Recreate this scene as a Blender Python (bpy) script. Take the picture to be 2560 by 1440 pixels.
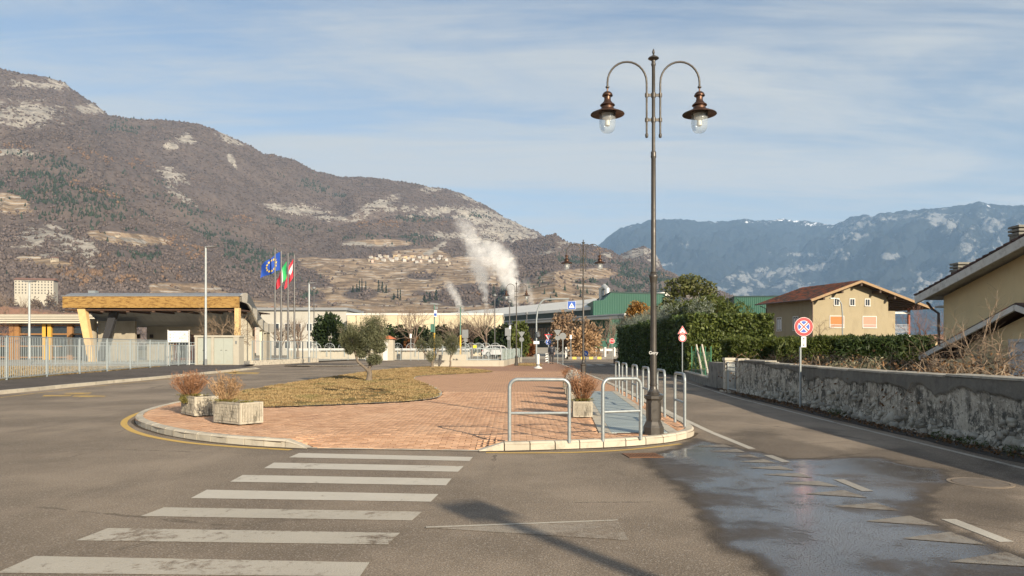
import bpy, bmesh, math, random
import numpy as np
from mathutils import Vector, Matrix, Euler

# ------------------------------------------------------------------ camera, sky, sun, exposure
SC = bpy.context.scene
for _o in list(bpy.data.objects):
    bpy.data.objects.remove(_o, do_unlink=True)
COL = SC.collection
FPX, HZ, CX, CH = 1849.0, 866.0, 1280.0, 1.65      # focal length in px of a 2560 wide frame, horizon row, centre column, eye height

cam_d = bpy.data.cameras.new('camera')
cam_d.sensor_width = 36.0
cam_d.lens = 36.0 * FPX / 2560.0
cam_d.shift_y = (HZ - 720.0) / 2560.0
cam_d.clip_start = 0.1
cam_d.clip_end = 60000.0
cam = bpy.data.objects.new('camera', cam_d)
cam.location = (0, 0, CH)
cam.rotation_euler = (math.radians(90), 0, 0)
COL.objects.link(cam)
SC.camera = cam

SUN_EL = math.radians(20.0)
SUN_AZ = Vector((0.525, -0.851))                   # horizontal direction towards the sun
SUN_DIR = Vector((SUN_AZ.x * math.cos(SUN_EL), SUN_AZ.y * math.cos(SUN_EL), math.sin(SUN_EL)))
sun_d = bpy.data.lights.new('sun', 'SUN')
sun_d.energy = 4.0
sun_d.angle = math.radians(0.53)
sun_d.color = (1.0, 0.87, 0.68)
sun = bpy.data.objects.new('sun', sun_d)
sun.rotation_euler = SUN_DIR.to_track_quat('Z', 'Y').to_euler()
COL.objects.link(sun)

world = bpy.data.worlds.new('World')
SC.world = world
world.use_nodes = True
wn, wl = world.node_tree.nodes, world.node_tree.links
wn.clear()
w_out = wn.new('ShaderNodeOutputWorld')
w_bg = wn.new('ShaderNodeBackground')
w_bg.inputs['Strength'].default_value = 0.056
w_sky = wn.new('ShaderNodeTexSky')
w_sky.sky_type = 'NISHITA'
w_sky.sun_disc = False
w_sky.sun_elevation = SUN_EL
w_sky.sun_rotation = math.atan2(SUN_AZ.x, SUN_AZ.y)
w_sky.altitude = 200
w_sky.air_density = 1.0
w_sky.dust_density = 2.0
w_sky.ozone_density = 1.6
# thin high cloud: streaks on a flat layer far overhead
w_tc = wn.new('ShaderNodeTexCoord')
w_sep = wn.new('ShaderNodeSeparateXYZ')
wl.new(w_tc.outputs['Generated'], w_sep.inputs[0])
def wmath(op, a, b=None, clamp=False):
    n = wn.new('ShaderNodeMath'); n.operation = op; n.use_clamp = clamp
    for i, v in enumerate((a, b)):
        if v is None: continue
        if isinstance(v, (int, float)): n.inputs[i].default_value = v
        else: wl.new(v, n.inputs[i])
    return n.outputs[0]
w_z = wmath('ADD', wmath('MAXIMUM', w_sep.outputs[2], 0.0), 0.09)
w_cmb = wn.new('ShaderNodeCombineXYZ')
wl.new(wmath('DIVIDE', w_sep.outputs[0], w_z), w_cmb.inputs[0])
wl.new(wmath('DIVIDE', w_sep.outputs[1], w_z), w_cmb.inputs[1])
def wnoise(scale, rot, sx, sy, detail, dist, rough=0.6):
    mp = wn.new('ShaderNodeMapping')
    mp.inputs['Rotation'].default_value = (0, 0, math.radians(rot))
    mp.inputs['Scale'].default_value = (sx, sy, 1)
    wl.new(w_cmb.outputs[0], mp.inputs['Vector'])
    n = wn.new('ShaderNodeTexNoise')
    n.inputs['Scale'].default_value = scale
    n.inputs['Detail'].default_value = detail
    n.inputs['Roughness'].default_value = rough
    n.inputs['Distortion'].default_value = dist
    wl.new(mp.outputs[0], n.inputs['Vector'])
    return n.outputs[0]
def wramp(v, a, b):
    n = wn.new('ShaderNodeMapRange'); n.interpolation_type = 'SMOOTHSTEP'
    n.inputs[1].default_value = a; n.inputs[2].default_value = b
    wl.new(v, n.inputs[0]); return n.outputs[0]
w_a = wramp(wnoise(0.62, -28, 0.7, 1.9, 6, 0.8), 0.38, 0.60)
w_b = wramp(wnoise(2.0, -24, 0.42, 1.9, 9, 1.6, 0.66), 0.36, 0.68)
w_f = wmath('ADD', wmath('MULTIPLY', w_a, 0.58), wmath('MULTIPLY', w_b, 0.30))
# the layer is crossed at a slant towards the horizon, so it thickens there
w_f = wmath('ADD', w_f, wmath('ADD', -0.12, wmath('MULTIPLY', wmath('POWER', wmath('SUBTRACT', 1.0, wmath('MAXIMUM', w_sep.outputs[2], 0.0)), 3.0), 0.86)), clamp=True)
w_mix = wn.new('ShaderNodeMix'); w_mix.data_type = 'RGBA'
wl.new(w_f, w_mix.inputs[0])
wl.new(w_sky.outputs[0], w_mix.inputs[6])
w_mix.inputs[7].default_value = (4.5, 4.5, 4.35, 1)
wl.new(w_mix.outputs[2], w_bg.inputs['Color'])
wl.new(w_bg.outputs[0], w_out.inputs['Surface'])

SC.view_settings.view_transform = 'Standard'
SC.view_settings.look = 'None'
SC.view_settings.gamma = 1.0
SC.view_settings.use_curve_mapping = False
SC.view_settings.exposure = 1.35
SC.render.engine = 'CYCLES'
SC.cycles.use_denoising = True
SC.cycles.max_bounces = 6
SC.cycles.diffuse_bounces = 2
SC.cycles.transparent_max_bounces = 12
SC.cycles.volume_bounces = 3
SC.cycles.sample_clamp_indirect = 4.0
SC.cycles.caustics_reflective = False
SC.cycles.caustics_refractive = False

ORD = ['first', 'second', 'third', 'fourth', 'fifth', 'sixth', 'seventh', 'eighth', 'ninth', 'tenth', 'eleventh', 'twelfth', 'thirteenth', 'fourteenth', 'fifteenth', 'sixteenth', 'seventeenth', 'eighteenth', 'nineteenth']
ORD += ['twentieth'] + ['twenty ' + w for w in ORD[:9]] + ['thirtieth'] + ['thirty ' + w for w in ORD[:9]] + ['fortieth'] + ['forty ' + w for w in ORD[:9]]
# ------------------------------------------------------------------ helpers
rnd = random.Random(7)
def G(x, y, z=0.0):
    """the point at height z that the photograph shows at column x, row y"""
    d = FPX * (CH - z) / (y - HZ)
    return ((x - CX) * d / FPX, d, z)
def A(x, y, d):
    return ((x - CX) * d / FPX, d, CH - (y - HZ) * d / FPX)

_tab = {}
def vnoise(x, y, seed=0):
    if seed not in _tab: _tab[seed] = np.random.RandomState(seed).rand(256, 256)
    t = _tab[seed]
    xi, yi = np.floor(x).astype(int), np.floor(y).astype(int)
    fx, fy = x - xi, y - yi
    fx = fx * fx * fx * (fx * (fx * 6 - 15) + 10); fy = fy * fy * fy * (fy * (fy * 6 - 15) + 10)
    a, b = t[xi % 256, yi % 256], t[(xi + 1) % 256, yi % 256]
    c, d = t[xi % 256, (yi + 1) % 256], t[(xi + 1) % 256, (yi + 1) % 256]
    return (a + (b - a) * fx) * (1 - fy) + (c + (d - c) * fx) * fy
def fbm(x, y, octv=4, seed=0, gain=0.5):
    s, amp, tot = 0.0, 1.0, 0.0
    for i in range(octv):
        s = s + amp * vnoise(x * 2 ** i + i * 17.3, y * 2 ** i + i * 9.1, seed + i)
        tot += amp; amp *= gain
    return s / tot * 2 - 1
def sstep(a, b, x):
    t = np.clip((x - a) / (b - a), 0, 1); return t * t * (3 - 2 * t)
def inside(px, py, poly):
    px, py = np.asarray(px, float), np.asarray(py, float)
    r = np.zeros(px.shape, bool); n = len(poly)
    for i in range(n):
        x1, y1 = poly[i][:2]; x2, y2 = poly[(i + 1) % n][:2]
        c = (y1 > py) != (y2 > py)
        with np.errstate(divide='ignore', invalid='ignore'):
            r ^= c & (px < (x2 - x1) * (py - y1) / (y2 - y1 + 1e-12) + x1)
    return r
def polydist(px, py, poly, closed=True):
    d = np.full(np.shape(px), 1e9); n = len(poly)
    for i in range(n if closed else n - 1):
        x1, y1 = poly[i][:2]; x2, y2 = poly[(i + 1) % n][:2]
        dx, dy = x2 - x1, y2 - y1; L = dx * dx + dy * dy + 1e-12
        t = np.clip(((px - x1) * dx + (py - y1) * dy) / L, 0, 1)
        d = np.minimum(d, np.hypot(px - x1 - t * dx, py - y1 - t * dy))
    return d

def link(name, me, mat=None, parent=None, loc=None, rot=None):
    o = bpy.data.objects.new(name, me); COL.objects.link(o)
    if mat is not None and me is not None and len(me.materials) == 0: me.materials.append(mat)
    if parent is not None: o.parent = parent
    if loc is not None: o.location = loc
    if rot is not None: o.rotation_euler = rot
    return o
def tag(o, label=None, cat=None, group=None, kind=None):
    if label: o['label'] = label
    if cat: o['category'] = cat
    if group: o['group'] = group
    if kind: o['kind'] = kind
    return o
def thing(name, label, cat, loc=(0, 0, 0), rz=0.0, group=None):
    o = link(name, None, loc=loc, rot=(0, 0, rz)); o.empty_display_size = 0.2
    return tag(o, label, cat, group)
def struct(name, label=None, loc=None):
    o = link(name, None, loc=loc or (0, 0, 0))
    return tag(o, label, None, None, 'structure')
def copy_tree(o, parent=None):
    c = o.copy(); COL.objects.link(c)
    if parent is not None: c.parent = parent
    for ch in list(o.children):
        copy_tree(ch, c)
    return c
def mesh_np(name, V, Fc, smooth=False):
    me = bpy.data.meshes.new(name)
    V = np.asarray(V, np.float32); Fc = np.asarray(Fc, np.int32); k = Fc.shape[1]
    me.vertices.add(len(V)); me.vertices.foreach_set('co', V.ravel())
    me.loops.add(Fc.size); me.loops.foreach_set('vertex_index', Fc.ravel())
    me.polygons.add(len(Fc))
    me.polygons.foreach_set('loop_start', np.arange(0, Fc.size, k, dtype=np.int32))
    if smooth: me.polygons.foreach_set('use_smooth', np.ones(len(Fc), bool))
    me.update(calc_edges=True)
    return me
def attr(me, name, vals):
    a = me.attributes.new(name, 'FLOAT', 'POINT'); a.data.foreach_set('value', np.asarray(vals, np.float32).ravel())
def grid_faces(nr, nc):
    i = np.arange(nr - 1)[:, None] * nc + np.arange(nc - 1)[None, :]
    i = i.ravel()
    return np.stack([i, i + 1, i + nc + 1, i + nc], 1)

class MB:
    def __init__(s): s.v, s.f, s.m = [], [], []
    def add(s, vs, fs, mi=0):
        n = len(s.v); s.v += [tuple(p) for p in vs]
        s.f += [tuple(i + n for i in f) for f in fs]; s.m += [mi] * len(fs); return s
    def box(s, c, d, rz=0.0, mi=0, bev=0.0, rx=0.0, ry=0.0):
        x, y, z = d[0] / 2, d[1] / 2, d[2] / 2
        R = Euler((rx, ry, rz)).to_matrix()
        if bev <= 0:
            P = [(-x, -y, -z), (x, -y, -z), (x, y, -z), (-x, y, -z), (-x, -y, z), (x, -y, z), (x, y, z), (-x, y, z)]
            Fs = [(0, 3, 2, 1), (4, 5, 6, 7), (0, 1, 5, 4), (1, 2, 6, 5), (2, 3, 7, 6), (3, 0, 4, 7)]
        else:
            b = bev; P = []
            for zz, e in ((-z, 0), (z - b, 0), (z, b)):
                P += [(-x + e, -y + e, zz), (x - e, -y + e, zz), (x - e, y - e, zz), (-x + e, y - e, zz)]
            Fs = [(0, 3, 2, 1), (8, 9, 10, 11)]
            for k in (0, 4):
                for i in range(4): j = (i + 1) % 4; Fs.append((k + i, k + j, k + 4 + j, k + 4 + i))
        c = Vector(c)
        return s.add([tuple(R @ Vector(p) + c) for p in P], Fs, mi)
    def b2(s, x0, x1, y0, y1, z0, z1, mi=0):
        return s.box(((x0 + x1) / 2, (y0 + y1) / 2, (z0 + z1) / 2), (x1 - x0, y1 - y0, z1 - z0), 0, mi)
    def tube(s, pts, r, n=8, cap=True, mi=0):
        pts = [Vector(p) for p in pts]; m = len(pts)
        rs = [r] * m if isinstance(r, (int, float)) else list(r)
        vs, fs = [], []
        up = None
        for i, p in enumerate(pts):
            t = (pts[min(i + 1, m - 1)] - pts[max(i - 1, 0)])
            if t.length < 1e-9: t = Vector((0, 0, 1))
            t.normalize()
            if up is None:
                up = Vector((1, 0, 0)) if abs(t.z) > 0.9 else Vector((0, 0, 1))
            a = t.cross(up)
            if a.length < 1e-5: a = t.cross(Vector((0, 1, 0)))
            a.normalize(); b = a.cross(t); up = b
            for k in range(n):
                th = 2 * math.pi * k / n
                vs.append(p + (a * math.cos(th) + b * math.sin(th)) * rs[i])
        for i in range(m - 1):
            for k in range(n):
                k2 = (k + 1) % n
                fs.append((i * n + k, i * n + k2, (i + 1) * n + k2, (i + 1) * n + k))
        if cap:
            fs.append(tuple(range(n - 1, -1, -1))); fs.append(tuple((m - 1) * n + k for k in range(n)))
        return s.add(vs, fs, mi)
    def lathe(s, prof, n=20, c=(0, 0, 0), mi=0, cap=True):
        vs, fs = [], []; m = len(prof)
        for r, z in prof:
            for k in range(n):
                th = 2 * math.pi * (k + 0.5) / n
                vs.append((c[0] + r * math.cos(th), c[1] + r * math.sin(th), c[2] + z))
        for i in range(m - 1):
            for k in range(n):
                k2 = (k + 1) % n
                fs.append((i * n + k, i * n + k2, (i + 1) * n + k2, (i + 1) * n + k))
        if cap:
            fs.append(tuple(range(n - 1, -1, -1))); fs.append(tuple((m - 1) * n + k for k in range(n)))
        return s.add(vs, fs, mi)
    def prism(s, poly, z0, z1, axis='z', mi=0):
        """poly extruded: axis z -> (x,y); axis y -> poly is (x,z) and z0,z1 are y; axis x -> poly is (y,z)"""
        n = len(poly)
        def P(p, h):
            return (p[0], p[1], h) if axis == 'z' else ((p[0], h, p[1]) if axis == 'y' else (h, p[0], p[1]))
        vs = [P(p, z0) for p in poly] + [P(p, z1) for p in poly]
        fs = [tuple(range(n - 1, -1, -1)), tuple(range(n, 2 * n))]
        fs += [(i, (i + 1) % n, n + (i + 1) % n, n + i) for i in range(n)]
        return s.add(vs, fs, mi)
    def mesh(s, name, smooth=False):
        me = bpy.data.meshes.new(name); me.from_pydata(s.v, [], s.f)
        if any(s.m): me.polygons.foreach_set('material_index', s.m)
        if smooth: me.polygons.foreach_set('use_smooth', [True] * len(me.polygons))
        me.update()
        bm = bmesh.new(); bm.from_mesh(me)
        bmesh.ops.recalc_face_normals(bm, faces=bm.faces[:]); bm.to_mesh(me); bm.free()
        return me
    def build(s, name, mat, parent=None, smooth=False, loc=None, rot=None):
        me = s.mesh(name, smooth)
        if isinstance(mat, (list, tuple)):
            for q in mat: me.materials.append(q)
        else: me.materials.append(mat)
        o = link(name, me, None, parent, loc, rot)
        if smooth:
            try: me.set_sharp_from_angle(angle=math.radians(40))
            except Exception: pass
        return o
def text_mesh(name, body, size, mat, parent, loc, rot, depth=0.002, align='CENTER', sx=1.0):
    cu = bpy.data.curves.new(name, 'FONT'); cu.body = body; cu.size = size; cu.align_x = align; cu.align_y = 'CENTER'
    cu.extrude = depth; cu.resolution_u = 3
    tmp = bpy.data.objects.new('tmp', cu); COL.objects.link(tmp)
    dg = bpy.context.evaluated_depsgraph_get()
    me = bpy.data.meshes.new_from_object(tmp.evaluated_get(dg)); bpy.data.objects.remove(tmp, do_unlink=True)
    me.materials.clear()
    o = link(name, me, mat, parent, loc, rot); o.scale = (sx, 1, 1); return o

# ------------------------------------------------------------------ materials
MATS = {}
class NT:
    def __init__(s, mat):
        mat.use_nodes = True; s.t = mat.node_tree; s.n = s.t.nodes; s.l = s.t.links; s.n.clear()
        s.out = s.n.new('ShaderNodeOutputMaterial')
    def new(s, typ, **kw):
        n = s.n.new(typ)
        for k, v in kw.items(): setattr(n, k, v)
        return n
    def set(s, sock, v):
        if v is None: return
        if hasattr(v, 'is_linked') or isinstance(v, bpy.types.NodeSocket): s.l.new(v, sock)
        else:
            if isinstance(v, tuple) and len(v) == 3 and sock.type == 'RGBA': v = v + (1,)
            sock.default_value = v
    def math(s, op, a, b=None, c=None, clamp=False):
        n = s.new('ShaderNodeMath', operation=op, use_clamp=clamp)
        for i, v in enumerate((a, b, c)): s.set(n.inputs[i], v) if v is not None else None
        return n.outputs[0]
    def mix(s, f, a, b, mode='MIX'):
        n = s.new('ShaderNodeMix', data_type='RGBA', blend_type=mode, clamp_factor=True)
        s.set(n.inputs[0], f); s.set(n.inputs[6], a); s.set(n.inputs[7], b); return n.outputs[2]
    def noise(s, vec, scale, detail=4, rough=0.55, dist=0.0, col=False):
        n = s.new('ShaderNodeTexNoise'); s.set(n.inputs['Vector'], vec)
        n.inputs['Scale'].default_value = scale; n.inputs['Detail'].default_value = detail
        n.inputs['Roughness'].default_value = rough; n.inputs['Distortion'].default_value = dist
        return n.outputs[1 if col else 0]
    def vor(s, vec, scale, feat='F1', out=0, rnd_=1.0):
        n = s.new('ShaderNodeTexVoronoi', feature=feat); s.set(n.inputs['Vector'], vec)
        n.inputs['Scale'].default_value = scale; n.inputs['Randomness'].default_value = rnd_
        return n.outputs[out]
    def ramp(s, v, a, b, lo=0.0, hi=1.0, smooth=True):
        n = s.new('ShaderNodeMapRange', interpolation_type='SMOOTHSTEP' if smooth else 'LINEAR')
        s.set(n.inputs[0], v); n.inputs[1].default_value = a; n.inputs[2].default_value = b
        n.inputs[3].default_value = lo; n.inputs[4].default_value = hi; return n.outputs[0]
    def coord(s, which='Object'): return s.new('ShaderNodeTexCoord').outputs[which]
    def pos(s): return s.new('ShaderNodeNewGeometry').outputs['Position']
    def island(s): return s.new('ShaderNodeNewGeometry').outputs['Random Per Island']
    def orand(s): return s.new('ShaderNodeObjectInfo').outputs['Random']
    def at(s, name): return s.new('ShaderNodeAttribute', attribute_name=name).outputs['Fac']
    def mapv(s, vec, scale=(1, 1, 1), rot=(0, 0, 0), loc=(0, 0, 0)):
        n = s.new('ShaderNodeMapping'); s.set(n.inputs['Vector'], vec)
        n.inputs['Scale'].default_value = scale; n.inputs['Rotation'].default_value = rot; n.inputs['Location'].default_value = loc
        return n.outputs[0]
    def bump(s, h, strength=0.3, dist=0.01, normal=None):
        n = s.new('ShaderNodeBump'); s.set(n.inputs['Height'], h)
        n.inputs['Strength'].default_value = strength; n.inputs['Distance'].default_value = dist
        if normal is not None: s.l.new(normal, n.inputs['Normal'])
        return n.outputs[0]
    def bsdf(s, col, rough=0.8, metal=0.0, normal=None, spec=0.5, **kw):
        n = s.new('ShaderNodeBsdfPrincipled')
        s.set(n.inputs['Base Color'], col); s.set(n.inputs['Roughness'], rough); s.set(n.inputs['Metallic'], metal)
        s.set(n.inputs['Specular IOR Level'], spec)
        if normal is not None: s.l.new(normal, n.inputs['Normal'])
        for k, v in kw.items(): s.set(n.inputs[k.replace('_', ' ')], v)
        s.l.new(n.outputs[0], s.out.inputs['Surface']); return n
def scl(c, k): return tuple(min(1.0, max(0.0, x * k)) for x in c)
def mat(name, col, rough=0.8, var=0.18, scale=3.0, bump=0.0, bscale=40.0, bdist=0.005, metal=0.0, isl=0.0, dirt=None, dirt_amt=0.0, world_=False, spec=0.5, streak=0.0):
    """plain procedural material: base colour, two scales of mottling, optional stains and relief"""
    if name in MATS: return MATS[name]
    m = bpy.data.materials.new(name); t = NT(m); MATS[name] = m
    p = t.pos() if world_ else t.coord('Object')
    c = t.mix(t.noise(p, scale, 5, 0.6), scl(col, 1 - var * 1.6), scl(col, 1 + var * 1.6))
    if isl:
        r = t.math('FRACT', t.math('ADD', t.island(), t.orand()))
        c = t.mix(t.math('MULTIPLY', r, 1.0), t.mix(1.0, c, (1 - isl,) * 3, 'MULTIPLY'), t.mix(1.0, c, (1 + isl,) * 3, 'MULTIPLY'))
    if dirt:
        d = t.ramp(t.noise(t.mapv(p, (1, 1, 0.25)) if streak else p, scale * 1.7, 7, 0.65), 0.48, 0.72)
        c = t.mix(t.math('MULTIPLY', d, dirt_amt), c, dirt)
    nr = t.bump(t.noise(p, bscale, 4, 0.6), bump, bdist) if bump else None
    rg = t.ramp(t.noise(p, scale * 2.3, 3), 0.3, 0.7, max(0.02, rough - 0.08), min(1, rough + 0.08)) if rough > 0.1 else rough
    t.bsdf(c, rg, metal, nr, spec)
    return m
# ------------------------------------------------------------------ mountains
def terrain_mat(name, forest_a, forest_b, rock, vine_a, vine_b, snow=False):
    m = bpy.data.materials.new(name); t = NT(m); p = t.pos()
    f = t.mix(t.ramp(t.noise(p, 0.012, 5, 0.65), 0.3, 0.7), forest_a, forest_b)
    f = t.mix(t.ramp(t.noise(p, 0.09, 4, 0.7), 0.35, 0.75, 0.0, 0.55), f, scl(forest_a, 0.5))
    sep = t.new('ShaderNodeSeparateXYZ'); t.l.new(p, sep.inputs[0])
    # terraces: pale dry stone walls follow the contours
    zz = t.math('ADD', sep.outputs[2], t.math('MULTIPLY', t.noise(p, 0.006, 4, 0.5), 42.0))
    saw = t.math('FRACT', t.math('MULTIPLY', zz, 0.135))
    line = t.math('MULTIPLY', t.ramp(saw, 0.62, 0.8), t.ramp(t.noise(p, 0.02, 3), 0.36, 0.58))
    v = t.mix(t.ramp(t.noise(p, 0.011, 3), 0.35, 0.65), vine_a, vine_b)
    v = t.mix(t.math('MULTIPLY', line, 0.95), v, scl(rock, 1.42))
    rows = t.math('MULTIPLY', t.ramp(saw, 0.1, 0.3), t.ramp(t.noise(p, 0.03, 4), 0.40, 0.55, 0.0, 0.8))
    v = t.mix(rows, v, scl(vine_a, 0.55))
    vm = t.math('ADD', t.at('vine'), t.math('MULTIPLY', t.math('SUBTRACT', t.noise(p, 0.01, 5, 0.65), 0.5), 1.1))
    c = t.mix(t.ramp(vm, 0.42, 0.58), f, v)
    rm = t.math('ADD', t.math('MULTIPLY', t.at('rock'), 0.78), t.math('MULTIPLY', t.math('SUBTRACT', t.noise(t.mapv(p, (1, 1, 1.6)), 0.03 if not snow else 0.006, 6, 0.72), 0.5), 2.6))
    rc = t.mix(t.ramp(t.noise(t.mapv(p, (1, 1, 2.2)), 0.05, 5, 0.7), 0.3, 0.7), scl(rock, 0.55), scl(rock, 1.15))
    c = t.mix(t.ramp(rm, 0.46, 0.66), c, rc)
    if snow:
        sm = t.math('ADD', t.at('snow'), t.math('MULTIPLY', t.math('SUBTRACT', t.noise(p, 0.008, 7, 0.72), 0.5), 1.8))
        c = t.mix(t.ramp(sm, 0.48, 0.62), c, (0.78, 0.8, 0.84))
    nb = t.bump(t.noise(p, 0.06 if not snow else 0.012, 6, 0.7), 1.0, 5.0 if not snow else 45.0)
    t.bsdf(c, 0.95, 0, nb, 0.1)
    return m
def ell(u, y, L):
    s = np.zeros(np.shape(u))
    for e in L:
        cx, cy, rx, ry = e[:4]; a = e[4] if len(e) > 4 else 0.0
        dx, dy = u - cx, y - cy
        p = (dx * math.cos(a) + dy * math.sin(a)) / rx; q = (-dx * math.sin(a) + dy * math.cos(a)) / ry
        s = np.maximum(s, np.clip(1.25 - 0.62 * np.sqrt(p * p + q * q), 0, 1.0))
    return s
def hill(name, us, nr, knots, amp, seed, gully=60.0):
    """knots: list of (depth(u), row(u), weight) from foot to crest and down behind it"""
    D = np.stack([np.broadcast_to(k[0], us.shape) for k in knots], 0).astype(float)
    Yp = np.stack([np.broadcast_to(k[1], us.shape) for k in knots], 0).astype(float)
    W = np.array([k[2] for k in knots], float)
    kv = np.array([k[3] for k in knots], float)
    vv = np.linspace(0, kv[-1], nr)
    dep, row, w = [], [], []
    for v in vv:
        i = min(np.searchsorted(kv, v, side='right') - 1, len(kv) - 2)
        f = (v - kv[i]) / (kv[i + 1] - kv[i])
        dep.append(D[i] * (1 - f) + D[i + 1] * f); row.append(Yp[i] * (1 - f) + Yp[i + 1] * f)
        w.append(np.full(us.shape, W[i] * (1 - f) + W[i + 1] * f))
    dep, row, w = np.array(dep), np.array(row), np.array(w)
    X = (us[None] - CX) / FPX * dep
    Z = CH + (HZ - row) / FPX * dep
    g = 1 - np.abs(fbm(us[None] / gully + 0.7 * fbm(dep / 500, us[None] / 90, 2, seed + 9), dep / 1500, 3, seed + 5)) * 2
    rx, ry = X * 0.8 + dep * 0.6, dep * 0.8 - X * 0.6
    rid = 1 - np.abs(fbm(rx / 620 + 0.4 * fbm(X / 300, dep / 300, 2, seed + 31), ry / 300, 4, seed + 33)) * 2.4
    Z = Z + w * amp * (0.75 * fbm(X / 420, dep / 420, 5, seed) + 0.75 * (rid - 0.45) + 0.14 * (g - 0.3))
    Z = Z + (w > 0.02) * np.minimum(1, w * 4 + 0.35) * amp * 0.10 * fbm(X / 45, dep / 45, 3, seed + 20)
    rowd = HZ - (Z - CH) / dep * FPX
    U = np.broadcast_to(us[None], dep.shape)
    me = mesh_np(name, np.stack([X, dep, Z], -1).reshape(-1, 3), grid_faces(nr, len(us))[:, ::-1], True)
    return me, U, rowd, X, dep, Z
FOREST = []
def c_int(u, pts): 
    a = np.array(pts, float); return np.interp(u, a[:, 0], a[:, 1])

terrain_a = terrain_mat('mountain_slope', (0.100, 0.083, 0.078), (0.135, 0.107, 0.092), (0.30, 0.275, 0.24), (0.255, 0.185, 0.125), (0.33, 0.25, 0.17))
usA = np.arange(-1300, 1440, 3.2)
skyA = c_int(usA, [(-1300, 120), (-900, 60), (-500, 110), (-250, 150), (0, 171), (60, 186), (120, 196), (160, 206), (185, 228), (240, 262), (270, 289), (350, 295), (430, 298), (500, 307), (560, 330), (620, 362), (660, 385), (700, 392), (740, 405), (800, 432), (850, 443), (960, 447), (1040, 460), (1120, 475), (1170, 490), (1220, 515), (1260, 541), (1310, 565), (1345, 580), (1362, 596), (1400, 640), (1440, 690)])
RA = c_int(usA, [(-1300, 2100), (0, 2300), (600, 2700), (1000, 3200), (1440, 3500)])
meA, UA, YA, XA, DA, ZA = hill('mountain', usA, 330, [
    (420, 884, 0, 0), (c_int(usA, [(-1300, 620), (500, 640), (800, 900), (1440, 1000)]), c_int(usA, [(-1300, 760), (0, 755), (450, 775), (800, 796), (1440, 796)]), 0.05, .16),
    (c_int(usA, [(-1300, 950), (250, 1000), (500, 1250), (800, 1800), (1440, 2100)]), c_int(usA, [(-1300, 600), (250, 610), (480, 660), (700, 668), (800, 642), (1200, 648), (1440, 660)]), 0.35, .46),
    (c_int(usA, [(-1300, 1500), (250, 1600), (500, 2000), (800, 2400), (1440, 2800)]), 0.5 * (skyA + c_int(usA, [(-1300, 600), (250, 610), (480, 660), (800, 642), (1440, 665)])), 1.0, .72),
    (RA, skyA, 0.10, 1.0), (RA * 1.3, skyA + 70, 0.3, 1.12)], 78.0, 3)
rockA = [(60, 285, 95, 30), (225, 273, 42, 12, .1), (95, 212, 75, 9, .1), (150, 203, 40, 12, .2), (465, 345, 18, 14), (430, 362, 18, 9), (572, 345, 32, 13, .6), (430, 440, 36, 16, .3), (450, 490, 40, 10, .5), (578, 400, 9, 18, -.6),
         (745, 525, 75, 13, .12), (690, 515, 30, 8), (835, 545, 60, 7, .1), (1080, 472, 30, 7, -.1), (940, 515, 55, 14, -.4), (975, 524, 20, 9), (1015, 520, 18, 8), (1100, 528, 60, 10, -.1), (1180, 528, 70, 10, .05), (1190, 500, 50, 8, .3), (1240, 560, 105, 13, .2), (1270, 585, 90, 18, .1), (1310, 572, 50, 16, .5), (1200, 600, 60, 12), (1120, 590, 60, 9, .05), (1090, 622, 45, 8, -.6),
         (95, 592, 60, 22, -.4), (165, 606, 40, 16, .3), (215, 628, 32, 24, .7), (30, 380, 60, 8), (130, 640, 50, 5, .1), (330, 600, 60, 5, .15), (900, 610, 60, 5, .05), (1235, 540, 60, 9, .4)]
grnA = [(160, 490, 130, 55, .3), (560, 590, 190, 24, .6), (300, 315, 60, 16), (640, 640, 60, 22), (1000, 600, 90, 9), (1010, 545, 80, 8), (800, 470, 70, 10, .3), (120, 400, 70, 12, .2), (480, 540, 90, 12, .5), (1190, 540, 35, 6), (720, 560, 90, 8, .2), (30, 490, 40, 30), (330, 640, 60, 8)]
orgA = [(270, 487, 60, 16, .2), (160, 470, 60, 14), (60, 375, 90, 14, .1), (280, 400, 90, 12, .2), (600, 548, 60, 10, .2), (1000, 560, 100, 12), (360, 690, 90, 20), (220, 680, 90, 25), (450, 620, 60, 20, .4)]
rkA = ell(UA, YA, rockA)
vineA = np.maximum(sstep(700, 790, UA) * sstep(636, 652, YA + 8 * fbm(UA / 70, YA / 40, 3, 41)), sstep(330, 420, UA) * sstep(694, 712, YA))
vineA = np.maximum(vineA, ell(UA, YA, [(320, 598, 80, 14, .1), (110, 655, 60, 9, .15), (20, 510, 50, 20, .2), (960, 607, 60, 8), (1050, 640, 60, 14)]))
vineA = vineA * (1 - 0.9 * ell(UA, YA, [(660, 720, 130, 28, .2), (760, 690, 60, 18, .3), (900, 735, 40, 12), (1170, 740, 110, 24), (1060, 690, 40, 8), (470, 690, 60, 14)]))
attr(meA, 'rock', rkA); attr(meA, 'vine', vineA)
mountain = tag(link('mountain', meA, terrain_a), None, None, None, 'structure')

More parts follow.
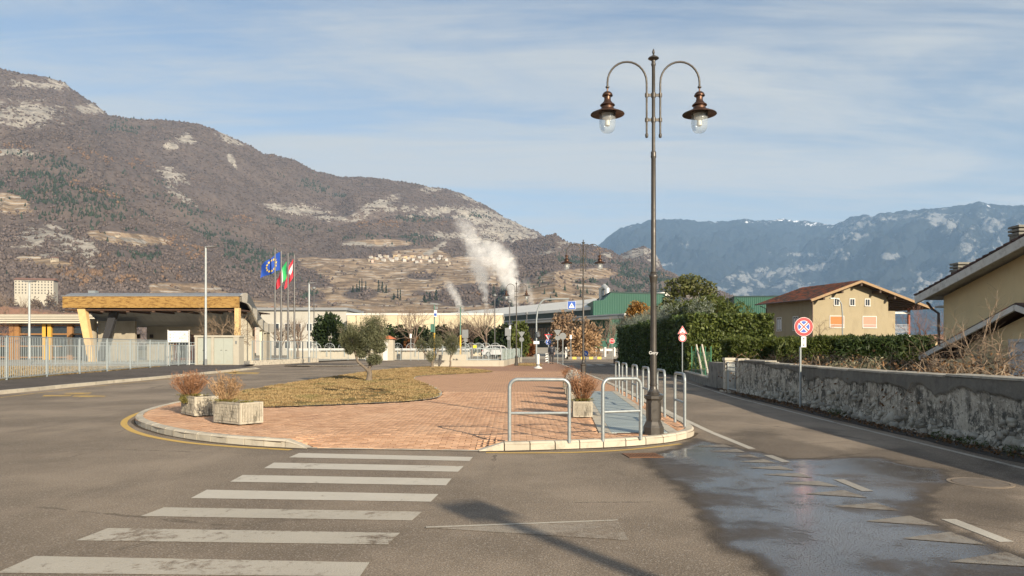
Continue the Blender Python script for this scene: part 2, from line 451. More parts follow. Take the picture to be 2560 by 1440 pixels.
usB = np.arange(1225, 1960, 2.6)
skyB = c_int(usB, [(1225, 690), (1250, 640), (1290, 603), (1340, 597), (1370, 590), (1388, 585), (1405, 598), (1430, 608), (1480, 612), (1530, 627), (1560, 645), (1600, 655), (1640, 668), (1700, 688), (1760, 715), (1800, 738), (1850, 762), (1900, 790), (1960, 815)])
meB, UB, YB, XB, DB, ZB = hill('hill', usB, 200, [
    (700, 872, 0, 0), (950, np.minimum(790, skyB + 130), 0.05, .25), (1500, np.minimum(748, skyB + 90), 0.3, .5), (2000, 0.5 * (np.minimum(748, skyB + 90) + skyB), 0.8, .8), (2400, skyB, .08, 1.0), (3000, skyB + 90, .2, 1.12)], 34.0, 13, 45)
rkB = ell(UB, YB, [(1375, 628, 26, 6, -.4), (1410, 608, 20, 4), (1520, 640, 14, 7, .4), (1715, 690, 35, 8, .3), (1760, 712, 30, 6, .3)])
vnB = ell(UB, YB, [(1440, 690, 80, 14, -.1), (1400, 730, 110, 20), (1360, 745, 90, 16), (1500, 750, 80, 8), (1760, 745, 60, 8, .2)])
grnB = [(1520, 715, 110, 22), (1620, 700, 60, 22, .3), (1440, 655, 40, 8), (1340, 720, 40, 25), (1230, 735, 60, 22), (1660, 740, 60, 14)]
orgB = [(1600, 690, 60, 12), (1480, 640, 40, 12)]
attr(meB, 'rock', rkB); attr(meB, 'vine', vnB)
hill_b = tag(link('hill', meB, terrain_a), None, None, None, 'structure')
usC = np.arange(1500, 1740, 2.4)
skyC = c_int(usC, [(1500, 690), (1530, 652), (1548, 637), (1580, 622), (1610, 616), (1635, 625), (1648, 650), (1668, 695), (1700, 735), (1740, 770)])
meC, UC, YC, XC, DC, ZC = hill('rock_knoll', usC, 90, [(2300, 840, 0, 0), (2600, skyC + 50, .3, .5), (2900, skyC, .06, 1), (3300, skyC + 90, .2, 1.1)], 22.0, 23, 16)
rkC = ell(UC, YC, [(1600, 632, 48, 14, -.15), (1637, 645, 16, 24), (1560, 645, 24, 8)])
attr(meC, 'rock', rkC); attr(meC, 'vine', rkC * 0)
tag(link('rock_knoll', meC, terrain_a), None, None, None, 'structure')

terrain_d = terrain_mat('far_range_slope', (0.010, 0.016, 0.020), (0.022, 0.027, 0.028), (0.20, 0.20, 0.195), (0.1, 0.1, 0.08), (0.12, 0.12, 0.1), True)
usD = np.arange(1340, 3700, 4.0)
skyD = c_int(usD, [(1340, 760), (1420, 690), (1480, 628), (1505, 608), (1535, 581), (1570, 563), (1640, 550), (1700, 547), (1780, 556), (1840, 551), (1850, 546), (1900, 552), (1960, 548), (2020, 556), (2080, 562), (2110, 553), (2135, 540), (2168, 536), (2180, 546), (2200, 531), (2280, 527), (2380, 518), (2440, 508), (2500, 513), (2560, 511), (2800, 500), (3100, 530), (3700, 480)])
skyD = skyD + 3.0 * fbm(usD / 18, usD * 0 + 3, 3, 77)
footD = c_int(usD, [(1340, 6500), (2000, 7000), (2500, 5200), (3700, 4200)])
ridD = c_int(usD, [(1340, 10500), (2000, 11500), (2200, 10000), (2600, 9500), (3700, 8000)])
meD, UD, YD, XD, DD, ZD = hill('far_mountains', usD, 220, [
    (footD, 872, 0, 0), (footD * .7 + ridD * .3, 0.35 * skyD + 0.65 * 830, .5, .35), (footD * .35 + ridD * .65, 0.72 * skyD + .28 * 830, 1.0, .7), (ridD, skyD, 0.05, 1.0), (ridD * 1.2, skyD + 70, .2, 1.1)], 330.0, 33, 110)
rkD = np.maximum(ell(UD, YD, [(2060, 640, 90, 8, .05), (1900, 690, 90, 14, -.1), (2000, 672, 110, 12, -.1), (1980, 715, 120, 14, .1), (1830, 735, 80, 16), (2090, 615, 20, 40, .3), (2140, 570, 28, 28), (2170, 550, 18, 14), (2110, 590, 25, 25), (2230, 640, 30, 10), (2360, 560, 60, 26, .4), (2330, 700, 40, 30), (2290, 740, 70, 22), (2430, 640, 30, 50, -.3), (2480, 560, 40, 26, .4), (2540, 610, 40, 40), (2330, 540, 80, 10), (2200, 545, 30, 8, .2), (1660, 660, 40, 5), (2600, 570, 70, 30), (2800, 620, 100, 40), (1720, 610, 30, 4)]) * 0.86, 0.0)
dv = YD - skyD[None]
snD = sstep(22, 4, dv) * ((UD < 2110) & (UD > 1570)) * (0.30 + .12 * sstep(1830, 1860, UD)) + sstep(50, 8, dv) * (UD > 2190) * .26
attr(meD, 'rock', rkD); attr(meD, 'vine', rkD * 0); attr(meD, 'snow', snD)
tag(link('far_mountains', meD, terrain_d), None, None, None, 'structure')

# woodland on the slopes: low crowns, too many to count
def crowns(P, R, H, seed, cone=False):
    n = len(P); rs = np.random.RandomState(seed)
    k = 5
    V = np.zeros((n, k + 2, 3)); ang = rs.rand(n)[:, None] * 6.28 + np.arange(k)[None] * 2 * np.pi / k
    rr = R[:, None] * (0.75 + 0.5 * rs.rand(n, k))
    zf = (0.12 if cone else 0.45)
    V[:, 1:k + 1, 0] = np.cos(ang) * rr; V[:, 1:k + 1, 1] = np.sin(ang) * rr
    V[:, 1:k + 1, 2] = H[:, None] * (zf + 0.15 * (rs.rand(n, k) - 0.5))
    V[:, 0, 2] = -0.25 * H; V[:, k + 1, 2] = H
    V[:, k + 1, :2] = (rs.rand(n, 2) - 0.5) * R[:, None] * (0.2 if cone else 0.8)
    V += P[:, None, :]
    Fs = []
    for i in range(k):
        j = (i + 1) % k; Fs += [(0, j + 1, i + 1), (k + 1, i + 1, j + 1)]
    Fs = np.array(Fs)[None] + (np.arange(n) * (k + 2))[:, None, None]
    return V.reshape(-1, 3), Fs.reshape(-1, 3)
def scatter(Xg, Dg, Zg, Ug, Yg, n, seed, dens):
    rs = np.random.RandomState(seed); nr, nc = Xg.shape
    fi = rs.rand(n) * (nr - 1.001); fj = rs.rand(n) * (nc - 1.001)
    i, j = fi.astype(int), fj.astype(int); a, b = fi - i, fj - j
    def L(M): return (M[i, j] * (1 - a) + M[i + 1, j] * a) * (1 - b) + (M[i, j + 1] * (1 - a) + M[i + 1, j + 1] * a) * b
    x, d, z, u, y = L(Xg), L(Dg), L(Zg), L(Ug), L(Yg)
    keep = rs.rand(n) < dens(i, j, u, y, d)
    return x[keep], d[keep], z[keep], u[keep], y[keep]
wood_mats = {
    'bare': mat('bare_wood', (0.112, 0.090, 0.081), 0.95, 0.24, 0.006, isl=0.28, world_=True, spec=0.05),
    'rust': mat('rust_wood', (0.165, 0.110, 0.075), 0.95, 0.2, 0.01, isl=0.25, world_=True, spec=0.05),
    'pine': mat('pine_wood', (0.040, 0.054, 0.040), 0.95, 0.2, 0.01, isl=0.30, world_=True, spec=0.05)}
def woodland(tagname, Xg, Dg, Zg, Ug, Yg, rk, vn, grn, org, n, seed, vmax=1.0, s=1.0):
    nr = Xg.shape[0]
    def dens(i, j, u, y, d):
        p = np.where(rk[i, j] * 0.66 + 0.55 * fbm(u / 9, y / 5, 3, 81) > 0.5, 0.05, 1.0) * np.where(vn[i, j] + 0.4 * fbm(u / 40, y / 20, 3, 82) > 0.42, 0.03, 1.0)
        return p * (i < nr * 0.895) * (d > 560) * (u > -700)
    x, d, z, u, y = scatter(Xg, Dg, Zg, Ug, Yg, n, seed, dens)
    g = ell(u, y, grn) * 0.55 + 0.45 * fbm(u / 26, y / 14, 4, 90) + .10 * fbm(u / 5, y / 5, 2, 96)
    o = ell(u, y, org) * 0.5 + 0.5 * fbm(u / 30, y / 16, 4, 93)
    rs = np.random.RandomState(seed + 1)
    r = rs.rand(len(x))
    kind = np.where(g + 0.2 * (r - .5) > 0.36, 2, np.where(o + 0.3 * (r - .5) > 0.42, 1, 0))
    for k, nm in enumerate(('bare', 'rust', 'pine')):
        q = kind == k; m = q.sum()
        R = (1.3 + 1.9 * rs.rand(m)) * s * (0.7 + d[q] / 3600); H = (2.6 + 3.8 * rs.rand(m)) * s * (1.5 if k == 2 else 1.0)
        V, Fc = crowns(np.stack([x[q], d[q], z[q] - 0.5], 1), R * (0.75 if k == 2 else 1), H, seed + 5 + k, k == 2)
        lab = {'bare': 'leafless brown woodland covering the ', 'rust': 'rust coloured larch and oak woodland on the ', 'pine': 'dark green pines growing on the '}[nm] + tagname
        tag(link({'bare': 'bare_woodland', 'rust': 'rusty_woodland', 'pine': 'pine_woodland'}[nm], mesh_np('woodland', V, Fc, True), wood_mats[nm]), lab, 'woodland', None, 'stuff')
woodland('long mountain on the left', XA, DA, ZA, UA, YA, rkA, vineA, grnA, orgA, 125000, 50)
woodland('lower hill beyond the factory', XB, DB, ZB, UB, YB, rkB, vnB, grnB, orgB, 30000, 60)
woodland('rocky knoll behind the lamp', XC, DC, ZC, UC, YC, rkC, rkC * 0, [], [], 5000, 66, s=.9)

# ------------------------------------------------------------------ valley floor
m = bpy.data.materials.new('valley_ground'); MATS['valley_ground'] = m; t = NT(m); p = t.pos()
c = t.mix(t.ramp(t.noise(p, 0.02, 5, 0.6), 0.35, 0.65), (0.17, 0.125, 0.075), (0.13, 0.12, 0.06))
c = t.mix(t.ramp(t.noise(p, 0.9, 5, 0.7), 0.4, 0.7, 0, .6), c, (0.22, 0.165, 0.09))
t.bsdf(c, 0.95, 0, t.bump(t.noise(p, 6, 4), 0.5, 0.05), 0.2)
rr = [0, 30, 120, 400, 1200, 4000, 9000, 14800]
vs, fs = [(0, 0, -0.06)], []
for r in rr[1:]:
    for k in range(48): vs.append((r * math.cos(k * math.pi / 24), r * math.sin(k * math.pi / 24), -0.06))
for k in range(48): fs.append((0, 1 + k, 1 + (k + 1) % 48))
for i in range(len(rr) - 2):
    for k in range(48):
        a, b = 1 + i * 48 + k, 1 + i * 48 + (k + 1) % 48; fs.append((a, a + 48, b + 48, b))
b = MB().add(vs, fs); tag(b.build('ground', m), kind='structure')

# ------------------------------------------------------------------ the hazy air of the valley
hz = bpy.data.materials.new('haze_air'); hz.use_nodes = True; nt = hz.node_tree; nt.nodes.clear()
ho = nt.nodes.new('ShaderNodeOutputMaterial'); hv = nt.nodes.new('ShaderNodeVolumePrincipled')
hv.inputs['Color'].default_value = (0.43, 0.67, 1.0, 1); hv.inputs['Density'].default_value = 5.2e-5; hv.inputs['Anisotropy'].default_value = 0.0
nt.links.new(hv.outputs[0], ho.inputs['Volume'])
b = MB().b2(-15000, 15000, -15000, 15000, -2.0, 2200)
haze = tag(b.build('haze', hz), 'pale blue haze filling the valley air', 'haze', None, 'stuff')
# ------------------------------------------------------------------ road
WET = [G(*q)[:2] for q in [(1600, 1138), (1640, 1172), (1690, 1222), (1728, 1268), (1738, 1292), (1762, 1332), (1815, 1372), (1875, 1412), (1930, 1460), (2000, 1600), (2700, 1600), (2680, 1420), (2520, 1380), (2420, 1340), (2340, 1295), (2300, 1262), (2335, 1228), (2395, 1196), (2372, 1176), (2295, 1166), (2262, 1154), (2235, 1140), (2150, 1136), (2060, 1147), (1985, 1146), (1900, 1126), (1800, 1108), (1745, 1098), (1700, 1118), (1640, 1130)]]
DAMP = [[G(*q)[:2] for q in L] for L in (
    [(1800, 1100), (1870, 1078), (1960, 1092), (2100, 1120), (2290, 1118), (2420, 1180), (2560, 1250), (2560, 1330), (2400, 1330), (2200, 1180), (1950, 1165), (1850, 1130)],
    [(1990, 1060), (2080, 1072), (2160, 1096), (2120, 1100), (2020, 1080)], [(1870, 1082), (1930, 1078), (1960, 1088), (1900, 1094)],
    [(2440, 1140), (2560, 1160), (2560, 1195), (2450, 1165)], [(1560, 1140), (1640, 1128), (1700, 1150), (1660, 1190), (1600, 1160)])]
def wetness(x, y):
    x, y = np.asarray(x, float), np.asarray(y, float)
    n = 0.20 * fbm(x * 1.3, y * 1.3, 4, 201) + 0.11 * fbm(x * 6, y * 6, 3, 205)
    d = polydist(x, y, WET); s = np.where(inside(x, y, WET), d, -d)
    w = sstep(-0.05, 0.30, s + n)
    dm = np.zeros(x.shape)
    for L in DAMP:
        d = polydist(x, y, L); s = np.where(inside(x, y, L), d, -d); dm = np.maximum(dm, sstep(-0.25, 0.3, s + 2.0 * n))
    dark = np.maximum(sstep(-0.10, 0.06, s * 0 + np.where(inside(x, y, WET), polydist(x, y, WET), -polydist(x, y, WET)) + n), 0.55 * dm)
    return w, dark
def asphalt(name, base=(0.300, 0.238, 0.175), paint=None):
    m = bpy.data.materials.new(name); MATS[name] = m; t = NT(m); p = t.pos()
    big = t.noise(p, 0.35, 4, 0.6); mid = t.noise(t.mapv(p, (1.0, 0.28, 1)), 0.9, 4, 0.65); fine = t.noise(p, 65, 3, 0.75); peb = t.vor(p, 85, 'F1', 1)
    sepc = t.new('ShaderNodeSeparateColor'); t.l.new(peb, sepc.inputs[0])
    c = t.mix(t.ramp(big, 0.34, 0.66), scl(base, 0.74), scl(base, 1.20))
    c = t.mix(t.ramp(mid, 0.50, 0.70, 0, 0.5), c, scl(base, 0.55))
    c = t.mix(t.ramp(t.noise(t.mapv(p, (1, .35, 1), (0, 0, .25)), 0.22, 5, .6), 0.50, 0.64, 0, 0.4), c, scl(base, 0.58))
    c = t.mix(t.ramp(t.noise(p, 5.5, 6, .8), 0.62, 0.72, 0, 0.55), c, scl(base, 0.42))
    c = t.mix(t.ramp(fine, 0.35, 0.7, 0, 0.65), scl(base, 0.42) if False else t.mix(1.0, c, (0.55, 0.55, 0.55), 'MULTIPLY'), t.mix(1.0, c, (1.5, 1.5, 1.5), 'MULTIPLY'))
    c = t.mix(t.ramp(sepc.outputs[0], 0.86, 0.95, 0, 0.7), c, (0.36, 0.31, 0.25))
    # hairline cracks and patched joints
    crk = t.vor(t.mapv(p, (1, 1, 0)), 0.22, 'DISTANCE_TO_EDGE')
    crw = t.math('ADD', crk, t.math('MULTIPLY', t.math('SUBTRACT', t.noise(p, 3.0, 4, 0.7), 0.5), 0.05))
    c = t.mix(t.math('MULTIPLY', t.ramp(t.math('ABSOLUTE', crw), 0.0, 0.006, 1, 0), t.ramp(big, 0.45, 0.6, 0, 0.7)), c, scl(base, 0.3))
    if paint:
        w = t.math('ADD', t.noise(p, 9, 6, 0.75), t.math('MULTIPLY', t.math('SUBTRACT', t.noise(p, 1.3, 3), 0.5), 0.7))
        pc = t.mix(t.noise(p, 2, 4), scl(paint[0], 0.82), paint[0])
        c = t.mix(t.math('MULTIPLY', t.ramp(w, paint[1] - 0.10, paint[1] + 0.12, 1, 0), paint[2]), c, pc)
    wet, dark = t.at('wet'), t.at('dark')
    if paint: wet, dark = t.math('MULTIPLY', wet, 0.5), t.math('MULTIPLY', dark, 0.55)
    c = t.mix(t.math('MULTIPLY', dark, 0.85), c, t.mix(1.0, c, (0.20, 0.20, 0.21), 'MULTIPLY'))
    bh = t.math('ADD', t.math('MULTIPLY', fine, 0.6), t.vor(p, 85))
    nb = t.new('ShaderNodeBump'); t.l.new(bh, nb.inputs['Height']); nb.inputs['Distance'].default_value = 0.006
    pud = t.math('MULTIPLY', wet, t.ramp(t.noise(p, 0.75, 7, 0.64), 0.34, 0.60, 0.40, 1.0))
    t.set(nb.inputs['Strength'], t.ramp(pud, 0.2, 1.0, 0.55, 0.035))
    rg = t.ramp(pud, 0.1, 1.0, 0.88, 0.105)
    rg = t.math('ADD', rg, t.math('MULTIPLY', t.ramp(fine, 0.52, 0.64), t.ramp(pud, 0.3, 1.0, 0.1, 0.45)))
    t.bsdf(c, rg, 0, nb.outputs[0], t.ramp(wet, 0, 1, 0.25, 0.6))
    return m
ASPH = asphalt('asphalt')
xs = np.concatenate([np.arange(-60, -12, 4.0), np.arange(-12, 0, 1.0), np.arange(0, 9.6, 0.075), np.arange(10, 46, 4.0)])
ys = np.concatenate([np.arange(-45, 3, 4.0), np.arange(3, 15.5, 0.075), np.arange(15.6, 30, 0.6), np.arange(30, 130, 5.0)])
Xr, Yr = np.meshgrid(xs, ys)
meR = mesh_np('road', np.stack([Xr, Yr, np.zeros(Xr.shape)], -1).reshape(-1, 3), grid_faces(len(ys), len(xs)))
w, dk = wetness(Xr.ravel(), Yr.ravel()); attr(meR, 'wet', w); attr(meR, 'dark', dk)
road = tag(link('road', meR, ASPH), None, None, None, 'structure')
PAINT_W = asphalt('worn_white_paint', paint=((0.60, 0.55, 0.46), 0.69, .93))
PAINT_W2 = asphalt('very_worn_white_paint', paint=((0.56, 0.51, 0.42), 0.60, .78))
PAINT_T = asphalt('worn_tooth_paint', paint=((0.54, 0.50, 0.42), 0.53, .58))
PAINT_W3 = asphalt('almost_gone_white_paint', paint=((0.46, 0.42, 0.35), 0.50, .35))
PAINT_Y = asphalt('worn_yellow_paint', paint=((0.66, 0.43, 0.12), 0.72, .93))
PAINT_Y2 = asphalt('very_worn_yellow_paint', paint=((0.62, 0.40, 0.10), 0.54, .8))
def quadpatch(name, P, mat_, n=14, z=0.004, parent=road):
    """four ground corners, filled with a small grid"""
    P = [np.array(p[:2]) for p in P]; s = np.linspace(0, 1, n)
    a = P[0][None] * (1 - s[:, None]) + P[1][None] * s[:, None]; b = P[3][None] * (1 - s[:, None]) + P[2][None] * s[:, None]
    k = max(3, n // 3); q = np.linspace(0, 1, k)
    V = (a[None] * (1 - q[:, None, None]) + b[None] * q[:, None, None]).reshape(-1, 2)
    me = mesh_np(name, np.concatenate([V, np.full((len(V), 1), z)], 1), grid_faces(k, n))
    w, dk = wetness(V[:, 0], V[:, 1]); attr(me, 'wet', w); attr(me, 'dark', dk)
    return link(name, me, mat_, parent)
def strip(name, pts, width, mat_, z=0.004, parent=road, n=4):
    pts = np.array([p[:2] for p in pts], float)
    seg = np.concatenate([[0], np.cumsum(np.hypot(*np.diff(pts, axis=0).T))])
    s = np.linspace(0, seg[-1], max(3, int(seg[-1] / 0.25)))
    x, y = np.interp(s, seg, pts[:, 0]), np.interp(s, seg, pts[:, 1])
    # soften corners
    for _ in range(3):
        x[1:-1] = 0.25 * x[:-2] + 0.5 * x[1:-1] + 0.25 * x[2:]; y[1:-1] = 0.25 * y[:-2] + 0.5 * y[1:-1] + 0.25 * y[2:]
    tx, ty = np.gradient(x), np.gradient(y); L = np.hypot(tx, ty); nx, ny = -ty / L, tx / L
    o = np.linspace(-width / 2, width / 2, n)
    V = np.stack([x[None] + nx[None] * o[:, None], y[None] + ny[None] * o[:, None]], -1).reshape(-1, 2)
    me = mesh_np(name, np.concatenate([V, np.full((len(V), 1), z)], 1), grid_faces(n, len(s))[:, ::-1])
    w, dk = wetness(V[:, 0], V[:, 1]); attr(me, 'wet', w); attr(me, 'dark', dk)
    return link(name, me, mat_, parent)
ZEB = [((748, 1133), (1182, 1143), (1174, 1153), (722, 1144)), ((685, 1157), (1159, 1166), (1145, 1180), (660, 1171)), ((607, 1188), (1129, 1197), (1115, 1214), (575, 1205)), ((517, 1225), (1096, 1236), (1077, 1255), (477, 1246)),
       ((410, 1269), (1055, 1280), (1030, 1302), (352, 1291)), ((270, 1321), (1000, 1333), (970, 1362), (190, 1352)), ((87, 1391), (924, 1407), (900, 1442), (-8, 1433)), ((-120, 1480), (850, 1500), (800, 1550), (-230, 1535))]
for i, q in enumerate(ZEB):
    quadpatch('zebra_stripe', [G(*p) for p in q], PAINT_W if i < 4 else PAINT_W2 if i < 6 else PAINT_W2, 24)
def Z5(x, y): return G(1280 + x * .5, 1080 + y * .5)
TEETH = [(915, 73, 1060, 62, 1105, 78), (990, 98, 1125, 85, 1170, 103), (1110, 123, 1190, 112, 1240, 130), (1130, 150, 1260, 137, 1320, 155), (1180, 180, 1340, 170, 1415, 193), (1250, 213, 1430, 205, 1505, 230), (1350, 257, 1530, 245, 1640, 275), (1460, 310, 1660, 292, 1780, 330), (1600, 372, 1820, 355, 1945, 397), (1765, 447, 1990, 420, 2140, 472), (1945, 533, 2190, 500, 2375, 567), (2180, 650, 2470, 600, 2660, 680)]
for T in TEETH:
    a, b_, c_ = Z5(*T[:2]), Z5(*T[2:4]), Z5(*T[4:])
    quadpatch('give_way_tooth', [a, b_, c_, a], PAINT_T, 12)
for q in [((1255, 116), (1300, 116), (1395, 152), (1350, 152)), ((1608, 238), (1660, 238), (1808, 297), (1750, 297)), ((2145, 437), (2220, 437), (2510, 550), (2440, 552))]:
    quadpatch('lane_dash', [Z5(*p) for p in q], PAINT_W)
strip('edge_line', [(3.86, 11.9), (3.82, 14.3), (3.93, 18.3), (4.10, 21.6), (4.42, 31), (4.48, 40), (4.65, 62)], 0.12, PAINT_W)
strip('edge_line', [(6.95, 4), (6.9, 9), (6.95, 13), (7.0, 17), (7.2, 24), (7.75, 31), (8.6, 42), (8.7, 62)], 0.10, PAINT_W2)
g = [G(1065, 1320), G(1545, 1302), G(1572, 1352)]
strip('worn_triangle_mark', [g[0], g[1]], 0.05, PAINT_W2, 0.008); quadpatch('worn_triangle_mark', [g[0], g[1], g[2], g[0]], PAINT_W3, 18)
strip('yellow_line', [G(*q) for q in [(420, 1012), (375, 1024), (335, 1037), (312, 1050), (308, 1062), (330, 1078), (380, 1093), (470, 1108), (595, 1118), (727, 1125)]], 0.13, PAINT_Y)
strip('yellow_line', [G(*q) for q in [(1215, 1132), (1350, 1133), (1473, 1131), (1589, 1124), (1702, 1110)]], 0.10, PAINT_Y)
for (x0, x1, y) in ((110, 180, 991), (165, 230, 985), (185, 268, 992), (545, 600, 931), (575, 652, 934)):
    quadpatch('bus_bay_lettering', [G(x0, y - 3), G(x1, y - 3.5), G(x1 - 8, y + 1), G(x0 - 6, y + 1)], PAINT_Y2, 10)
strip('yellow_line', [G(*q) for q in [(0, 994), (200, 970), (420, 948), (640, 925)]], 0.12, PAINT_Y2)
strip('lane_dash', [G(430, 987), G(475, 987)], 0.10, PAINT_W2)
for x in (1480, 1510, 1545): quadpatch('far_zebra_stripe', [G(x - 22, 910), G(x - 6, 910), G(x + 6, 914), G(x - 12, 914)], PAINT_W2, 8)
strip('far_zebra_stripe', [G(1405, 911), G(1452, 913)], 0.4, PAINT_W2)

# ------------------------------------------------------------------ the brick island
OUT = [(-9.30, 21.0), (-9.15, 19.2), (-8.85, 17.7), (-8.5, 16.7), (-7.9, 15.5), (-6.74, 14.06), (-5.9, 13.25), (-4.98, 12.6), (-4.2, 12.2), (-3.3, 11.9), (-0.53, 11.6), (0.3, 11.72), (1.25, 11.95), (1.97, 12.2), (2.6, 12.6), (2.96, 12.98), (3.32, 13.5), (3.48, 14.1), (3.55, 14.8), (3.66, 18.3), (3.86, 21.6), (4.15, 31.0), (4.2, 40.0), (4.36, 62.0), (4.4, 70.0), (1.2, 70.0), (-6.4, 57.5), (-8.0, 52.6), (-9.0, 45.5), (-9.2, 36.3), (-9.45, 31.1), (-9.45, 25.6)]
LAWN = [(-9.2, 21.0), (-8.4, 19.3), (-7.3, 18.6), (-6.16, 18.5), (-4.96, 19.1), (-3.06, 20.2), (-2.4, 21.2), (-2.2, 22.3), (-2.25, 23.4), (-2.43, 25.1), (-2.98, 28.0), (-4.32, 33.3), (-4.75, 35.4), (-4.77, 37.7), (-4.25, 39.3), (-3.3, 40.2), (-1.55, 42.9), (-1.05, 44.7), (-1.5, 47.0), (-3.8, 53.0), (-6.0, 56.6), (-7.9, 52.3), (-8.85, 45.3), (-9.05, 36.2), (-9.3, 31.0), (-9.3, 25.6)]
LAWN2 = [(0.1, 58.0), (2.4, 57.6), (2.6, 63.0), (1.5, 67.0), (0.4, 66.0)]
GRATE = [(1.76, 13.1), (2.76, 13.1), (3.38, 25.2), (2.55, 25.2)]
def smooth_poly(P, n=3):
    P = [np.array(p[:2], float) for p in P]
    for _ in range(n):
        Q = []
        for i in range(len(P)):
            a, b = P[i], P[(i + 1) % len(P)]; Q += [a * .75 + b * .25, a * .25 + b * .75]
        P = Q
    return [tuple(p) for p in P]
LAWN_S, LAWN2_S = smooth_poly(LAWN, 2), smooth_poly(LAWN2, 2)
def ramp_drop(x, y):
    return 0.105 * sstep(13.2, 11.7, y) * sstep(-3.75, -3.2, x) * sstep(-0.1, -0.6, x)
m = bpy.data.materials.new('brick_paver'); MATS['brick_paver'] = m; t = NT(m); p = t.pos()
r = t.math('FRACT', t.math('ADD', t.island(), t.orand()))
c = t.mix(r, (0.40, 0.225, 0.130), (0.60, 0.365, 0.225))
c = t.mix(t.ramp(t.noise(p, 0.5, 5, 0.65), 0.42, 0.68, 0, .5), c, (0.62, 0.40, 0.255))
c = t.mix(t.ramp(t.noise(p, 1.7, 6, 0.7), 0.52, 0.70, 0, .6), c, (0.27, 0.145, 0.095))
c = t.mix(t.ramp(t.noise(p, 22, 5, 0.75), 0.62, 0.75, 0, .5), c, (0.20, 0.12, 0.085))
t.bsdf(c, 0.9, 0, t.bump(t.noise(p, 90, 4, .7), 0.4, 0.004), 0.25)
BRICK = m
m = bpy.data.materials.new('brick_paving_far'); t = NT(m); p = t.pos()
bt = t.new('ShaderNodeTexBrick'); t.l.new(p, bt.inputs['Vector']); bt.inputs['Scale'].default_value = 1.0
bt.inputs['Brick Width'].default_value = 0.205; bt.inputs['Row Height'].default_value = 0.103; bt.inputs['Mortar Size'].default_value = 0.008
bt.inputs['Color1'].default_value = (0.50, 0.285, 0.162, 1); bt.inputs['Color2'].default_value = (0.58, 0.345, 0.205, 1); bt.inputs['Mortar'].default_value = (0.19, 0.12, 0.08, 1)
c = t.mix(t.ramp(t.noise(p, 0.5, 5, 0.65), 0.42, 0.68, 0, .45), bt.outputs[0], (0.53, 0.31, 0.19))
c = t.mix(t.ramp(t.noise(p, 1.1, 6, 0.7), 0.55, 0.74, 0, .5), c, (0.30, 0.15, 0.095))
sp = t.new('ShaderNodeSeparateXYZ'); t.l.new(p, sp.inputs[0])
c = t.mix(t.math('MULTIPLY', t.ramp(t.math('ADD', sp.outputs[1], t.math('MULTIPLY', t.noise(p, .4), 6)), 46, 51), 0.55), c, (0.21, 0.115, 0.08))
t.bsdf(c, 0.9, 0, t.bump(bt.outputs[1], -0.3, 0.004), 0.25); BRICKFAR = m
m = bpy.data.materials.new('joint_sand'); t = NT(m); p = t.pos()
t.bsdf(t.mix(t.noise(p, 6, 5, .7), (0.12, 0.07, 0.045), (0.30, 0.19, 0.12)), 0.95, 0, None, 0.2); SAND = m
YB_ = 25.0
island = struct('brick_pavement')
def clip_poly(P, yc, below):
    R = []
    for i in range(len(P)):
        a, b = P[i], P[(i + 1) % len(P)]
        ia, ib = (a[1] < yc) == below, (b[1] < yc) == below
        if ia: R.append(a)
        if ia != ib:
            f = (yc - a[1]) / (b[1] - a[1]); R.append((a[0] + (b[0] - a[0]) * f, yc))
    return R
front = clip_poly(OUT, YB_, True)
ngon = [p_ for p_ in front if not (-3.7 < p_[0] < -0.3 and p_[1] < 11.95)]
i0 = max(i for i, p_ in enumerate(ngon) if p_[0] < -3.7 and p_[1] < 12.5)
ngon = ngon[:i0 + 1] + [(-3.74, 12.0), (-3.74, 13.25), (-0.1, 13.25), (-0.1, 11.66)] + ngon[i0 + 1:]
b = MB().add([(q[0], q[1], 0.104) for q in ngon], [tuple(range(len(ngon)))]); b.build('joint_bed', SAND, island)
gx, gy = np.meshgrid(np.linspace(-3.74, -0.1, 30), np.linspace(0, 1, 14))
y0 = np.interp(gx, [-3.74, -3.3, -0.53, -0.1], [12.03, 11.92, 11.62, 11.66]); gy = y0 + (13.25 - y0) * gy
link('joint_bed', mesh_np('joint_bed', np.stack([gx, gy, 0.104 - ramp_drop(gx, gy)], -1).reshape(-1, 3), grid_faces(14, 30)), SAND, island)
back = clip_poly(OUT, YB_, False)
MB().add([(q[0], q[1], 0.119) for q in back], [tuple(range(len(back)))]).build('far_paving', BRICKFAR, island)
# single bricks
bw, bh_ = 0.205, 0.103
cx, cy = np.meshgrid(np.arange(-9.6, 4.3, bw), np.arange(11.55, YB_ - 0.05, bh_))
cx = cx + (np.arange(cx.shape[0]) % 2)[:, None] * bw / 2
cx, cy = cx.ravel(), cy.ravel()
OUTs = OUT
ok = inside(cx, cy, OUTs) & (polydist(cx, cy, OUTs) > 0.17)
ok |= inside(cx, cy, OUTs) & (polydist(cx, cy, OUTs) > 0.07) & (cx > -3.2) & (cx < -0.6) & (cy < 12)
ok &= ~inside(cx, cy, LAWN_S) & (polydist(cx, cy, LAWN_S) > 0.10)
GRB = [(1.52, 13.0), (3.0, 13.0), (3.56, 25.3), (2.32, 25.3)]
ok &= ~inside(cx, cy, GRB)
cx, cy = cx[ok], cy[ok]
rs = np.random.RandomState(4)
def brick_mesh():
    b = MB(); b.box((0, 0, -0.03), (bw - 0.011, bh_ - 0.011, 0.06), bev=0.004); me = b.mesh('brick'); me.materials.append(BRICK); return me
BM_ = brick_mesh()
order = np.argsort(cy + 0.0 * cx); sing, rest = order[:300], order[300:]
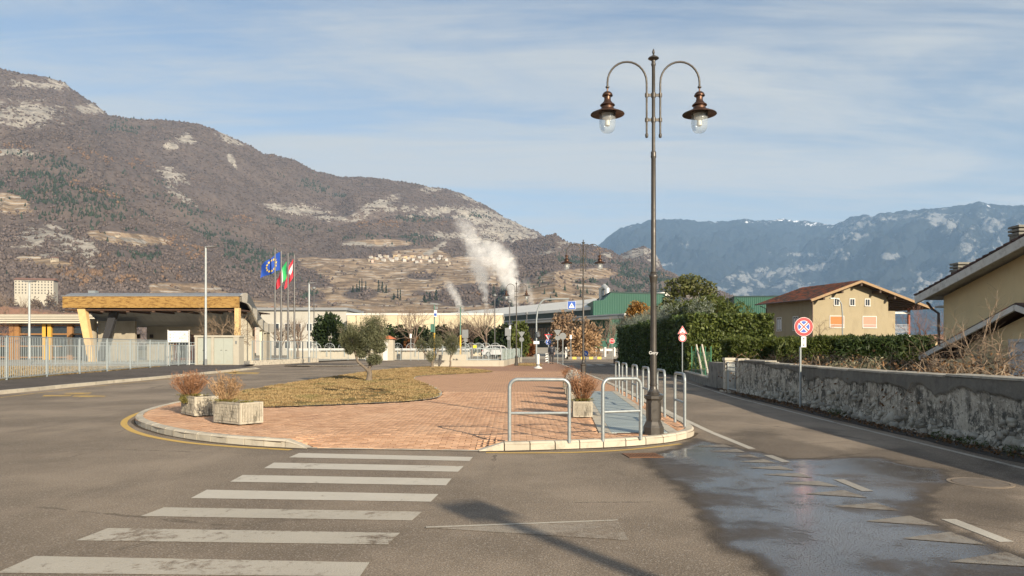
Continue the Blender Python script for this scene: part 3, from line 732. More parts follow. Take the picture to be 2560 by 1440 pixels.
for i in sing:
    z = 0.12 - float(ramp_drop(cx[i], cy[i])) + rs.uniform(-.002, .002)
    s_ = (float(ramp_drop(cx[i], cy[i] - .05)) - float(ramp_drop(cx[i], cy[i] + .05))) / 0.1
    link('brick', BM_, None, island, (cx[i], cy[i], z), (math.atan(s_) + rs.normal() * .006, rs.normal() * .006, rs.normal() * .008))
base = np.array(BM_.vertices[0].co[:]); Vb = np.array([v.co[:] for v in BM_.vertices]); Fb = [tuple(pl.vertices) for pl in BM_.polygons if len(pl.vertices) == 4 and pl.index != 0]
n = len(rest); V = np.tile(Vb[None], (n, 1, 1))
th = rs.normal(size=n) * .008; tx_ = rs.normal(size=n) * .006; ty_ = rs.normal(size=n) * .006
xx = V[:, :, 0] * np.cos(th)[:, None] - V[:, :, 1] * np.sin(th)[:, None]; yy = V[:, :, 0] * np.sin(th)[:, None] + V[:, :, 1] * np.cos(th)[:, None]
rd = ramp_drop(cx[rest], cy[rest]); sl = (ramp_drop(cx[rest], cy[rest] - .05) - ramp_drop(cx[rest], cy[rest] + .05)) / .1
V[:, :, 2] += (0.12 - rd + rs.uniform(-.002, .002, n))[:, None] + V[:, :, 0] * tx_[:, None] + V[:, :, 1] * (ty_ + sl)[:, None]
V[:, :, 0] = xx + cx[rest][:, None]; V[:, :, 1] = yy + cy[rest][:, None]
Fall = (np.array(Fb)[None] + (np.arange(n) * len(Vb))[:, None, None]).reshape(-1, 4)
o = link('bricks_further_back', mesh_np('bricks', V.reshape(-1, 3), Fall), BRICK, island); o['kind'] = 'stuff'

# kerbs
CONC_K = mat('kerb_concrete', (0.47, 0.42, 0.33), 0.88, 0.10, 2.2, 0.25, 60, 0.004, isl=0.12, dirt=(0.20, 0.165, 0.12), dirt_amt=0.55, world_=True)
def kerb_mesh(L, taper=0.0, h=0.135, w=0.15):
    prof = [(0, -0.03), (0, h - 0.03), (0.03, h), (w, h), (w, -0.03)]
    g = 0.009; b = MB()
    if taper == 0: b.prism(prof, g, L - g, 'x')
    else:
        lo = [(0, -0.03), (0, 0.012), (0.03, 0.02), (w, 0.02), (w, -0.03)]
        A_, B_ = (lo, prof) if taper > 0 else (prof, lo); n = 5
        vs = [(g, q[0], q[1]) for q in A_] + [(L - g, q[0], q[1]) for q in B_]
        b.add(vs, [tuple(range(n - 1, -1, -1)), tuple(range(n, 2 * n))] + [(i, (i + 1) % n, n + (i + 1) % n, n + i) for i in range(n)])
    me = b.mesh('kerb_stone'); me.materials.append(CONC_K); return me
def resample(pts, step):
    pts = np.array([p[:2] for p in pts], float)
    seg = np.concatenate([[0], np.cumsum(np.hypot(*np.diff(pts, axis=0).T))]); n = max(1, int(round(seg[-1] / step)))
    s = np.linspace(0, seg[-1], n + 1)
    return np.stack([np.interp(s, seg, pts[:, 0]), np.interp(s, seg, pts[:, 1])], 1)
def soft(pts, k=2):
    P = [np.array(p[:2], float) for p in pts]
    for _ in range(k):
        Q = [P[0]]
        for i in range(len(P) - 1): Q += [P[i] * .75 + P[i + 1] * .25, P[i] * .25 + P[i + 1] * .75]
        P = Q + [P[-1]]
    return P
def kerb_run(parent, pts, step, t0=False, t1=False, h=0.135, w=0.15):
    q = resample(soft(pts), step); cache = {}
    for i in range(len(q) - 1):
        a, b_ = q[i], q[i + 1]; L = float(np.hypot(*(b_ - a)))
        tp = 1 if (t0 and i == 0) else -1 if (t1 and i == len(q) - 2) else 0
        key = (round(L, 2), tp)
        if key not in cache: cache[key] = kerb_mesh(L, tp, h, w)
        ang = math.atan2(b_[1] - a[1], b_[0] - a[0])
        link('kerb_stone', cache[key], None, parent, (a[0], a[1], rnd.uniform(-.003, .003)), (0, rnd.uniform(-.003, .003), ang))
kerb = struct('kerb')
# outer face lies to the right of the walking direction, stones reach 15 cm inwards
kerb_run(kerb, OUT[0:10], 0.42, False, True)
kerb_run(kerb, OUT[10:19], 0.40, True, False)
kerb_run(kerb, OUT[18:25], 0.95)
kerb_run(kerb, list(reversed(OUT[25:32])) if False else OUT[26:32] + [OUT[0]], 1.0, h=0.12, w=0.11)
MB().add([(-3.3, 11.90, 0.012), (-0.53, 11.60, 0.012), (-0.53, 11.68, 0.016), (-3.3, 11.98, 0.016)], [(0, 1, 2, 3)]).build('flush_kerb', CONC_K, kerb)
# dirt and moss line along the foot of the kerb
m = bpy.data.materials.new('gutter_dirt'); t = NT(m); p = t.pos()
t.bsdf(t.mix(t.noise(p, 14, 5, .7), (0.045, 0.035, 0.025), (0.13, 0.10, 0.07)), 0.95, 0, t.bump(t.noise(p, 50, 4), .6, .01), .2); DIRT = m
def offs(P, d):
    P = np.array([q[:2] for q in soft(P)]); T = np.gradient(P, axis=0); T /= np.hypot(*T.T)[:, None]
    return P + np.stack([T[:, 1], -T[:, 0]], 1) * d
for P in (OUT[1:10], OUT[10:18]):
    q = offs(P, 0.0); w_ = 0.05 + 0.05 * rnd.random()
    vs, fs = [], []
    for i, a in enumerate(offs(P, 0.0)):
        k = 0.03 + 0.07 * float(vnoise(np.array(i * .7), np.array(3.1), 5)); o2 = offs(P, k)[i]; vs += [(a[0], a[1], 0.007), (o2[0], o2[1], 0.006)]
    fs = [(2 * i, 2 * i + 1, 2 * i + 3, 2 * i + 2) for i in range(len(vs) // 2 - 1)]
    MB().add(vs, fs).build('gutter_dirt', DIRT, kerb)

# lawns
m = bpy.data.materials.new('dry_lawn'); t = NT(m); p = t.pos()
c = t.mix(t.ramp(t.noise(p, 0.7, 5, .65), .35, .65), (0.23, 0.15, 0.055), (0.20, 0.165, 0.055))
c = t.mix(t.ramp(t.noise(p, 5, 5, .75), .45, .65, 0, .8), c, (0.10, 0.065, 0.03))
t.bsdf(c, 0.95, 0, t.bump(t.noise(p, 25, 5, .7), .8, .03), .15); LAWNM = m
m = bpy.data.materials.new('dry_grass'); t = NT(m); p = t.pos()
c = t.mix(t.island(), (0.25, 0.17, 0.08), (0.36, 0.26, 0.13))
c = t.mix(t.ramp(t.noise(p, 0.6, 5, .65), .48, .66, 0, .8), c, (0.19, 0.162, 0.070))
c = t.mix(t.ramp(t.noise(p, 1.6, 5, .7), .50, .64, 0, .85), c, (0.15, 0.088, 0.038))
t.bsdf(c, 0.9, 0, None, .15); GRASSM = m
def blades(poly, n, hmin, hmax, z, seed, ymax=1e9, wdt=0.018):
    rs = np.random.RandomState(seed); P = np.array(poly)
    x = rs.uniform(P[:, 0].min(), P[:, 0].max(), n * 3); y = P[:, 1].min() + (min(P[:, 1].max(), ymax) - P[:, 1].min()) * rs.rand(n * 3) ** 1.5
    k = inside(x, y, poly) & (fbm(x * .9, y * .9, 4, seed + 3) + .5 * fbm(x * 4, y * 4, 2, seed + 5) > -.34); x, y = x[k][:n], y[k][:n]; n = len(x)
    a = rs.rand(n) * 6.28; h = rs.uniform(hmin, hmax, n); ln = rs.normal(size=(n, 2)) * 0.5 * h[:, None]
    wv = wdt * (0.6 + y / 30)
    V = np.zeros((n, 3, 3)); dx, dy = np.cos(a) * wv, np.sin(a) * wv
    V[:, 0] = np.stack([x - dx, y - dy, np.full(n, z)], 1); V[:, 1] = np.stack([x + dx, y + dy, np.full(n, z)], 1)
    V[:, 2] = np.stack([x + ln[:, 0], y + ln[:, 1], z + h], 1)
    return V.reshape(-1, 3), np.arange(n * 3).reshape(-1, 3)
def lawn(poly, nb, seed, lab):
    b = MB().add([(q[0], q[1], 0.135) for q in poly], [tuple(range(len(poly)))]); lw = tag(b.build('lawn', LAWNM), kind='structure')
    V, Fc = blades(poly, nb, .02, .055, .13, seed); tag(link('dry_grass', mesh_np('grass', V, Fc), GRASSM), lab, 'grass', None, 'stuff')
    return lw
lw = lawn(LAWN_S, 60000, 11, 'short straw coloured grass on the island lawn')
strip('lawn_edging', LAWN_S[:60], 0.085, CONC_K, 0.140, lw, 3)
lw = lawn(LAWN2_S, 3000, 12, 'small patch of dry grass beside the far lamp post'); strip('lawn_edging', LAWN2_S + LAWN2_S[:1], 0.14, CONC_K, 0.142, lw, 3)

# grating over the channel between planters and barriers
GRM = bpy.data.materials.new('galvanised_grating'); t = NT(GRM); p = t.pos()
sp = t.new('ShaderNodeSeparateXYZ'); t.l.new(p, sp.inputs[0])
l1 = t.ramp(t.math('FRACT', t.math('MULTIPLY', sp.outputs[0], 22)), .80, .9); l2 = t.ramp(t.math('FRACT', t.math('MULTIPLY', sp.outputs[1], 22)), .80, .9)
c = t.mix(t.noise(p, 1.5, 5, .6), (0.29, 0.34, 0.33), (0.40, 0.44, 0.42)); c = t.mix(t.math('MULTIPLY', t.math('MAXIMUM', l1, l2), .55), c, (0.12, 0.14, 0.14))
t.bsdf(c, 0.62, 0.15, t.bump(t.math('MAXIMUM', l1, l2), -0.5, .004), .4)
grate = thing('channel_grating', 'long pale grey green grating set in the brick beside the planters', 'grating')
ny = 12
for i in range(ny):
    f0, f1 = i / ny, (i + 1) / ny
    def L(k, f): a, b_ = (GRATE[0], GRATE[3]) if k == 0 else (GRATE[1], GRATE[2]); return (a[0] + (b_[0] - a[0]) * f, a[1] + (b_[1] - a[1]) * f)
    g0 = 0.006 / (12 / ny)
    P = [L(0, f0 + .0012), L(1, f0 + .0012), L(1, f1 - .0012), L(0, f1 - .0012)]
    MB().prism(P, 0.10, 0.126 + rnd.uniform(-.001, .001), 'z').build('grating_panel', GRM, grate)
for (xa, ya), (xb, yb), w_ in ((GRATE[0], GRATE[3], -.22), (GRATE[1], GRATE[2], .20)):
    P = [(xa + .01 * np.sign(w_), ya - .05), (xa + w_, ya - .05), (xb + w_, yb), (xb + .01 * np.sign(w_), yb)]
    MB().prism(P if w_ < 0 else P[::-1], 0.05, 0.128, 'z').build('border_strip', CONC_K, grate)
RUST = mat('rusty_iron', (0.16, 0.075, 0.035), .85, .3, 20, .3, 80)
MB().prism([(1.83, 12.86), (2.30, 12.86), (2.32, 13.03), (1.85, 13.03)], .05, .127).build('rusty_cover', RUST, grate)
# drain grate and manhole in the road
def drain(name, lab, c, w_, d_, rz):
    o = thing(name, lab, 'drain', (c[0], c[1], 0), rz)
    b = MB()
    b.b2(-w_ / 2, w_ / 2, -d_ / 2, -d_ / 2 + .04, 0.0, .010); b.b2(-w_ / 2, w_ / 2, d_ / 2 - .04, d_ / 2, 0.0, .010); b.b2(-w_ / 2, -w_ / 2 + .04, -d_ / 2 + .04, d_ / 2 - .04, 0, .010); b.b2(w_ / 2 - .04, w_ / 2, -d_ / 2 + .04, d_ / 2 - .04, 0, .010)
    b.build('frame', RUST, o)
    MB().b2(-w_ / 2 + .04, w_ / 2 - .04, -d_ / 2 + .04, d_ / 2 - .04, -.01, .0035).build('pit', mat('pit_black', (0.01, .009, .008), .9), o)
    k = 9
    bm = MB().b2(-.011, .011, -d_ / 2 + .04, d_ / 2 - .04, .0, .009).mesh('bar'); bm.materials.append(RUST)
    for i in range(k): link('bar', bm, None, o, (-w_ / 2 + .04 + (i + .5) * (w_ - .08) / k, 0, 0))
    for i in range(3): MB().b2(-w_ / 2 + .04, w_ / 2 - .04, -.01 + (i - 1) * d_ / 4, .01 + (i - 1) * d_ / 4, .0005, .0085).build('cross_bar', RUST, o)
g = G(1606, 1139); drain('drain_grate', 'rusty square drain grate in the road at the island kerb', g, .52, .44, .12)
g = G(2450, 1207); mh = thing('manhole_cover', 'round worn manhole cover in the right hand lane', 'manhole', g)
MB().lathe([(.30, .0), (.30, .007), (.0, .008)], 28).build('cover', mat('worn_cover', (.15, .12, .09), .85, .35, 14, .4, 60), mh); MB().lathe([(.355, .0), (.355, .006), (.31, .0065), (.31, 0)], 28, cap=False).build('mortar_ring', mat('mortar', (.21, .165, .12), .95, .2, 9, .3, 60), mh)
# ------------------------------------------------------------------ street lamps
IRON = mat('lamp_iron', (0.072, 0.064, 0.055), 0.45, 0.15, 6, 0.15, 60, 0.002, metal=0.4, dirt=(0.13, .11, .09), dirt_amt=.25)
COPPER = mat('aged_copper', (0.105, 0.058, 0.038), 0.40, 0.25, 5, metal=0.75)
GLASS = bpy.data.materials.new('lamp_glass'); t = NT(GLASS)
gl = t.bsdf((0.62, 0.66, 0.66), 0.12, 0, t.bump(t.noise(t.coord(), 60, 3), .35, .004), .5); gl.inputs['Transmission Weight'].default_value = 0.0
tr = t.new('ShaderNodeBsdfTransparent'); tr.inputs[0].default_value = (.93, .95, .96, 1); mx = t.new('ShaderNodeMixShader'); mx.inputs[0].default_value = 0.24
t.l.new(tr.outputs[0], mx.inputs[1]); t.l.new(gl.outputs[0], mx.inputs[2]); t.l.new(mx.outputs[0], t.out.inputs['Surface'])
BULB = mat('bulb_white', (.75, .73, .66), .4)
def make_lamp():
    o = thing('street_lamp', '', 'street lamp')
    def sq(w, z0, z1, w1=None, b=None):
        w1 = w if w1 is None else w1; c0, c1 = w * .28, w1 * .28
        P0 = [(-w / 2 + c0, -w / 2), (w / 2 - c0, -w / 2), (w / 2, -w / 2 + c0), (w / 2, w / 2 - c0), (w / 2 - c0, w / 2), (-w / 2 + c0, w / 2), (-w / 2, w / 2 - c0), (-w / 2, -w / 2 + c0)]
        P1 = [(x * w1 / w, y * w1 / w) for x, y in P0]
        vs = [(x, y, z0) for x, y in P0] + [(x, y, z1) for x, y in P1]
        b.add(vs, [tuple(range(7, -1, -1)), tuple(range(8, 16))] + [(i, (i + 1) % 8, 8 + (i + 1) % 8, 8 + i) for i in range(8)])
    b = MB()
    sq(.33, 0, .13, .33, b); sq(.33, .13, .17, .29, b); sq(.29, .17, .23, .245, b); sq(.235, .225, .60, .235, b); sq(.25, .60, .63, .29, b); sq(.30, .63, .675, .30, b); sq(.30, .675, .69, .24, b)
    base = b.build('pedestal', IRON, o)
    for a in range(4):
        q = MB(); q.b2(-.065, .065, -.1195, -.1165, .27, .283); q.b2(-.065, .065, -.1195, -.1165, .547, .56); q.b2(-.065, -.055, -.1195, -.1165, .283, .547); q.b2(.055, .065, -.1195, -.1165, .283, .547)
        q.build('panel_moulding', IRON, base, rot=(0, 0, a * math.pi / 2))
    q = MB(); q.lathe([(.030, .0), (.030, .006), (.022, .006), (.022, 0)], 16, cap=False); q.box((0, 0, .003), (.012, .05, .008), .6); q.box((0, 0, .003), (.012, .05, .0085), -.7); q.build('crest', IRON, base, loc=(0, -.1165, .42), rot=(math.pi / 2, 0, 0))
    b = MB().lathe([(.115, .69), (.118, .705), (.10, .715), (.105, .735), (.085, .76), (.066, .80), (.060, .84), (.062, .86), (.070, .865), (.070, .88), (.058, .885), (.054, 1.5), (.052, 2.62), (.056, 2.64), (.062, 2.70), (.074, 2.73), (.078, 2.76), (.070, 2.775), (.058, 2.79), (.052, 2.80), (.060, 2.815), (.044, 2.84), (.039, 4.80), (.048, 4.82), (.048, 4.84), (.044, 4.87), (.048, 4.90), (.040, 4.92), (.031, 4.93), (.029, 6.40), (.036, 6.41), (.042, 6.44), (.034, 6.46), (.034, 6.50), (.06, 6.515), (.095, 6.535), (.090, 6.55), (.05, 6.575), (.022, 6.59), (.012, 6.61), (.022, 6.63), (.024, 6.655), (.012, 6.69), (.002, 6.71)], 20)
    pole = b.build('pole', IRON, o, True)
    for zc in (5.90, 5.47):
        q = MB(); q.b2(-.15, .15, -.008, .008, zc - .025, zc + .025); q.lathe([(.040, zc - .04), (.040, zc + .04)], 16)
        for s in (-1, 1): q.lathe([(.028, zc - .035), (.028, zc + .035)], 12, (s * .118, 0, 0))
        q.build('bracket', IRON, o, True)
    for s in (-1, 1):
        pts = [(s * .118, 0, 5.24), (s * .118, 0, 5.6), (s * .118, 0, 5.95), (s * .118, 0, 6.10)]
        for k in range(1, 15):
            a = math.pi - k * math.pi / 14; r = .341
            pts.append((s * (.118 + r + r * math.cos(a)), 0, 6.12 + .36 * math.sin(a)))
        pts += [(s * .80, 0, 6.02)]
        q = MB().tube(pts, .0175, 10); q.lathe([(.02, 5.16), (.028, 5.19), (.028, 5.215), (.018, 5.24)], 10, (s * .118, 0, 0)); q.lathe([(.02, 6.02), (.033, 6.03), (.033, 6.05), (.02, 6.06)], 12, (s * .80, 0, 0))
        q.build('arm', IRON, o, True)
        c = (s * .80, 0, 0)
        q = MB().lathe([(.012, 6.03), (.014, 5.965), (.05, 5.955), (.078, 5.93), (.092, 5.90), (.092, 5.885), (.060, 5.875), (.056, 5.83), (.066, 5.79), (.082, 5.775), (.085, 5.765), (.125, 5.735), (.130, 5.72), (.105, 5.70), (.112, 5.66), (.125, 5.655), (.15, 5.64), (.29, 5.575), (.295, 5.562), (.16, 5.60), (.14, 5.605), (.14, 5.56)], 28, c, cap=False)
        lan = q.build('lantern_hood', COPPER, o, True)
        MB().lathe([(.142, 5.60), (.142, 5.40), (.138, 5.35), (.118, 5.29), (.085, 5.255), (.04, 5.24), (.001, 5.238)], 28, c, cap=False).build('globe', GLASS, lan, True)
        MB().lathe([(.11, 5.60), (.09, 5.50), (.05, 5.47), (.03, 5.47), (.045, 5.42), (.04, 5.37), (.01, 5.355)], 14, c).build('bulb', BULB, lan, True)
    return o
lamp = make_lamp()
lamp.location = (2.46, 12.86, .118); lamp['label'] = 'tall double lantern street lamp on pedestal at the island corner, nearest the camera'; lamp['group'] = 'double lantern street lamps'
text_mesh('sticker', 'Gory', .075, mat('sticker_white', (.78, .77, .74), .6), lamp, (-.012, -.0575, 1.42), (math.pi / 2, 0, 0), .001)
for loc, lab in (((3.45, 35.8, .12), 'double lantern street lamp behind the row of planters, middle of the row'), ((.35, 58.9, .14), 'double lantern street lamp on the dry grass patch beside the railings')):
    l2 = copy_tree(lamp); l2.location = loc; l2['label'] = lab
    for ch in list(l2.children):
        if ch.name.startswith('sticker'): bpy.data.objects.remove(ch, do_unlink=True)
# ------------------------------------------------------------------ tubular steel barriers
GALV = mat('galvanised_steel', (0.31, 0.335, 0.335), .45, .2, 14, .1, 90, .001, metal=.45)
def barrier_mesh(W, H=1.0, r=.0295, cr=.13):
    b = MB(); pts = [(0, 0, -.02), (0, 0, .5), (0, 0, H - cr)]
    for k in range(1, 7): a = k * math.pi / 12; pts.append((cr - cr * math.cos(a), 0, H - cr + cr * math.sin(a)))
    pts += [(W / 2, 0, H)]
    for k in range(1, 7): a = math.pi / 2 - k * math.pi / 12; pts.append((W - cr + cr * math.cos(a), 0, H - cr + cr * math.sin(a)))
    pts += [(W, 0, .5), (W, 0, -.02)]
    b.tube(pts, r, 12); return b
def barrier(a, c, lab, H=1.0):
    W = math.hypot(c[0] - a[0], c[1] - a[1]); o = thing('barrier', lab, 'barrier', (a[0], a[1], .12), math.atan2(c[1] - a[1], c[0] - a[0]), 'tubular steel barriers around the island')
    barrier_mesh(W, H).build('hoop', GALV, o, True); MB().tube([(0.02, 0, .46), (W - .02, 0, .46)], .024, 10).build('mid_rail', GALV, o, True)
    return o
barrier((-.04, 11.85), (.92, 11.88), 'wide galvanised tube barrier at the front kerb, left of the pair facing the crossing')
barrier((1.48, 12.05), (2.14, 12.30), 'galvanised tube barrier at the front kerb beside the lamp pedestal')
for i, (a, c, w_) in enumerate((((3.27, 14.0), (3.29, 14.93), 'nearest'), ((3.31, 16.04), (3.33, 16.97), 'second nearest'), ((3.36, 18.2), (3.38, 19.1), 'third nearest'), ((3.43, 20.3), (3.45, 21.2), 'fourth nearest'), ((3.46, 22.35), (3.49, 23.4), 'second farthest'), ((3.56, 24.6), (3.6, 25.7), 'farthest'))):
    barrier(a, c, 'galvanised tube barrier along the right hand road, %s of the six in line' % w_)
# ------------------------------------------------------------------ plants: twigs and leaves
def leaf_quads(P, size, seed, asp=0.45, up=0.0, droop=None):
    """one rhombus leaf at each point"""
    rs = np.random.RandomState(seed); n = len(P)
    d = rs.normal(size=(n, 3)); d[:, 2] += up
    if droop is not None: d += droop
    d /= np.linalg.norm(d, axis=1)[:, None]
    e = np.cross(d, rs.normal(size=(n, 3))); e /= np.linalg.norm(e, axis=1)[:, None] + 1e-9
    s = (size * (0.6 + 0.8 * rs.rand(n)))[:, None]
    V = np.stack([P - d * s * .5, P + e * s * asp * .5, P + d * s * .5, P - e * s * asp * .5], 1)
    return V.reshape(-1, 3), np.arange(4 * n).reshape(-1, 4)
def ball_pts(n, c, r, seed, shell=0.5, flat=1.0):
    rs = np.random.RandomState(seed); d = rs.normal(size=(n, 3)); d /= np.linalg.norm(d, axis=1)[:, None]
    q = (shell + (1 - shell) * rs.rand(n) ** 0.6)[:, None]
    rr = np.array(r if hasattr(r, '__len__') else (r, r, r * flat))
    wob = 1 + 0.28 * fbm(d[:, 0] * 2.3 + seed, d[:, 1] * 2.3 + d[:, 2] * 1.7, 3, seed % 50)[:, None]
    return np.array(c)[None] + d * q * rr[None] * wob
def leafmat(name, a, b_, dark=0.0, trans=0.25, spec=.3):
    m = bpy.data.materials.new(name); MATS[name] = m; t = NT(m); p = t.coord()
    c = t.mix(t.island(), a, b_); c = t.mix(t.ramp(t.noise(p, 2.2, 4), .35, .65, 0, .5), c, scl(a, .6))
    n = t.bsdf(c, .55, 0, None, spec)
    if trans:
        tl = t.new('ShaderNodeBsdfTranslucent'); t.set(tl.inputs[0], c); mx = t.new('ShaderNodeMixShader'); mx.inputs[0].default_value = trans
        t.l.new(n.outputs[0], mx.inputs[1]); t.l.new(tl.outputs[0], mx.inputs[2]); t.l.new(mx.outputs[0], t.out.inputs['Surface'])
    return m
BARK = mat('bark_grey', (0.17, 0.135, 0.10), .95, .25, 8, .8, 30, .02)
OLIVE = leafmat('olive_leaf', (0.085, 0.095, 0.045), (0.23, 0.23, 0.13), trans=.15)
def branchy(b, p0, d0, L, r, depth, rg, spread=.55, n=3, seg=3, shrink=.68, up=.12, tips=None, gravity=0.0, nside=5):
    p, d = Vector(p0), Vector(d0).normalized(); pts, rs = [p.copy()], [r]
    for i in range(seg):
        d = (d + Vector((rg.gauss(0, .16), rg.gauss(0, .16), rg.gauss(0, .10) + up * .3 - gravity))).normalized()
        p = p + d * (L / seg); pts.append(p.copy()); rs.append(r * (1 - .45 * (i + 1) / seg))
    b.tube(pts, rs, nside if depth > 1 else 3, cap=False)
    if depth <= 0:
        if tips is not None: tips.append(p.copy())
        return
    for k in range(n):
        f = .35 + .65 * (k + rg.random()) / n; j = min(seg - 1, int(f * seg)); q = pts[j].lerp(pts[j + 1], f * seg - j) if f < 1 else pts[-1]
        a = rg.random() * 6.283; ax = d.cross(Vector((math.cos(a), math.sin(a), .3))).normalized()
        nd = (d + ax * spread * (0.7 + .7 * rg.random()) + Vector((0, 0, up))).normalized()
        branchy(b, q, nd, L * shrink * (.75 + .5 * rg.random()), r * .56, depth - 1, rg, spread, n, seg, shrink, up, tips, gravity, nside)
def olive(loc, lab, lobes, limbs, n, seed, tr=.12):
    o = thing('olive_tree', lab, 'olive tree', loc, 0, 'olive trees on the island lawn'); rg = random.Random(seed)
    b = MB()
    b.tube([(0, 0, -.05), (.01, 0, .12), (.03, .02, .30), (.0, .0, .45)], [tr * 1.5, tr * 1.05, tr * .95, tr], 9)
    for L in limbs: b.tube(L, [tr * .7] + [tr * .45] * (len(L) - 2) + [tr * .22], 7)
    for L in limbs: branchy(b, L[-1], Vector(L[-1]) - Vector(L[-2]), .5, tr * .2, 2, rg, .7, 4, 3)
    b.build('trunk', BARK, o, True)
    P = []
    for i, (c, r, k) in enumerate(lobes):
        P.append(ball_pts(int(n * k), c, r, seed + i, .25))
        rs = np.random.RandomState(seed + 70 + i); m_ = int(n * k * .14)
        th = rs.rand(m_) * 6.28; R_ = np.array(r if hasattr(r, '__len__') else (r,) * 3)
        sp = np.stack([np.cos(th) * R_[0] * rs.rand(m_), np.sin(th) * R_[1] * rs.rand(m_), R_[2] * (.75 + .5 * rs.rand(m_))], 1); P.append(np.array(c) + np.repeat(sp[:m_ // 9], 9, 0)[:m_] + rs.normal(size=(m_ // 9 * 9, 3))[:m_] * np.array([.03, .03, .11]))
    P = np.concatenate(P); V, Fc = leaf_quads(P, .085, seed, .28, .5)
    link('crown', mesh_np('crown', V, Fc), OLIVE, o)
    return o
olive((-6.33, 32.7, .13), 'pruned olive tree with two lobed crown, nearest of the island olives', [((-.80, 0, 1.82), (.62, .55, .48), 1.0), ((.16, .05, 1.95), (.68, .6, .64), 1.2), ((-.35, .1, 1.25), (.32, .3, .28), .25), ((.28, -.1, .95), (.34, .3, .26), .22), ((-.85, 0, 1.35), (.25, .25, .2), .12), ((.45, .1, 1.5), (.35, .3, .3), .3)],
      [[(0, 0, .42), (-.22, 0, .62), (-.50, .0, .85), (-.62, 0, 1.35), (-.70, 0, 1.7)], [(0, 0, .42), (.05, .02, .75), (.0, .05, 1.2), (.1, .05, 1.6)], [(0.02, 0, .6), (.22, -.05, .85), (.3, 0, 1.3), (.35, .05, 1.6)]], 7600, 5)
olive((-5.85, 54, .13), 'low bushy olive tree beside the enclosure wall, left of the far pair', [((-.75, 0, 1.6), (.52, .5, .42), .6), ((.28, 0, 1.75), (.62, .55, .52), .9), ((-.1, 0, .75), (.42, .4, .40), .4)],
      [[(0, 0, .3), (-.3, 0, .75), (-.6, 0, 1.1), (-.7, 0, 1.5)], [(0, 0, .3), (.1, 0, .8), (.25, 0, 1.3)], [(0, 0, .3), (.3, 0, .8), (.5, 0, 1.3)]], 3600, 15, .1)
olive((-4.6, 55, .13), 'slim olive tree with straight pale trunk in front of the railings', [((.12, 0, 1.75), (.62, .55, .60), 1.0), ((.1, 0, 1.25), (.5, .45, .35), .4)],
      [[(0, 0, .42), (.02, 0, .8), (.1, 0, 1.3), (.1, 0, 1.8)], [(0, 0, .6), (.2, 0, 1.0), (.35, 0, 1.5)]], 3800, 25, .07)
# concrete planters
PLC = bpy.data.materials.new('ribbed_planter_concrete'); t = NT(PLC); p = t.coord()
c = t.mix(t.noise(p, 4, 5), (0.36, 0.325, 0.255), (0.48, 0.435, 0.35)); c = t.mix(t.ramp(t.noise(t.mapv(p, (1, 1, .5)), 5, 6, .75), .50, .66, 0, .85), c, (0.16, 0.145, 0.115))
t.bsdf(c, .92, 0, t.bump(t.noise(p, 45, 5, .7), .8, .01), .2)
SOIL = mat('planter_soil', (.10, .072, .045), .95, .3, 10, .8, 25, .02)
TWIG = leafmat('russet_twig', (0.26, 0.125, 0.062), (0.40, 0.22, 0.12), trans=.1)
TWIG2 = leafmat('tan_twig', (0.33, 0.20, 0.10), (0.46, 0.30, 0.165), trans=.1)
MOSSG = leafmat('planter_weed', (0.15, 0.13, 0.03), (0.27, 0.24, 0.07), trans=.2)
SILV = leafmat('silver_leaf', (0.34, 0.33, 0.29), (0.5, .49, .45), trans=.15)
def twigs(n, c, h, spread, seed, lean=(0, 0), w_=.006, fork=3):
    """upright dry stems that fork towards the top"""
    rs = np.random.RandomState(seed); V = []
    def seg(a, b_, w0, w1):
        d = b_ - a; s = np.cross(d, rs.normal(size=3)); s /= np.linalg.norm(s) + 1e-9
        V.append(np.stack([a - s * w0, a + s * w0, b_ + s * w1, b_ - s * w1]))
    for i in range(n):
        a = rs.rand() * 6.28; q = rs.rand() ** .6
        base = np.array(c) + np.array([math.cos(a) * .05, math.sin(a) * .05, 0]); out = np.array([math.cos(a) * q * spread + lean[0], math.sin(a) * q * spread + lean[1], h * (.95 - .28 * q * q) * (.75 + .35 * rs.rand())])
        m1 = base + out * .45 + rs.normal(size=3) * .02; m1[2] -= .02; tip = base + out
        seg(base, m1, w_, w_ * .8); seg(m1, tip, w_ * .8, w_ * .4)
        for k in range(fork):
            f = .35 + .6 * rs.rand(); s0 = base + out * f; e = s0 + np.array([rs.normal() * .07, rs.normal() * .07, h * (.08 + .16 * rs.rand())]); seg(s0, e, w_ * .6, w_ * .3)
            for kk in range(2): s1 = s0 + (e - s0) * rs.rand(); seg(s1, s1 + np.array([rs.normal() * .035, rs.normal() * .035, h * .07 * rs.rand() + .01]), w_ * .8, w_ * .6)
    V = np.concatenate(V); return V, np.arange(len(V)).reshape(-1, 4)
_plan = {}
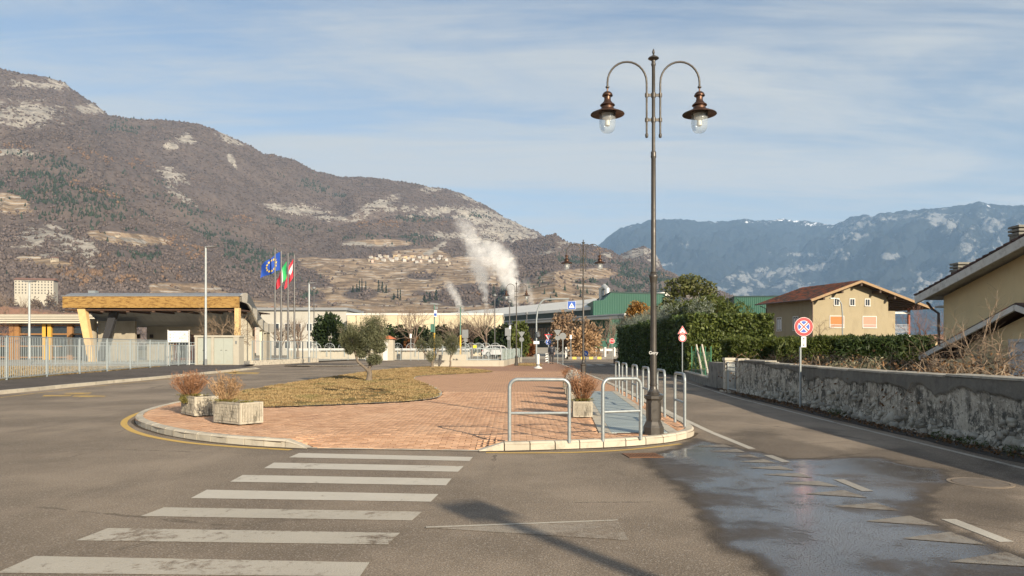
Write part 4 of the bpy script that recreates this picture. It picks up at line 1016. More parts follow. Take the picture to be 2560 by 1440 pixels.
def planter(corner, ang, s, lab, bush, seed, W=.5, L=.9, H=.44, grp='ribbed concrete planters'):
    o = thing('planter', lab, 'planter', (corner[0], corner[1], .12), ang, grp); o.scale = (s, s, s)
    if 'box' not in _plan:
        b = MB(); t_ = .05
        b.b2(0, W, 0, t_, .03, H); b.b2(0, W, L - t_, L, .03, H); b.b2(0, t_, t_, L - t_, .03, H); b.b2(W - t_, W, t_, L - t_, .03, H); b.b2(t_, W - t_, t_, L - t_, .03, .08)
        _plan['box'] = b.mesh('box'); _plan['box'].materials.append(PLC)
        rg = random.Random(3)
        for nm, ln in (('short', W), ('long', L)):
            b = MB(); k = int((ln - .08) / .034)
            for i in range(k):
                x = .05 + i * (ln - .1) / k
                for j in range(5): b.b2(x, x + .017 + rg.uniform(0, .004), -.012 - rg.uniform(0, .008), .001, .075 + j * .065, .075 + (j + 1) * .065 - rg.uniform(0, .012))
            b.b2(0, ln, -.012, .001, .03, .066); b.b2(0, ln, -.010, .001, H - .035, H); b.b2(0, .035, -.011, .001, .066, H - .035); b.b2(ln - .035, ln, -.011, .001, .066, H - .035)
            _plan[nm] = b.mesh('ribbed_face'); _plan[nm].materials.append(PLC)
        fo = MB().b2(0, .1, 0, .1, 0, .03).mesh('foot'); fo.materials.append(PLC); _plan['foot'] = fo
        so = MB().b2(t_ + .001, W - t_ - .001, t_ + .001, L - t_ - .001, .09, H - .04).mesh('soil'); so.materials.append(SOIL); _plan['soil'] = so
    link('box', _plan['box'], None, o); link('soil', _plan['soil'], None, o)
    link('ribbed_face', _plan['short'], None, o); link('ribbed_face', _plan['short'], None, o, (W, L, 0), (0, 0, math.pi))
    link('ribbed_face', _plan['long'], None, o, (0, L, 0), (0, 0, -math.pi / 2)); link('ribbed_face', _plan['long'], None, o, (W, 0, 0), (0, 0, math.pi / 2))
    for x, y in ((.06, .06), (W - .16, .06), (.06, L - .16), (W - .16, L - .16)): link('foot', _plan['foot'], None, o, (x, y, 0))
    return o
def dry_bush(pl, lab, cat, c, h, sp, n, seed, mt, w_=.006, weeds=True, grp='dry shrubs in the planters'):
    R = Matrix.Rotation(pl.rotation_euler.z, 3, 'Z'); s = pl.scale[0]; wp = R @ (Vector(c) * s) + Vector(pl.location)
    o = thing('dry_shrub', lab, cat, wp, 0, grp)
    V, Fc = twigs(n, (0, 0, 0), h, sp, seed, w_=w_); link('twigs', mesh_np('twigs', V, Fc), mt, o)
    if weeds:
        rs = np.random.RandomState(seed); P = np.stack([rs.normal(size=500) * .12, rs.normal(size=500) * .12, .03 + .05 * rs.rand(500)], 1)
        V, Fc = leaf_quads(P, .03, seed, .5, .5); link('ground_weeds', mesh_np('weeds', V, Fc), MOSSG, o)['kind'] = 'stuff'
    return o
p2 = planter((-5.22, 14.20), math.radians(53), 1.0, 'ribbed concrete planter on the left, nearer of the two at the kerb', 0, 1)
p1 = planter((-6.84, 15.95), math.radians(41), 1.0, 'moss stained ribbed concrete planter on the left, farther of the two', 0, 2)
dry_bush(p2, 'dry tan twiggy shrub in the nearer left planter', 'shrub', (.16, .72, .40), .60, .32, 95, 31, TWIG2)
dry_bush(p1, 'wide russet twiggy shrub in the farther left planter', 'shrub', (.10, .62, .40), .58, .42, 150, 32, TWIG)
for pl, pts, sd in ((p1, [(.05, .75, .38), (.0, .6, .36), (.0, .5, .33)], 71), (p2, [(.38, .25, .38), (.32, .15, .38), (.4, .45, .38)], 72)):
    R = Matrix.Rotation(pl.rotation_euler.z, 3, 'Z'); P = np.concatenate([ball_pts(420, np.array(R @ Vector(q) + Vector(pl.location)), (.13, .13, .07), sd + i) for i, q in enumerate(pts)])
    V, Fc = leaf_quads(P, .03, sd, .6); tag(link('trailing_weed', mesh_np('weed', V, Fc), MOSSG), 'yellow green weed spilling over the rim of the %s left planter' % ('farther' if sd == 71 else 'nearer'), 'weed', 'weeds in the planters')
rows = [(1.31, 15.8), (1.44, 18.35), (1.56, 20.9), (1.70, 23.5), (1.84, 26.2)]
wd = ['nearest', 'second', 'third', 'fourth', 'farthest']
for i, q in enumerate(rows):
    pl = planter(q, math.radians(-2.5), .8, 'ribbed concrete planter beside the grating, %s of the row of five' % wd[i], 0, 40 + i)
    if i == 0: dry_bush(pl, 'rounded orange brown dry shrub in the planter nearest the barriers', 'shrub', (.26, .45, .40), .62, .34, 190, 33, TWIG, .005)
    elif i == 1:
        o = thing('silver_plant', 'silvery grey leafed plant in the second planter of the row', 'plant', (q[0] + .1, q[1] + .3, .46)); P = ball_pts(900, (0, 0, .3), (.22, .22, .3), 9, .3); V, Fc = leaf_quads(P, .06, 9, .3, .6); link('foliage', mesh_np('foliage', V, Fc), SILV, o)
    else: dry_bush(pl, 'dry brown shrub in the %s planter of the row' % wd[i], 'shrub', (.26, .45, .40), .5, .3, 80, 34 + i, TWIG, .005)
# the lamp standing behind the photographer: its shadow falls across the crossing
pb = thing('led_street_lamp', 'modern street lamp behind the camera whose shadow crosses the road', 'street lamp', (7.62, -5.5, 0), 0)
MB().tube([(0, 0, 0), (0, 0, 3), (0, 0, 5.45)], [.14, .115, .085], 14).build('pole', GALV, pb, True)
MB().box((-.02, .05, 5.52), (.52, .62, .12), math.radians(31), bev=.02).build('lamp_head', GALV, pb)
# ------------------------------------------------------------------ old garden wall on the right
def wall_x(y): return np.interp(y, [-14, 5, 11, 14.8, 19.8, 27, 30.2], [8.1, 7.8, 7.68, 7.62, 7.93, 7.86, 8.1])
WALLM = bpy.data.materials.new('old_plaster_wall'); t = NT(WALLM); p = t.pos()
sp = t.new('ShaderNodeSeparateXYZ'); t.l.new(p, sp.inputs[0])
c = t.mix(t.ramp(t.noise(p, 1.4, 5, .65), .3, .7), (0.28, 0.255, 0.21), (0.52, 0.48, 0.40))
c = t.mix(t.ramp(t.noise(t.mapv(p, (1.5, 1.5, .8)), 2.1, 7, .75), .47, .58, 0, .92), c, (0.075, 0.073, 0.065))
c = t.mix(t.ramp(t.noise(t.mapv(p, (4, 4, .5)), 1.6, 5, .7), .54, .66, 0, .6), c, (0.07, 0.068, 0.06))
vd = t.vor(p, 9, 'DISTANCE_TO_EDGE'); vc = t.new('ShaderNodeSeparateColor'); t.l.new(t.vor(p, 9, 'F1', 1), vc.inputs[0])
stc = t.mix(vc.outputs[0], (0.22, 0.205, 0.17), (0.58, 0.54, 0.46)); stc = t.mix(t.ramp(vd, 0.0, 0.10, 1, 0), stc, (0.05, 0.047, 0.04))
c = t.mix(t.ramp(t.math('ADD', t.at('rubble'), t.math('MULTIPLY', t.math('SUBTRACT', t.noise(p, 2.6, 4), .5), 1.3)), .42, .60, 0, .85), c, stc)
c = t.mix(t.ramp(t.noise(p, 9, 5, .75), .52, .62, 0, .85), c, (0.62, 0.58, 0.49))
c = t.mix(t.ramp(t.noise(p, 22, 4, .7), .56, .66, 0, .8), c, (0.055, 0.052, 0.045))
c = t.mix(t.math('MULTIPLY', t.at('cap'), .9), c, t.mix(t.noise(t.mapv(p, (1, 1, .3)), 5, 5, .6), (0.105, 0.10, 0.088), (0.20, 0.19, 0.165)))
c = t.mix(t.math('MULTIPLY', t.at('crack'), .85), c, (0.03, 0.029, 0.026))
t.bsdf(c, .95, 0, t.bump(t.noise(p, 30, 5, .75), .7, .015), .15)
rg = random.Random(21)
ywall = np.arange(-13.0, 25.62, .045); zw = np.linspace(0, 1, 54)
Yw, Zf = np.meshgrid(ywall, zw)
top = np.interp(Yw, [-13, 10, 16, 19.8, 20.0, 22.6, 22.75, 25.6], [1.18, 1.14, 1.10, 1.07, 1.10, 1.10, 1.17, 1.17]) + .008 * fbm(Yw * 2, Yw * 0, 3, 301)
Zw = Zf * top
edge = top - (.24 + .15 * fbm(Yw * .9, Yw * 0 + 2, 3, 305) + .12 * fbm(Yw * 3.1, Yw * 0 + 5, 3, 308)) * np.interp(Yw, [-13, 20, 22, 25.6], [1, 1, .35, .2])
capm = (Zw > edge).astype(float)
low = sstep(.50, .08, Zw + .25 * fbm(Yw * .7, Zw * 1.2, 3, 310))
bumpy = .012 * fbm(Yw * 1.6, Zw * 2.6, 4, 312) + low * .016 * fbm(Yw * 8, Zw * 9, 3, 314) + (1 - capm) * .012 * fbm(Yw * 11, Zw * 12, 3, 318)
Xw = wall_x(Yw) - capm * .022 - bumpy - .05 * sstep(.25, 0, Zw)
V = np.stack([Xw, Yw, Zw - .02 * (Zf == 0)], -1)
nz, ny_ = Yw.shape
# coping and back
Vt = np.stack([wall_x(ywall) + .32, ywall, top[-1] + .0 * ywall], -1); Vb = np.stack([wall_x(ywall) + .32, ywall, 0 * ywall], -1)
V = np.concatenate([V.reshape(-1, 3), Vt, Vb]); F1 = grid_faces(nz + 2, ny_)
me = mesh_np('garden_wall', V, F1, False); attr(me, 'cap', np.concatenate([capm.ravel(), np.zeros(2 * ny_)])); attr(me, 'crack', np.concatenate([np.exp(-np.abs(Zw - edge + .012) / .014).ravel(), np.zeros(2 * ny_)])); attr(me, 'rubble', np.concatenate([low.ravel(), np.zeros(2 * ny_)]))
gw = thing('garden_wall', 'long weathered garden wall with flaking plaster and exposed stones along the road', 'wall')
link('plaster', me, WALLM, gw)
CAPM = mat('wall_coping', (.36, .33, .27), .95, .22, 3, .5, 30, .01, dirt=(.12, .11, .09), dirt_amt=.8, world_=True)
for k in range(19):
    y0, y1 = -13 + k * 2.0, min(25.6, -13 + (k + 1) * 2.0 - .012); tz = float(np.interp((y0 + y1) / 2, ywall, top[-1])); x0, x1 = float(wall_x(y0)), float(wall_x(y1))
    MB().add([(x0 - .035, y0, tz - .002), (x0 + .34, y0, tz - .002), (x1 + .34, y1, tz - .002), (x1 - .035, y1, tz - .002), (x0 - .03, y0, tz + .035), (x0 + .335, y0, tz + .045), (x1 + .335, y1, tz + .045), (x1 - .03, y1, tz + .035)], [(0, 3, 2, 1), (4, 5, 6, 7), (0, 1, 5, 4), (1, 2, 6, 5), (2, 3, 7, 6), (3, 0, 4, 7)]).build('coping_slab', CAPM, gw)
STONE = mat('wall_stone', (.36, .335, .28), .92, .25, 9, .7, 40, .01, isl=.35, dirt=(.10, .095, .08), dirt_amt=.6)
stm = []
for k in range(6):
    bm = bmesh.new(); bmesh.ops.create_icosphere(bm, subdivisions=2 if k < 3 else 1, radius=1.0)
    for v in bm.verts: v.co *= 1 + .34 * rg.uniform(-1, 1) * (.6 if k < 3 else 1)
    q = bpy.data.meshes.new('stone'); bm.to_mesh(q); bm.free(); q.polygons.foreach_set('use_smooth', [True] * len(q.polygons)); q.materials.append(STONE); stm.append(q)
ns = 0
for _ in range(6000):
    if ns >= 290: break
    y = 9.8 + 13.5 * rg.random() ** 1.5; z = .02 + .62 * rg.random() ** 2.2
    if rg.random() > .85 - z * .9 + .35 * float(fbm(np.array(y * .8), np.array(z * 1.5), 3, 330)): continue
    if .0 + float(fbm(np.array(y * .55), np.array(.3), 2, 333)) < -.25 and z > .2: continue
    s = rg.uniform(.045, .10) * (1.15 if z < .25 else .9)
    o = link('stone', rg.choice(stm), None, gw, (float(wall_x(y)) - .005 - .03 * (z < .2), y, z), (rg.random() * 6, rg.random() * 6, rg.random() * 6)); o.scale = (s * .7, s * rg.uniform(.9, 1.4), s * rg.uniform(.7, 1.05)); ns += 1
# dark soil and litter strip between road edge and wall
VERGE = mat('verge_soil', (.045, .038, .03), .97, .35, 6, .9, 18, .04, dirt=(.13, .09, .05), dirt_amt=.7, world_=True)
yv = np.arange(-13, 31, .35); xo = np.interp(yv, [-13, 9, 13, 17, 24, 31], [7.25, 7.2, 7.2, 7.25, 7.45, 7.9]) + .06 * fbm(yv, yv * 0, 3, 340)
vs = np.concatenate([np.stack([xo, yv, yv * 0 + .006], 1), np.stack([wall_x(yv) * .5 + xo * .5, yv, .02 + .02 * fbm(yv * 2, yv * 0 + 3, 3, 341)], 1), np.stack([wall_x(yv) + .1, yv, yv * 0 + .07], 1)])
tag(link('verge', mesh_np('verge', vs, grid_faces(3, len(yv))[:, ::-1]), VERGE), kind='structure')
LITTER = leafmat('dead_leaf', (.10, .055, .025), (.24, .13, .06), trans=.05)
WEED = leafmat('green_weed', (.045, .075, .02), (.09, .13, .035))
rs = np.random.RandomState(8); n = 2600; y = 8 + 20 * rs.rand(n); P = np.stack([np.interp(y, yv, xo) + (wall_x(y) - np.interp(y, yv, xo)) * rs.rand(n) ** .7, y, .03 + .05 * rs.rand(n)], 1)
V, Fc = leaf_quads(P, .05, 8, .6); tag(link('leaf_litter', mesh_np('litter', V, Fc), LITTER), 'dead leaves littering the foot of the garden wall', 'leaf litter', None, 'stuff')
P = np.concatenate([ball_pts(260, (float(wall_x(yy)) - .12, yy, .07), (.16, .45, .10), int(yy * 7)) for yy in (12.1, 12.9, 11.0, 17.4, 10.2)]); V, Fc = leaf_quads(P, .05, 3, .35, .4); tag(link('wall_foot_weeds', mesh_np('weeds', V, Fc), WEED), 'green weeds growing at the foot of the garden wall', 'weeds', None, 'stuff')
# gate, pillars, low wall with green mesh fence
PLAST = mat('pillar_plaster', (.50, .45, .36), .93, .18, 2.5, .4, 30, .01, dirt=(.13, .12, .10), dirt_amt=.75, world_=True)
DKPL = mat('dark_plaster', (.22, .205, .175), .95, .3, 2.0, .6, 30, .015, dirt=(.06, .058, .05), dirt_amt=.8, world_=True)
def pillar(lab, x, y, w_, d_, h):
    o = thing('gate_pillar', lab, 'pillar', (x, y, 0), 0, 'garden gate pillars'); MB().box((0, 0, h / 2 - .02), (w_, d_, h), bev=.012).build('shaft', PLAST, o); MB().box((0, 0, h + .04), (w_ + .06, d_ + .06, .10), bev=.02).build('cap', PLAST, o)
pillar('pale plastered gate pillar with lichen on its cap, left of the garden gate', 8.02, 27.35, .34, .30, 1.14)
pillar('short plastered pillar where the garden wall meets the gate', 8.02, 25.74, .34, .28, 1.14)
GATEM = mat('pale_gate_paint', (.44, .47, .46), .55, .15, 8, metal=.2)
gt = thing('garden_gate', 'narrow pale metal garden gate between the two plaster pillars', 'gate', (7.93, 25.9, 0), math.pi / 2)
for k in range(9): MB().b2(.03 + k * .155, .052 + k * .155, -.008, .008, .10, 1.06).build('bar', GATEM, gt)
for z in (.10, .74, .88, 1.04): MB().b2(0, 1.28, -.014, .014, z, z + .035).build('rail', GATEM, gt)
for x in (0, 1.24): MB().b2(x, x + .045, -.02, .02, .06, 1.09).build('stile', GATEM, gt)
MB().b2(.0, 1.28, -.25, .3, 0, .06).build('threshold', PLAST, gt)
MB().b2(.1, .22, -.03, .03, .76, .87).build('lock_box', GATEM, gt)
lwx = thing('low_wall', 'low dark plaster wall below the green mesh fence', 'wall')
MB().prism([(7.90, 27.5), (8.3, 27.5), (8.4, 30.2), (8.02, 30.2)], 0, 1.02).build('tall_section', DKPL, lwx)
MB().prism([(8.02, 30.21), (8.35, 30.21), (9.25, 38.4), (8.95, 38.4)], 0, .34).build('low_section', DKPL, lwx); MB().prism([(7.99, 30.22), (8.38, 30.22), (9.28, 38.4), (8.92, 38.4)], .341, .39).build('coping', PLAST, lwx)
GRN = mat('green_fence_wire', (.05, .20, .11), .6, .1); WOODP = mat('pale_post', (.50, .45, .37), .9, .2, 5)
mf = thing('mesh_fence', 'green wire mesh fence on the low wall beside the hedge', 'fence', (0, 0, 0))
def LWp(f): return (8.2 + .92 * f, 30.4 + 7.9 * f)
for f in (0.02, .22, .42, .62, .82): x, y = LWp(f); MB().tube([(x, y, .38), (x, y, 1.65)], .02, 6).build('post', GRN, mf)
b = MB()
for z in np.arange(.5, 1.5, .1): b.tube([(*LWp(0), z), (*LWp(.82), z)], .003, 3)
for f in np.arange(0, .82, .018): x, y = LWp(f); b.tube([(x, y, .4), (x, y, 1.42)], .0025, 3)
b.build('wire_mesh', GRN, mf)['kind'] = 'stuff'
for i, (x0, y0, dx) in enumerate(((8.55, 33.2, -.02), (8.32, 31.3, 0))):
    o = thing('leaning_post', 'pale wooden post leaning against the hedge, %s of two' % ('farther' if i == 0 else 'nearer'), 'post', (x0, y0, .38), 0, 'leaning wooden posts'); MB().tube([(0, 0, 0), (-.05, .9, 1.35)], [.045, .038], 7).build('stake', WOODP, o)
# garden soil behind the wall
MB().prism([(8.0, -13), (8.24, 5), (8.1, 11), (8.05, 14.8), (8.34, 19.8), (8.28, 25.6), (8.3, 27.5), (8.4, 30.3), (9.6, 42), (9.6, 70), (60, 70), (60, -13)], .0, .48).build('garden_soil', mat('garden_earth', (.11, .078, .048), .95, .35, 1.2, .8, 10, .05, world_=True)).__setitem__('kind', 'structure')

# ------------------------------------------------------------------ road signs
WH = mat('sign_white', (.78, .77, .74), .45, .05, 4); RED = mat('sign_red', (.55, .02, .025), .45, .08, 4); BLU = mat('sign_blue', (.025, .10, .42), .45, .08, 4); BLK = mat('sign_black', (.015, .015, .017), .5); SGREY = mat('sign_back_grey', (.20, .21, .21), .6, .1, 4, metal=.2)
def disc(b, r, z0, z1, n=36, r0=0.0, mi=0):
    if r0 == 0: b.lathe([(r, z0), (r, z1)], n, mi=mi)
    else: b.lathe([(r0, z0), (r, z0), (r, z1), (r0, z1), (r0, z0)], n, mi=mi, cap=False)
FACE = (math.pi / 2, 0, 0)                          # local z -> -y, towards the camera
def plate(o, name, mt, fn, loc, rot=FACE):
    b = MB(); fn(b); return b.build(name, mt, o, loc=loc, rot=rot)
ns_ = thing('no_stopping_sign', 'round red and blue no stopping sign with arrow plate on a bent pole', 'road sign', (7.64, 19.6, 0))
zc = A(2008, 817, 19.6)[2]; xo_ = A(2008, 817, 19.6)[0] - 7.64
MB().tube([(0, 0, 0), (0, 0, zc - .62), (.0, 0, zc - .56), (xo_, 0, zc - .46), (xo_, 0, zc + .2)], .030, 10).build('pole', GALV, ns_, True)
pl = plate(ns_, 'disc', WH, lambda b: disc(b, .25, 0, .006), (xo_, -.034, zc))
plate(pl, 'red_ring', RED, lambda b: disc(b, .242, .006, .0085, 40, .165), (0, 0, 0), (0, 0, 0))
for k in range(4):
    def wedge(b, k=k):
        a0 = math.pi / 2 * k + math.radians(14); a1 = math.pi / 2 * (k + 1) - math.radians(14)
        pts = [(.05 * math.cos((a0 + a1) / 2), .05 * math.sin((a0 + a1) / 2))] + [(.152 * math.cos(a0 + (a1 - a0) * i / 8), .152 * math.sin(a0 + (a1 - a0) * i / 8)) for i in range(9)]
        b.prism(pts, .006, .0083)
    q = plate(pl, 'blue_quadrant', BLU, wedge, (0, 0, 0), (0, 0, math.pi / 4))
for a in (1, -1): plate(pl, 'red_bar', RED, lambda b: b.box((0, 0, .0072), (.33, .030, .0026 if a > 0 else .0028)), (0, 0, 0), (0, 0, a * math.pi / 4))
ap = plate(ns_, 'arrow_plate', WH, lambda b: b.b2(-.065, .065, -.14, .14, 0, .004), (xo_, -.034, zc - .40))
for s in (1, -1): plate(ap, 'arrow', BLK, lambda b: (b.b2(-.007, .007, .018, .10, .004, .0055), b.prism([(-.045, .065), (-.035, .058), (0, .097), (.035, .058), (.045, .065), (0, .115)], .004, .0057)), (0, 0, 0), (0, 0, 0 if s > 0 else math.pi))
sp_ = thing('speed_hump_sign', 'red triangle speed hump sign above a round 30 limit sign', 'road sign', (8.68, 37.7, 0))
d = 37.7; zt = A(1707, 827, d)[2]; z30 = A(1707, 843, d)[2]
MB().tube([(0, 0, 0), (0, 0, zt + .1)], .030, 8).build('pole', GALV, sp_, True)
def tri(r, z0, z1): return lambda b: b.prism([(r * math.cos(a), r * math.sin(a)) for a in (math.pi / 2, math.pi * 7 / 6, -math.pi / 6)], z0, z1)
tp = plate(sp_, 'triangle', WH, tri(.285, 0, .006), (0, -.034, zt - .02)); plate(tp, 'red_border', RED, tri(.270, .006, .0085), (0, 0, 0), (0, 0, 0)); plate(tp, 'white_field', WH, tri(.185, .0085, .0105), (0, 0, 0), (0, 0, 0))
plate(tp, 'hump', BLK, lambda b: b.prism([(-.10, -.075), (.10, -.075), (.06, -.06), (.03, -.035), (-.03, -.035), (-.06, -.06)], .0105, .012), (0, 0, 0), (0, 0, 0))
dp = plate(sp_, 'limit_disc', WH, lambda b: disc(b, .20, 0, .006), (0, -.034, z30 - .04)); plate(dp, 'red_ring', RED, lambda b: disc(b, .193, .006, .0085, 36, .145), (0, 0, 0), (0, 0, 0)); text_mesh('numerals', '30', .20, BLK, dp, (0, .0, .008), (0, 0, 0), .001)

# ------------------------------------------------------------------ hedges, bushes and trees on the right
IVY = leafmat('ivy_leaf', (.036, .066, .022), (.135, .19, .048), spec=.4); IVYL = leafmat('ivy_leaf_sunlit_tone', (.06, .09, .018), (.17, .20, .045), spec=.4)
CYP = leafmat('cypress_leaf', (.05, .075, .014), (.13, .15, .03)); CYPD = leafmat('cypress_shade_tone', (.028, .050, .014), (.065, .095, .025)); GREYG = leafmat('grey_green_needles', (.14, .165, .125), (.33, .36, .27))
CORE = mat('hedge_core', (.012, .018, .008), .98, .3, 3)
def boxpts(n, x0, x1, y0, y1, z0, z1, seed, faces='lrfbt', thick=.35, wob=.25):
    """points on the skin of a clipped box hedge"""
    rs = np.random.RandomState(seed); P = []
    ar = {'l': (y1 - y0) * (z1 - z0), 'r': (y1 - y0) * (z1 - z0), 'f': (x1 - x0) * (z1 - z0), 'b': (x1 - x0) * (z1 - z0), 't': (x1 - x0) * (y1 - y0)}
    tot = sum(ar[k] for k in faces)
    for k in faces:
        m_ = int(n * ar[k] / tot); a, b_, t_ = rs.rand(m_), rs.rand(m_), thick * rs.rand(m_) ** 1.5
        X, Y, Z = x0 + (x1 - x0) * a, y0 + (y1 - y0) * a, z0 + (z1 - z0) * b_
        if k in 'lr':
            q = wob * fbm(Y * 1.1, Z * 1.1 + (k == 'r') * 9, 3, seed % 40); P.append(np.stack([(x0 + t_ - q) if k == 'l' else (x1 - t_ + q), Y, Z], 1))
        elif k in 'fb':
            q = wob * fbm(X * 1.1, Z * 1.1 + 4, 3, seed % 40 + 3); P.append(np.stack([X, (y0 + t_ - q) if k == 'f' else (y1 - t_ + q), Z], 1))
        else:
            Yt = y0 + (y1 - y0) * b_; q = wob * fbm(X * 1.1, Yt * 1.1, 3, seed % 40 + 5); P.append(np.stack([X, Yt, z1 - t_ + q], 1))
    return np.concatenate(P)
def hedge(name, lab, x0, x1, y0, y1, z0, z1, n, size, mt, seed, faces='lfrt', asp=.7, loc=(0, 0), wob=.25, rz=0, grp=None, up=0.0):
    o = thing(name, lab, 'hedge', (loc[0], loc[1], z0), rz, grp); zz = z1 - z0
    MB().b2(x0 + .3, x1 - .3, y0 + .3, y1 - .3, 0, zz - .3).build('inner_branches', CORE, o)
    V, Fc = leaf_quads(boxpts(n, x0, x1, y0, y1, 0, zz, seed, faces, .4, wob), size, seed, asp, up); link('foliage', mesh_np('foliage', V, Fc), mt, o); return o
ih = hedge('ivy_hedge', 'tall clipped ivy covered hedge beside the right hand road', 9.1, 12.0, 38.6, 64.8, .0, 3.3, 30000, .15, IVY, 401, 'lt')
V, Fc = leaf_quads(boxpts(15000, 9.1, 13.6, 38.3, 41.5, .4, 3.35, 405, 'fr', .45, .35), .16, 405, .7); link('sunlit_ivy', mesh_np('ivy', V, Fc), IVYL, ih)  # lighter leaf copy: the sun on this face is put into the colour
P = np.concatenate([ball_pts(520, (9.5 + 1.6 * rnd.random(), 41 + 23.5 * k / 20, 3.35 + .35 * rnd.random()), (.8, 1.1, .75), 410 + k, .2) for k in range(21)])
gp = thing('grey_shrub', 'row of silvery green shrubs growing out of the top of the ivy hedge', 'shrub', (0, 0, 0)); V, Fc = leaf_quads(P, .26, 411, .12, .9); link('foliage', mesh_np('foliage', V, Fc), GREYG, gp)
P = np.concatenate([ball_pts(1500, c, r, 430 + i, .35) for i, (c, r) in enumerate([((11.2, 42.0, 3.5), (1.7, 1.8, 1.1)), ((12.4, 42.5, 3.1), (1.6, 1.6, 1.3)), ((10.4, 44, 3.6), (1.2, 1.6, .9)), ((13.2, 42.2, 2.3), (1.2, 1.3, 1.2))])])
bc = thing('bushy_conifer', 'bushy green conifer rising above the corner of the ivy hedge', 'conifer', (11.5, 42.5, 0)); V, Fc = leaf_quads(P - np.array([11.5, 42.5, 0]), .30, 431, .22, .35); link('foliage', mesh_np('foliage', V, Fc), CYP, bc); MB().tube([(0, 0, 0), (0, 0, 3.2)], [.16, .07], 7).build('trunk', BARK, bc)
# cypress hedge running back from the wall
ch = hedge('cypress_hedge', 'long shaggy cypress hedge behind the garden wall', 9.6, 18.3, 32.2, 33.9, .45, 1.98, 26000, .24, CYP, 440, 'flrt', .2, wob=.25, up=.4)
V, Fc = leaf_quads(boxpts(6500, 14.0, 18.4, 32.0, 34, .2, 1.55, 442, 'ft', .5, .25), .26, 443, .2, .5); link('painted_shade_end', mesh_np('dark', V, Fc), CYPD, ch)  # darker leaves put the shadow on the hedge's right end into the colour
# trees behind the hedge
def tree(name, lab, cat, loc, trunk_h, lobes, mt, n, size, seed, asp=.5, tr=.14, grp=None, up=0.0, depth=3, shell=.3, spread=.6):
    o = thing(name, lab, cat, loc, 0, grp); rg = random.Random(seed); b = MB(); b.tube([(0, 0, 0), (.05, .02, trunk_h * .5), (0, .05, trunk_h)], [tr * 1.3, tr, tr * .8], 8)
    for k in range(5):
        a = k * 1.256 + rg.random(); branchy(b, (0, .05, trunk_h * (.7 + .06 * k)), (math.cos(a), math.sin(a), 1.1), lobes[0][1][2] * 1.1, tr * .45, depth - 1, rg, spread, 3, 3, .66, .15)
    b.build('trunk', BARK, o)
    P = np.concatenate([ball_pts(int(n * k), c, r, seed + i, shell) for i, (c, r, k) in enumerate(lobes)]); V, Fc = leaf_quads(P, size, seed, asp, up); link('crown', mesh_np('crown', V, Fc), mt, o); return o
MAGN = leafmat('broad_leaf', (.07, .085, .022), (.19, .19, .06), spec=.5); ORGC = leafmat('bronze_conifer', (.22, .105, .022), (.40, .215, .05)); 
c0 = A(1722, 760, 58); tree('broadleaf_evergreen', 'loose crowned evergreen tree rising above the hedge beside the lamp pole', 'tree', (c0[0], 58, 0), 3.2, [((0, 0, 5.2), (1.9, 1.7, 1.3), .8), ((-.7, 0, 6.3), (1.2, 1.2, .75), .4), ((.9, 0, 6.2), (1.2, 1.2, .7), .4), ((0, 0, 6.9), (.9, .9, .45), .2), ((-1.7, .2, 4.6), (.9, .9, .6), .25), ((1.9, 0, 5.0), (.9, .9, .7), .25)], MAGN, 1350, .28, 450, .5, .16, shell=.6)
c0 = A(1592, 800, 70); tree('bronze_cypress', 'bronze orange dwarf cypress behind the hedge left of the lamp pole', 'conifer', (c0[0], 70, 0), 2.2, [((0, 0, 3.4), (1.7, 1.5, 1.6), 1.0), ((.1, 0, 4.8), (1.15, 1.0, 1.15), .7), ((-.9, 0, 3.0), (1.0, 1, 1.0), .4), ((.9, 0, 3.2), (1.0, 1, 1.0), .4)], ORGC, 2600, .30, 455, .35, .14, up=.3)
c0 = A(1775, 770, 62); tree('bronze_cypress', 'narrow bronze cypress half hidden behind the evergreen tree', 'conifer', (c0[0], 62, 0), 2.5, [((0, 0, 4.2), (1.0, 1.0, 1.5), 1.0), ((-.3, 0, 5.2), (.7, .7, .8), .5)], ORGC, 2200, .28, 458, .35, .14, up=.3)
BTW = mat('bare_twig', (.19, .14, .105), .95, .2, 5, isl=.2); BTW3 = mat('fruit_tree_twig', (.20, .145, .10), .92, .25, 5, isl=.35); BTW2 = mat('pale_bare_twig', (.24, .18, .12), .92, .25, 5, isl=.25); RTW = mat('reddish_twig', (.20, .105, .075), .95, .2, 5, isl=.2)
def bare_tree(name, lab, loc, h, seed, mt=BTW, depth=5, n=3, tr=.13, spread=.6, shrink=.70, up=.15, trunk=.3, grp=None, lean=(0, 0), gravity=0.0, cat='bare tree', limbs=5, seg=3):
    o = thing(name, lab, cat, loc, 0, grp); rg = random.Random(seed); b = MB(); th = h * trunk
    tp = Vector((lean[0], lean[1], th)); b.tube([(0, 0, -.05), tuple(tp * .5), tuple(tp)], [tr * 1.25, tr, tr * .85], 8); b.build('trunk', BARK, o, True)
    b = MB(); L = h * (1 - trunk) * .42
    for k in range(limbs):
        a = k * 6.283 / limbs + rg.uniform(-.4, .4); s = spread * rg.uniform(.5, 1.3)
        branchy(b, tp * rg.uniform(.75, 1.0), (math.cos(a) * s + lean[0], math.sin(a) * s + lean[1], 1), L * rg.uniform(.8, 1.2), tr * .5, depth - 1, rg, spread, n, seg, shrink, up, None, gravity, 4)
    b.build('branches', mt, o); return o
bare_tree('fruit_tree', 'leaning bare fruit tree with a tangle of twigs in front of the right house', (10.2, 14.9, .47), 1.9, 501, BTW3, 5, 3, .055, 1.0, .74, .04, .2, lean=(-.3, .15), limbs=4, seg=4)
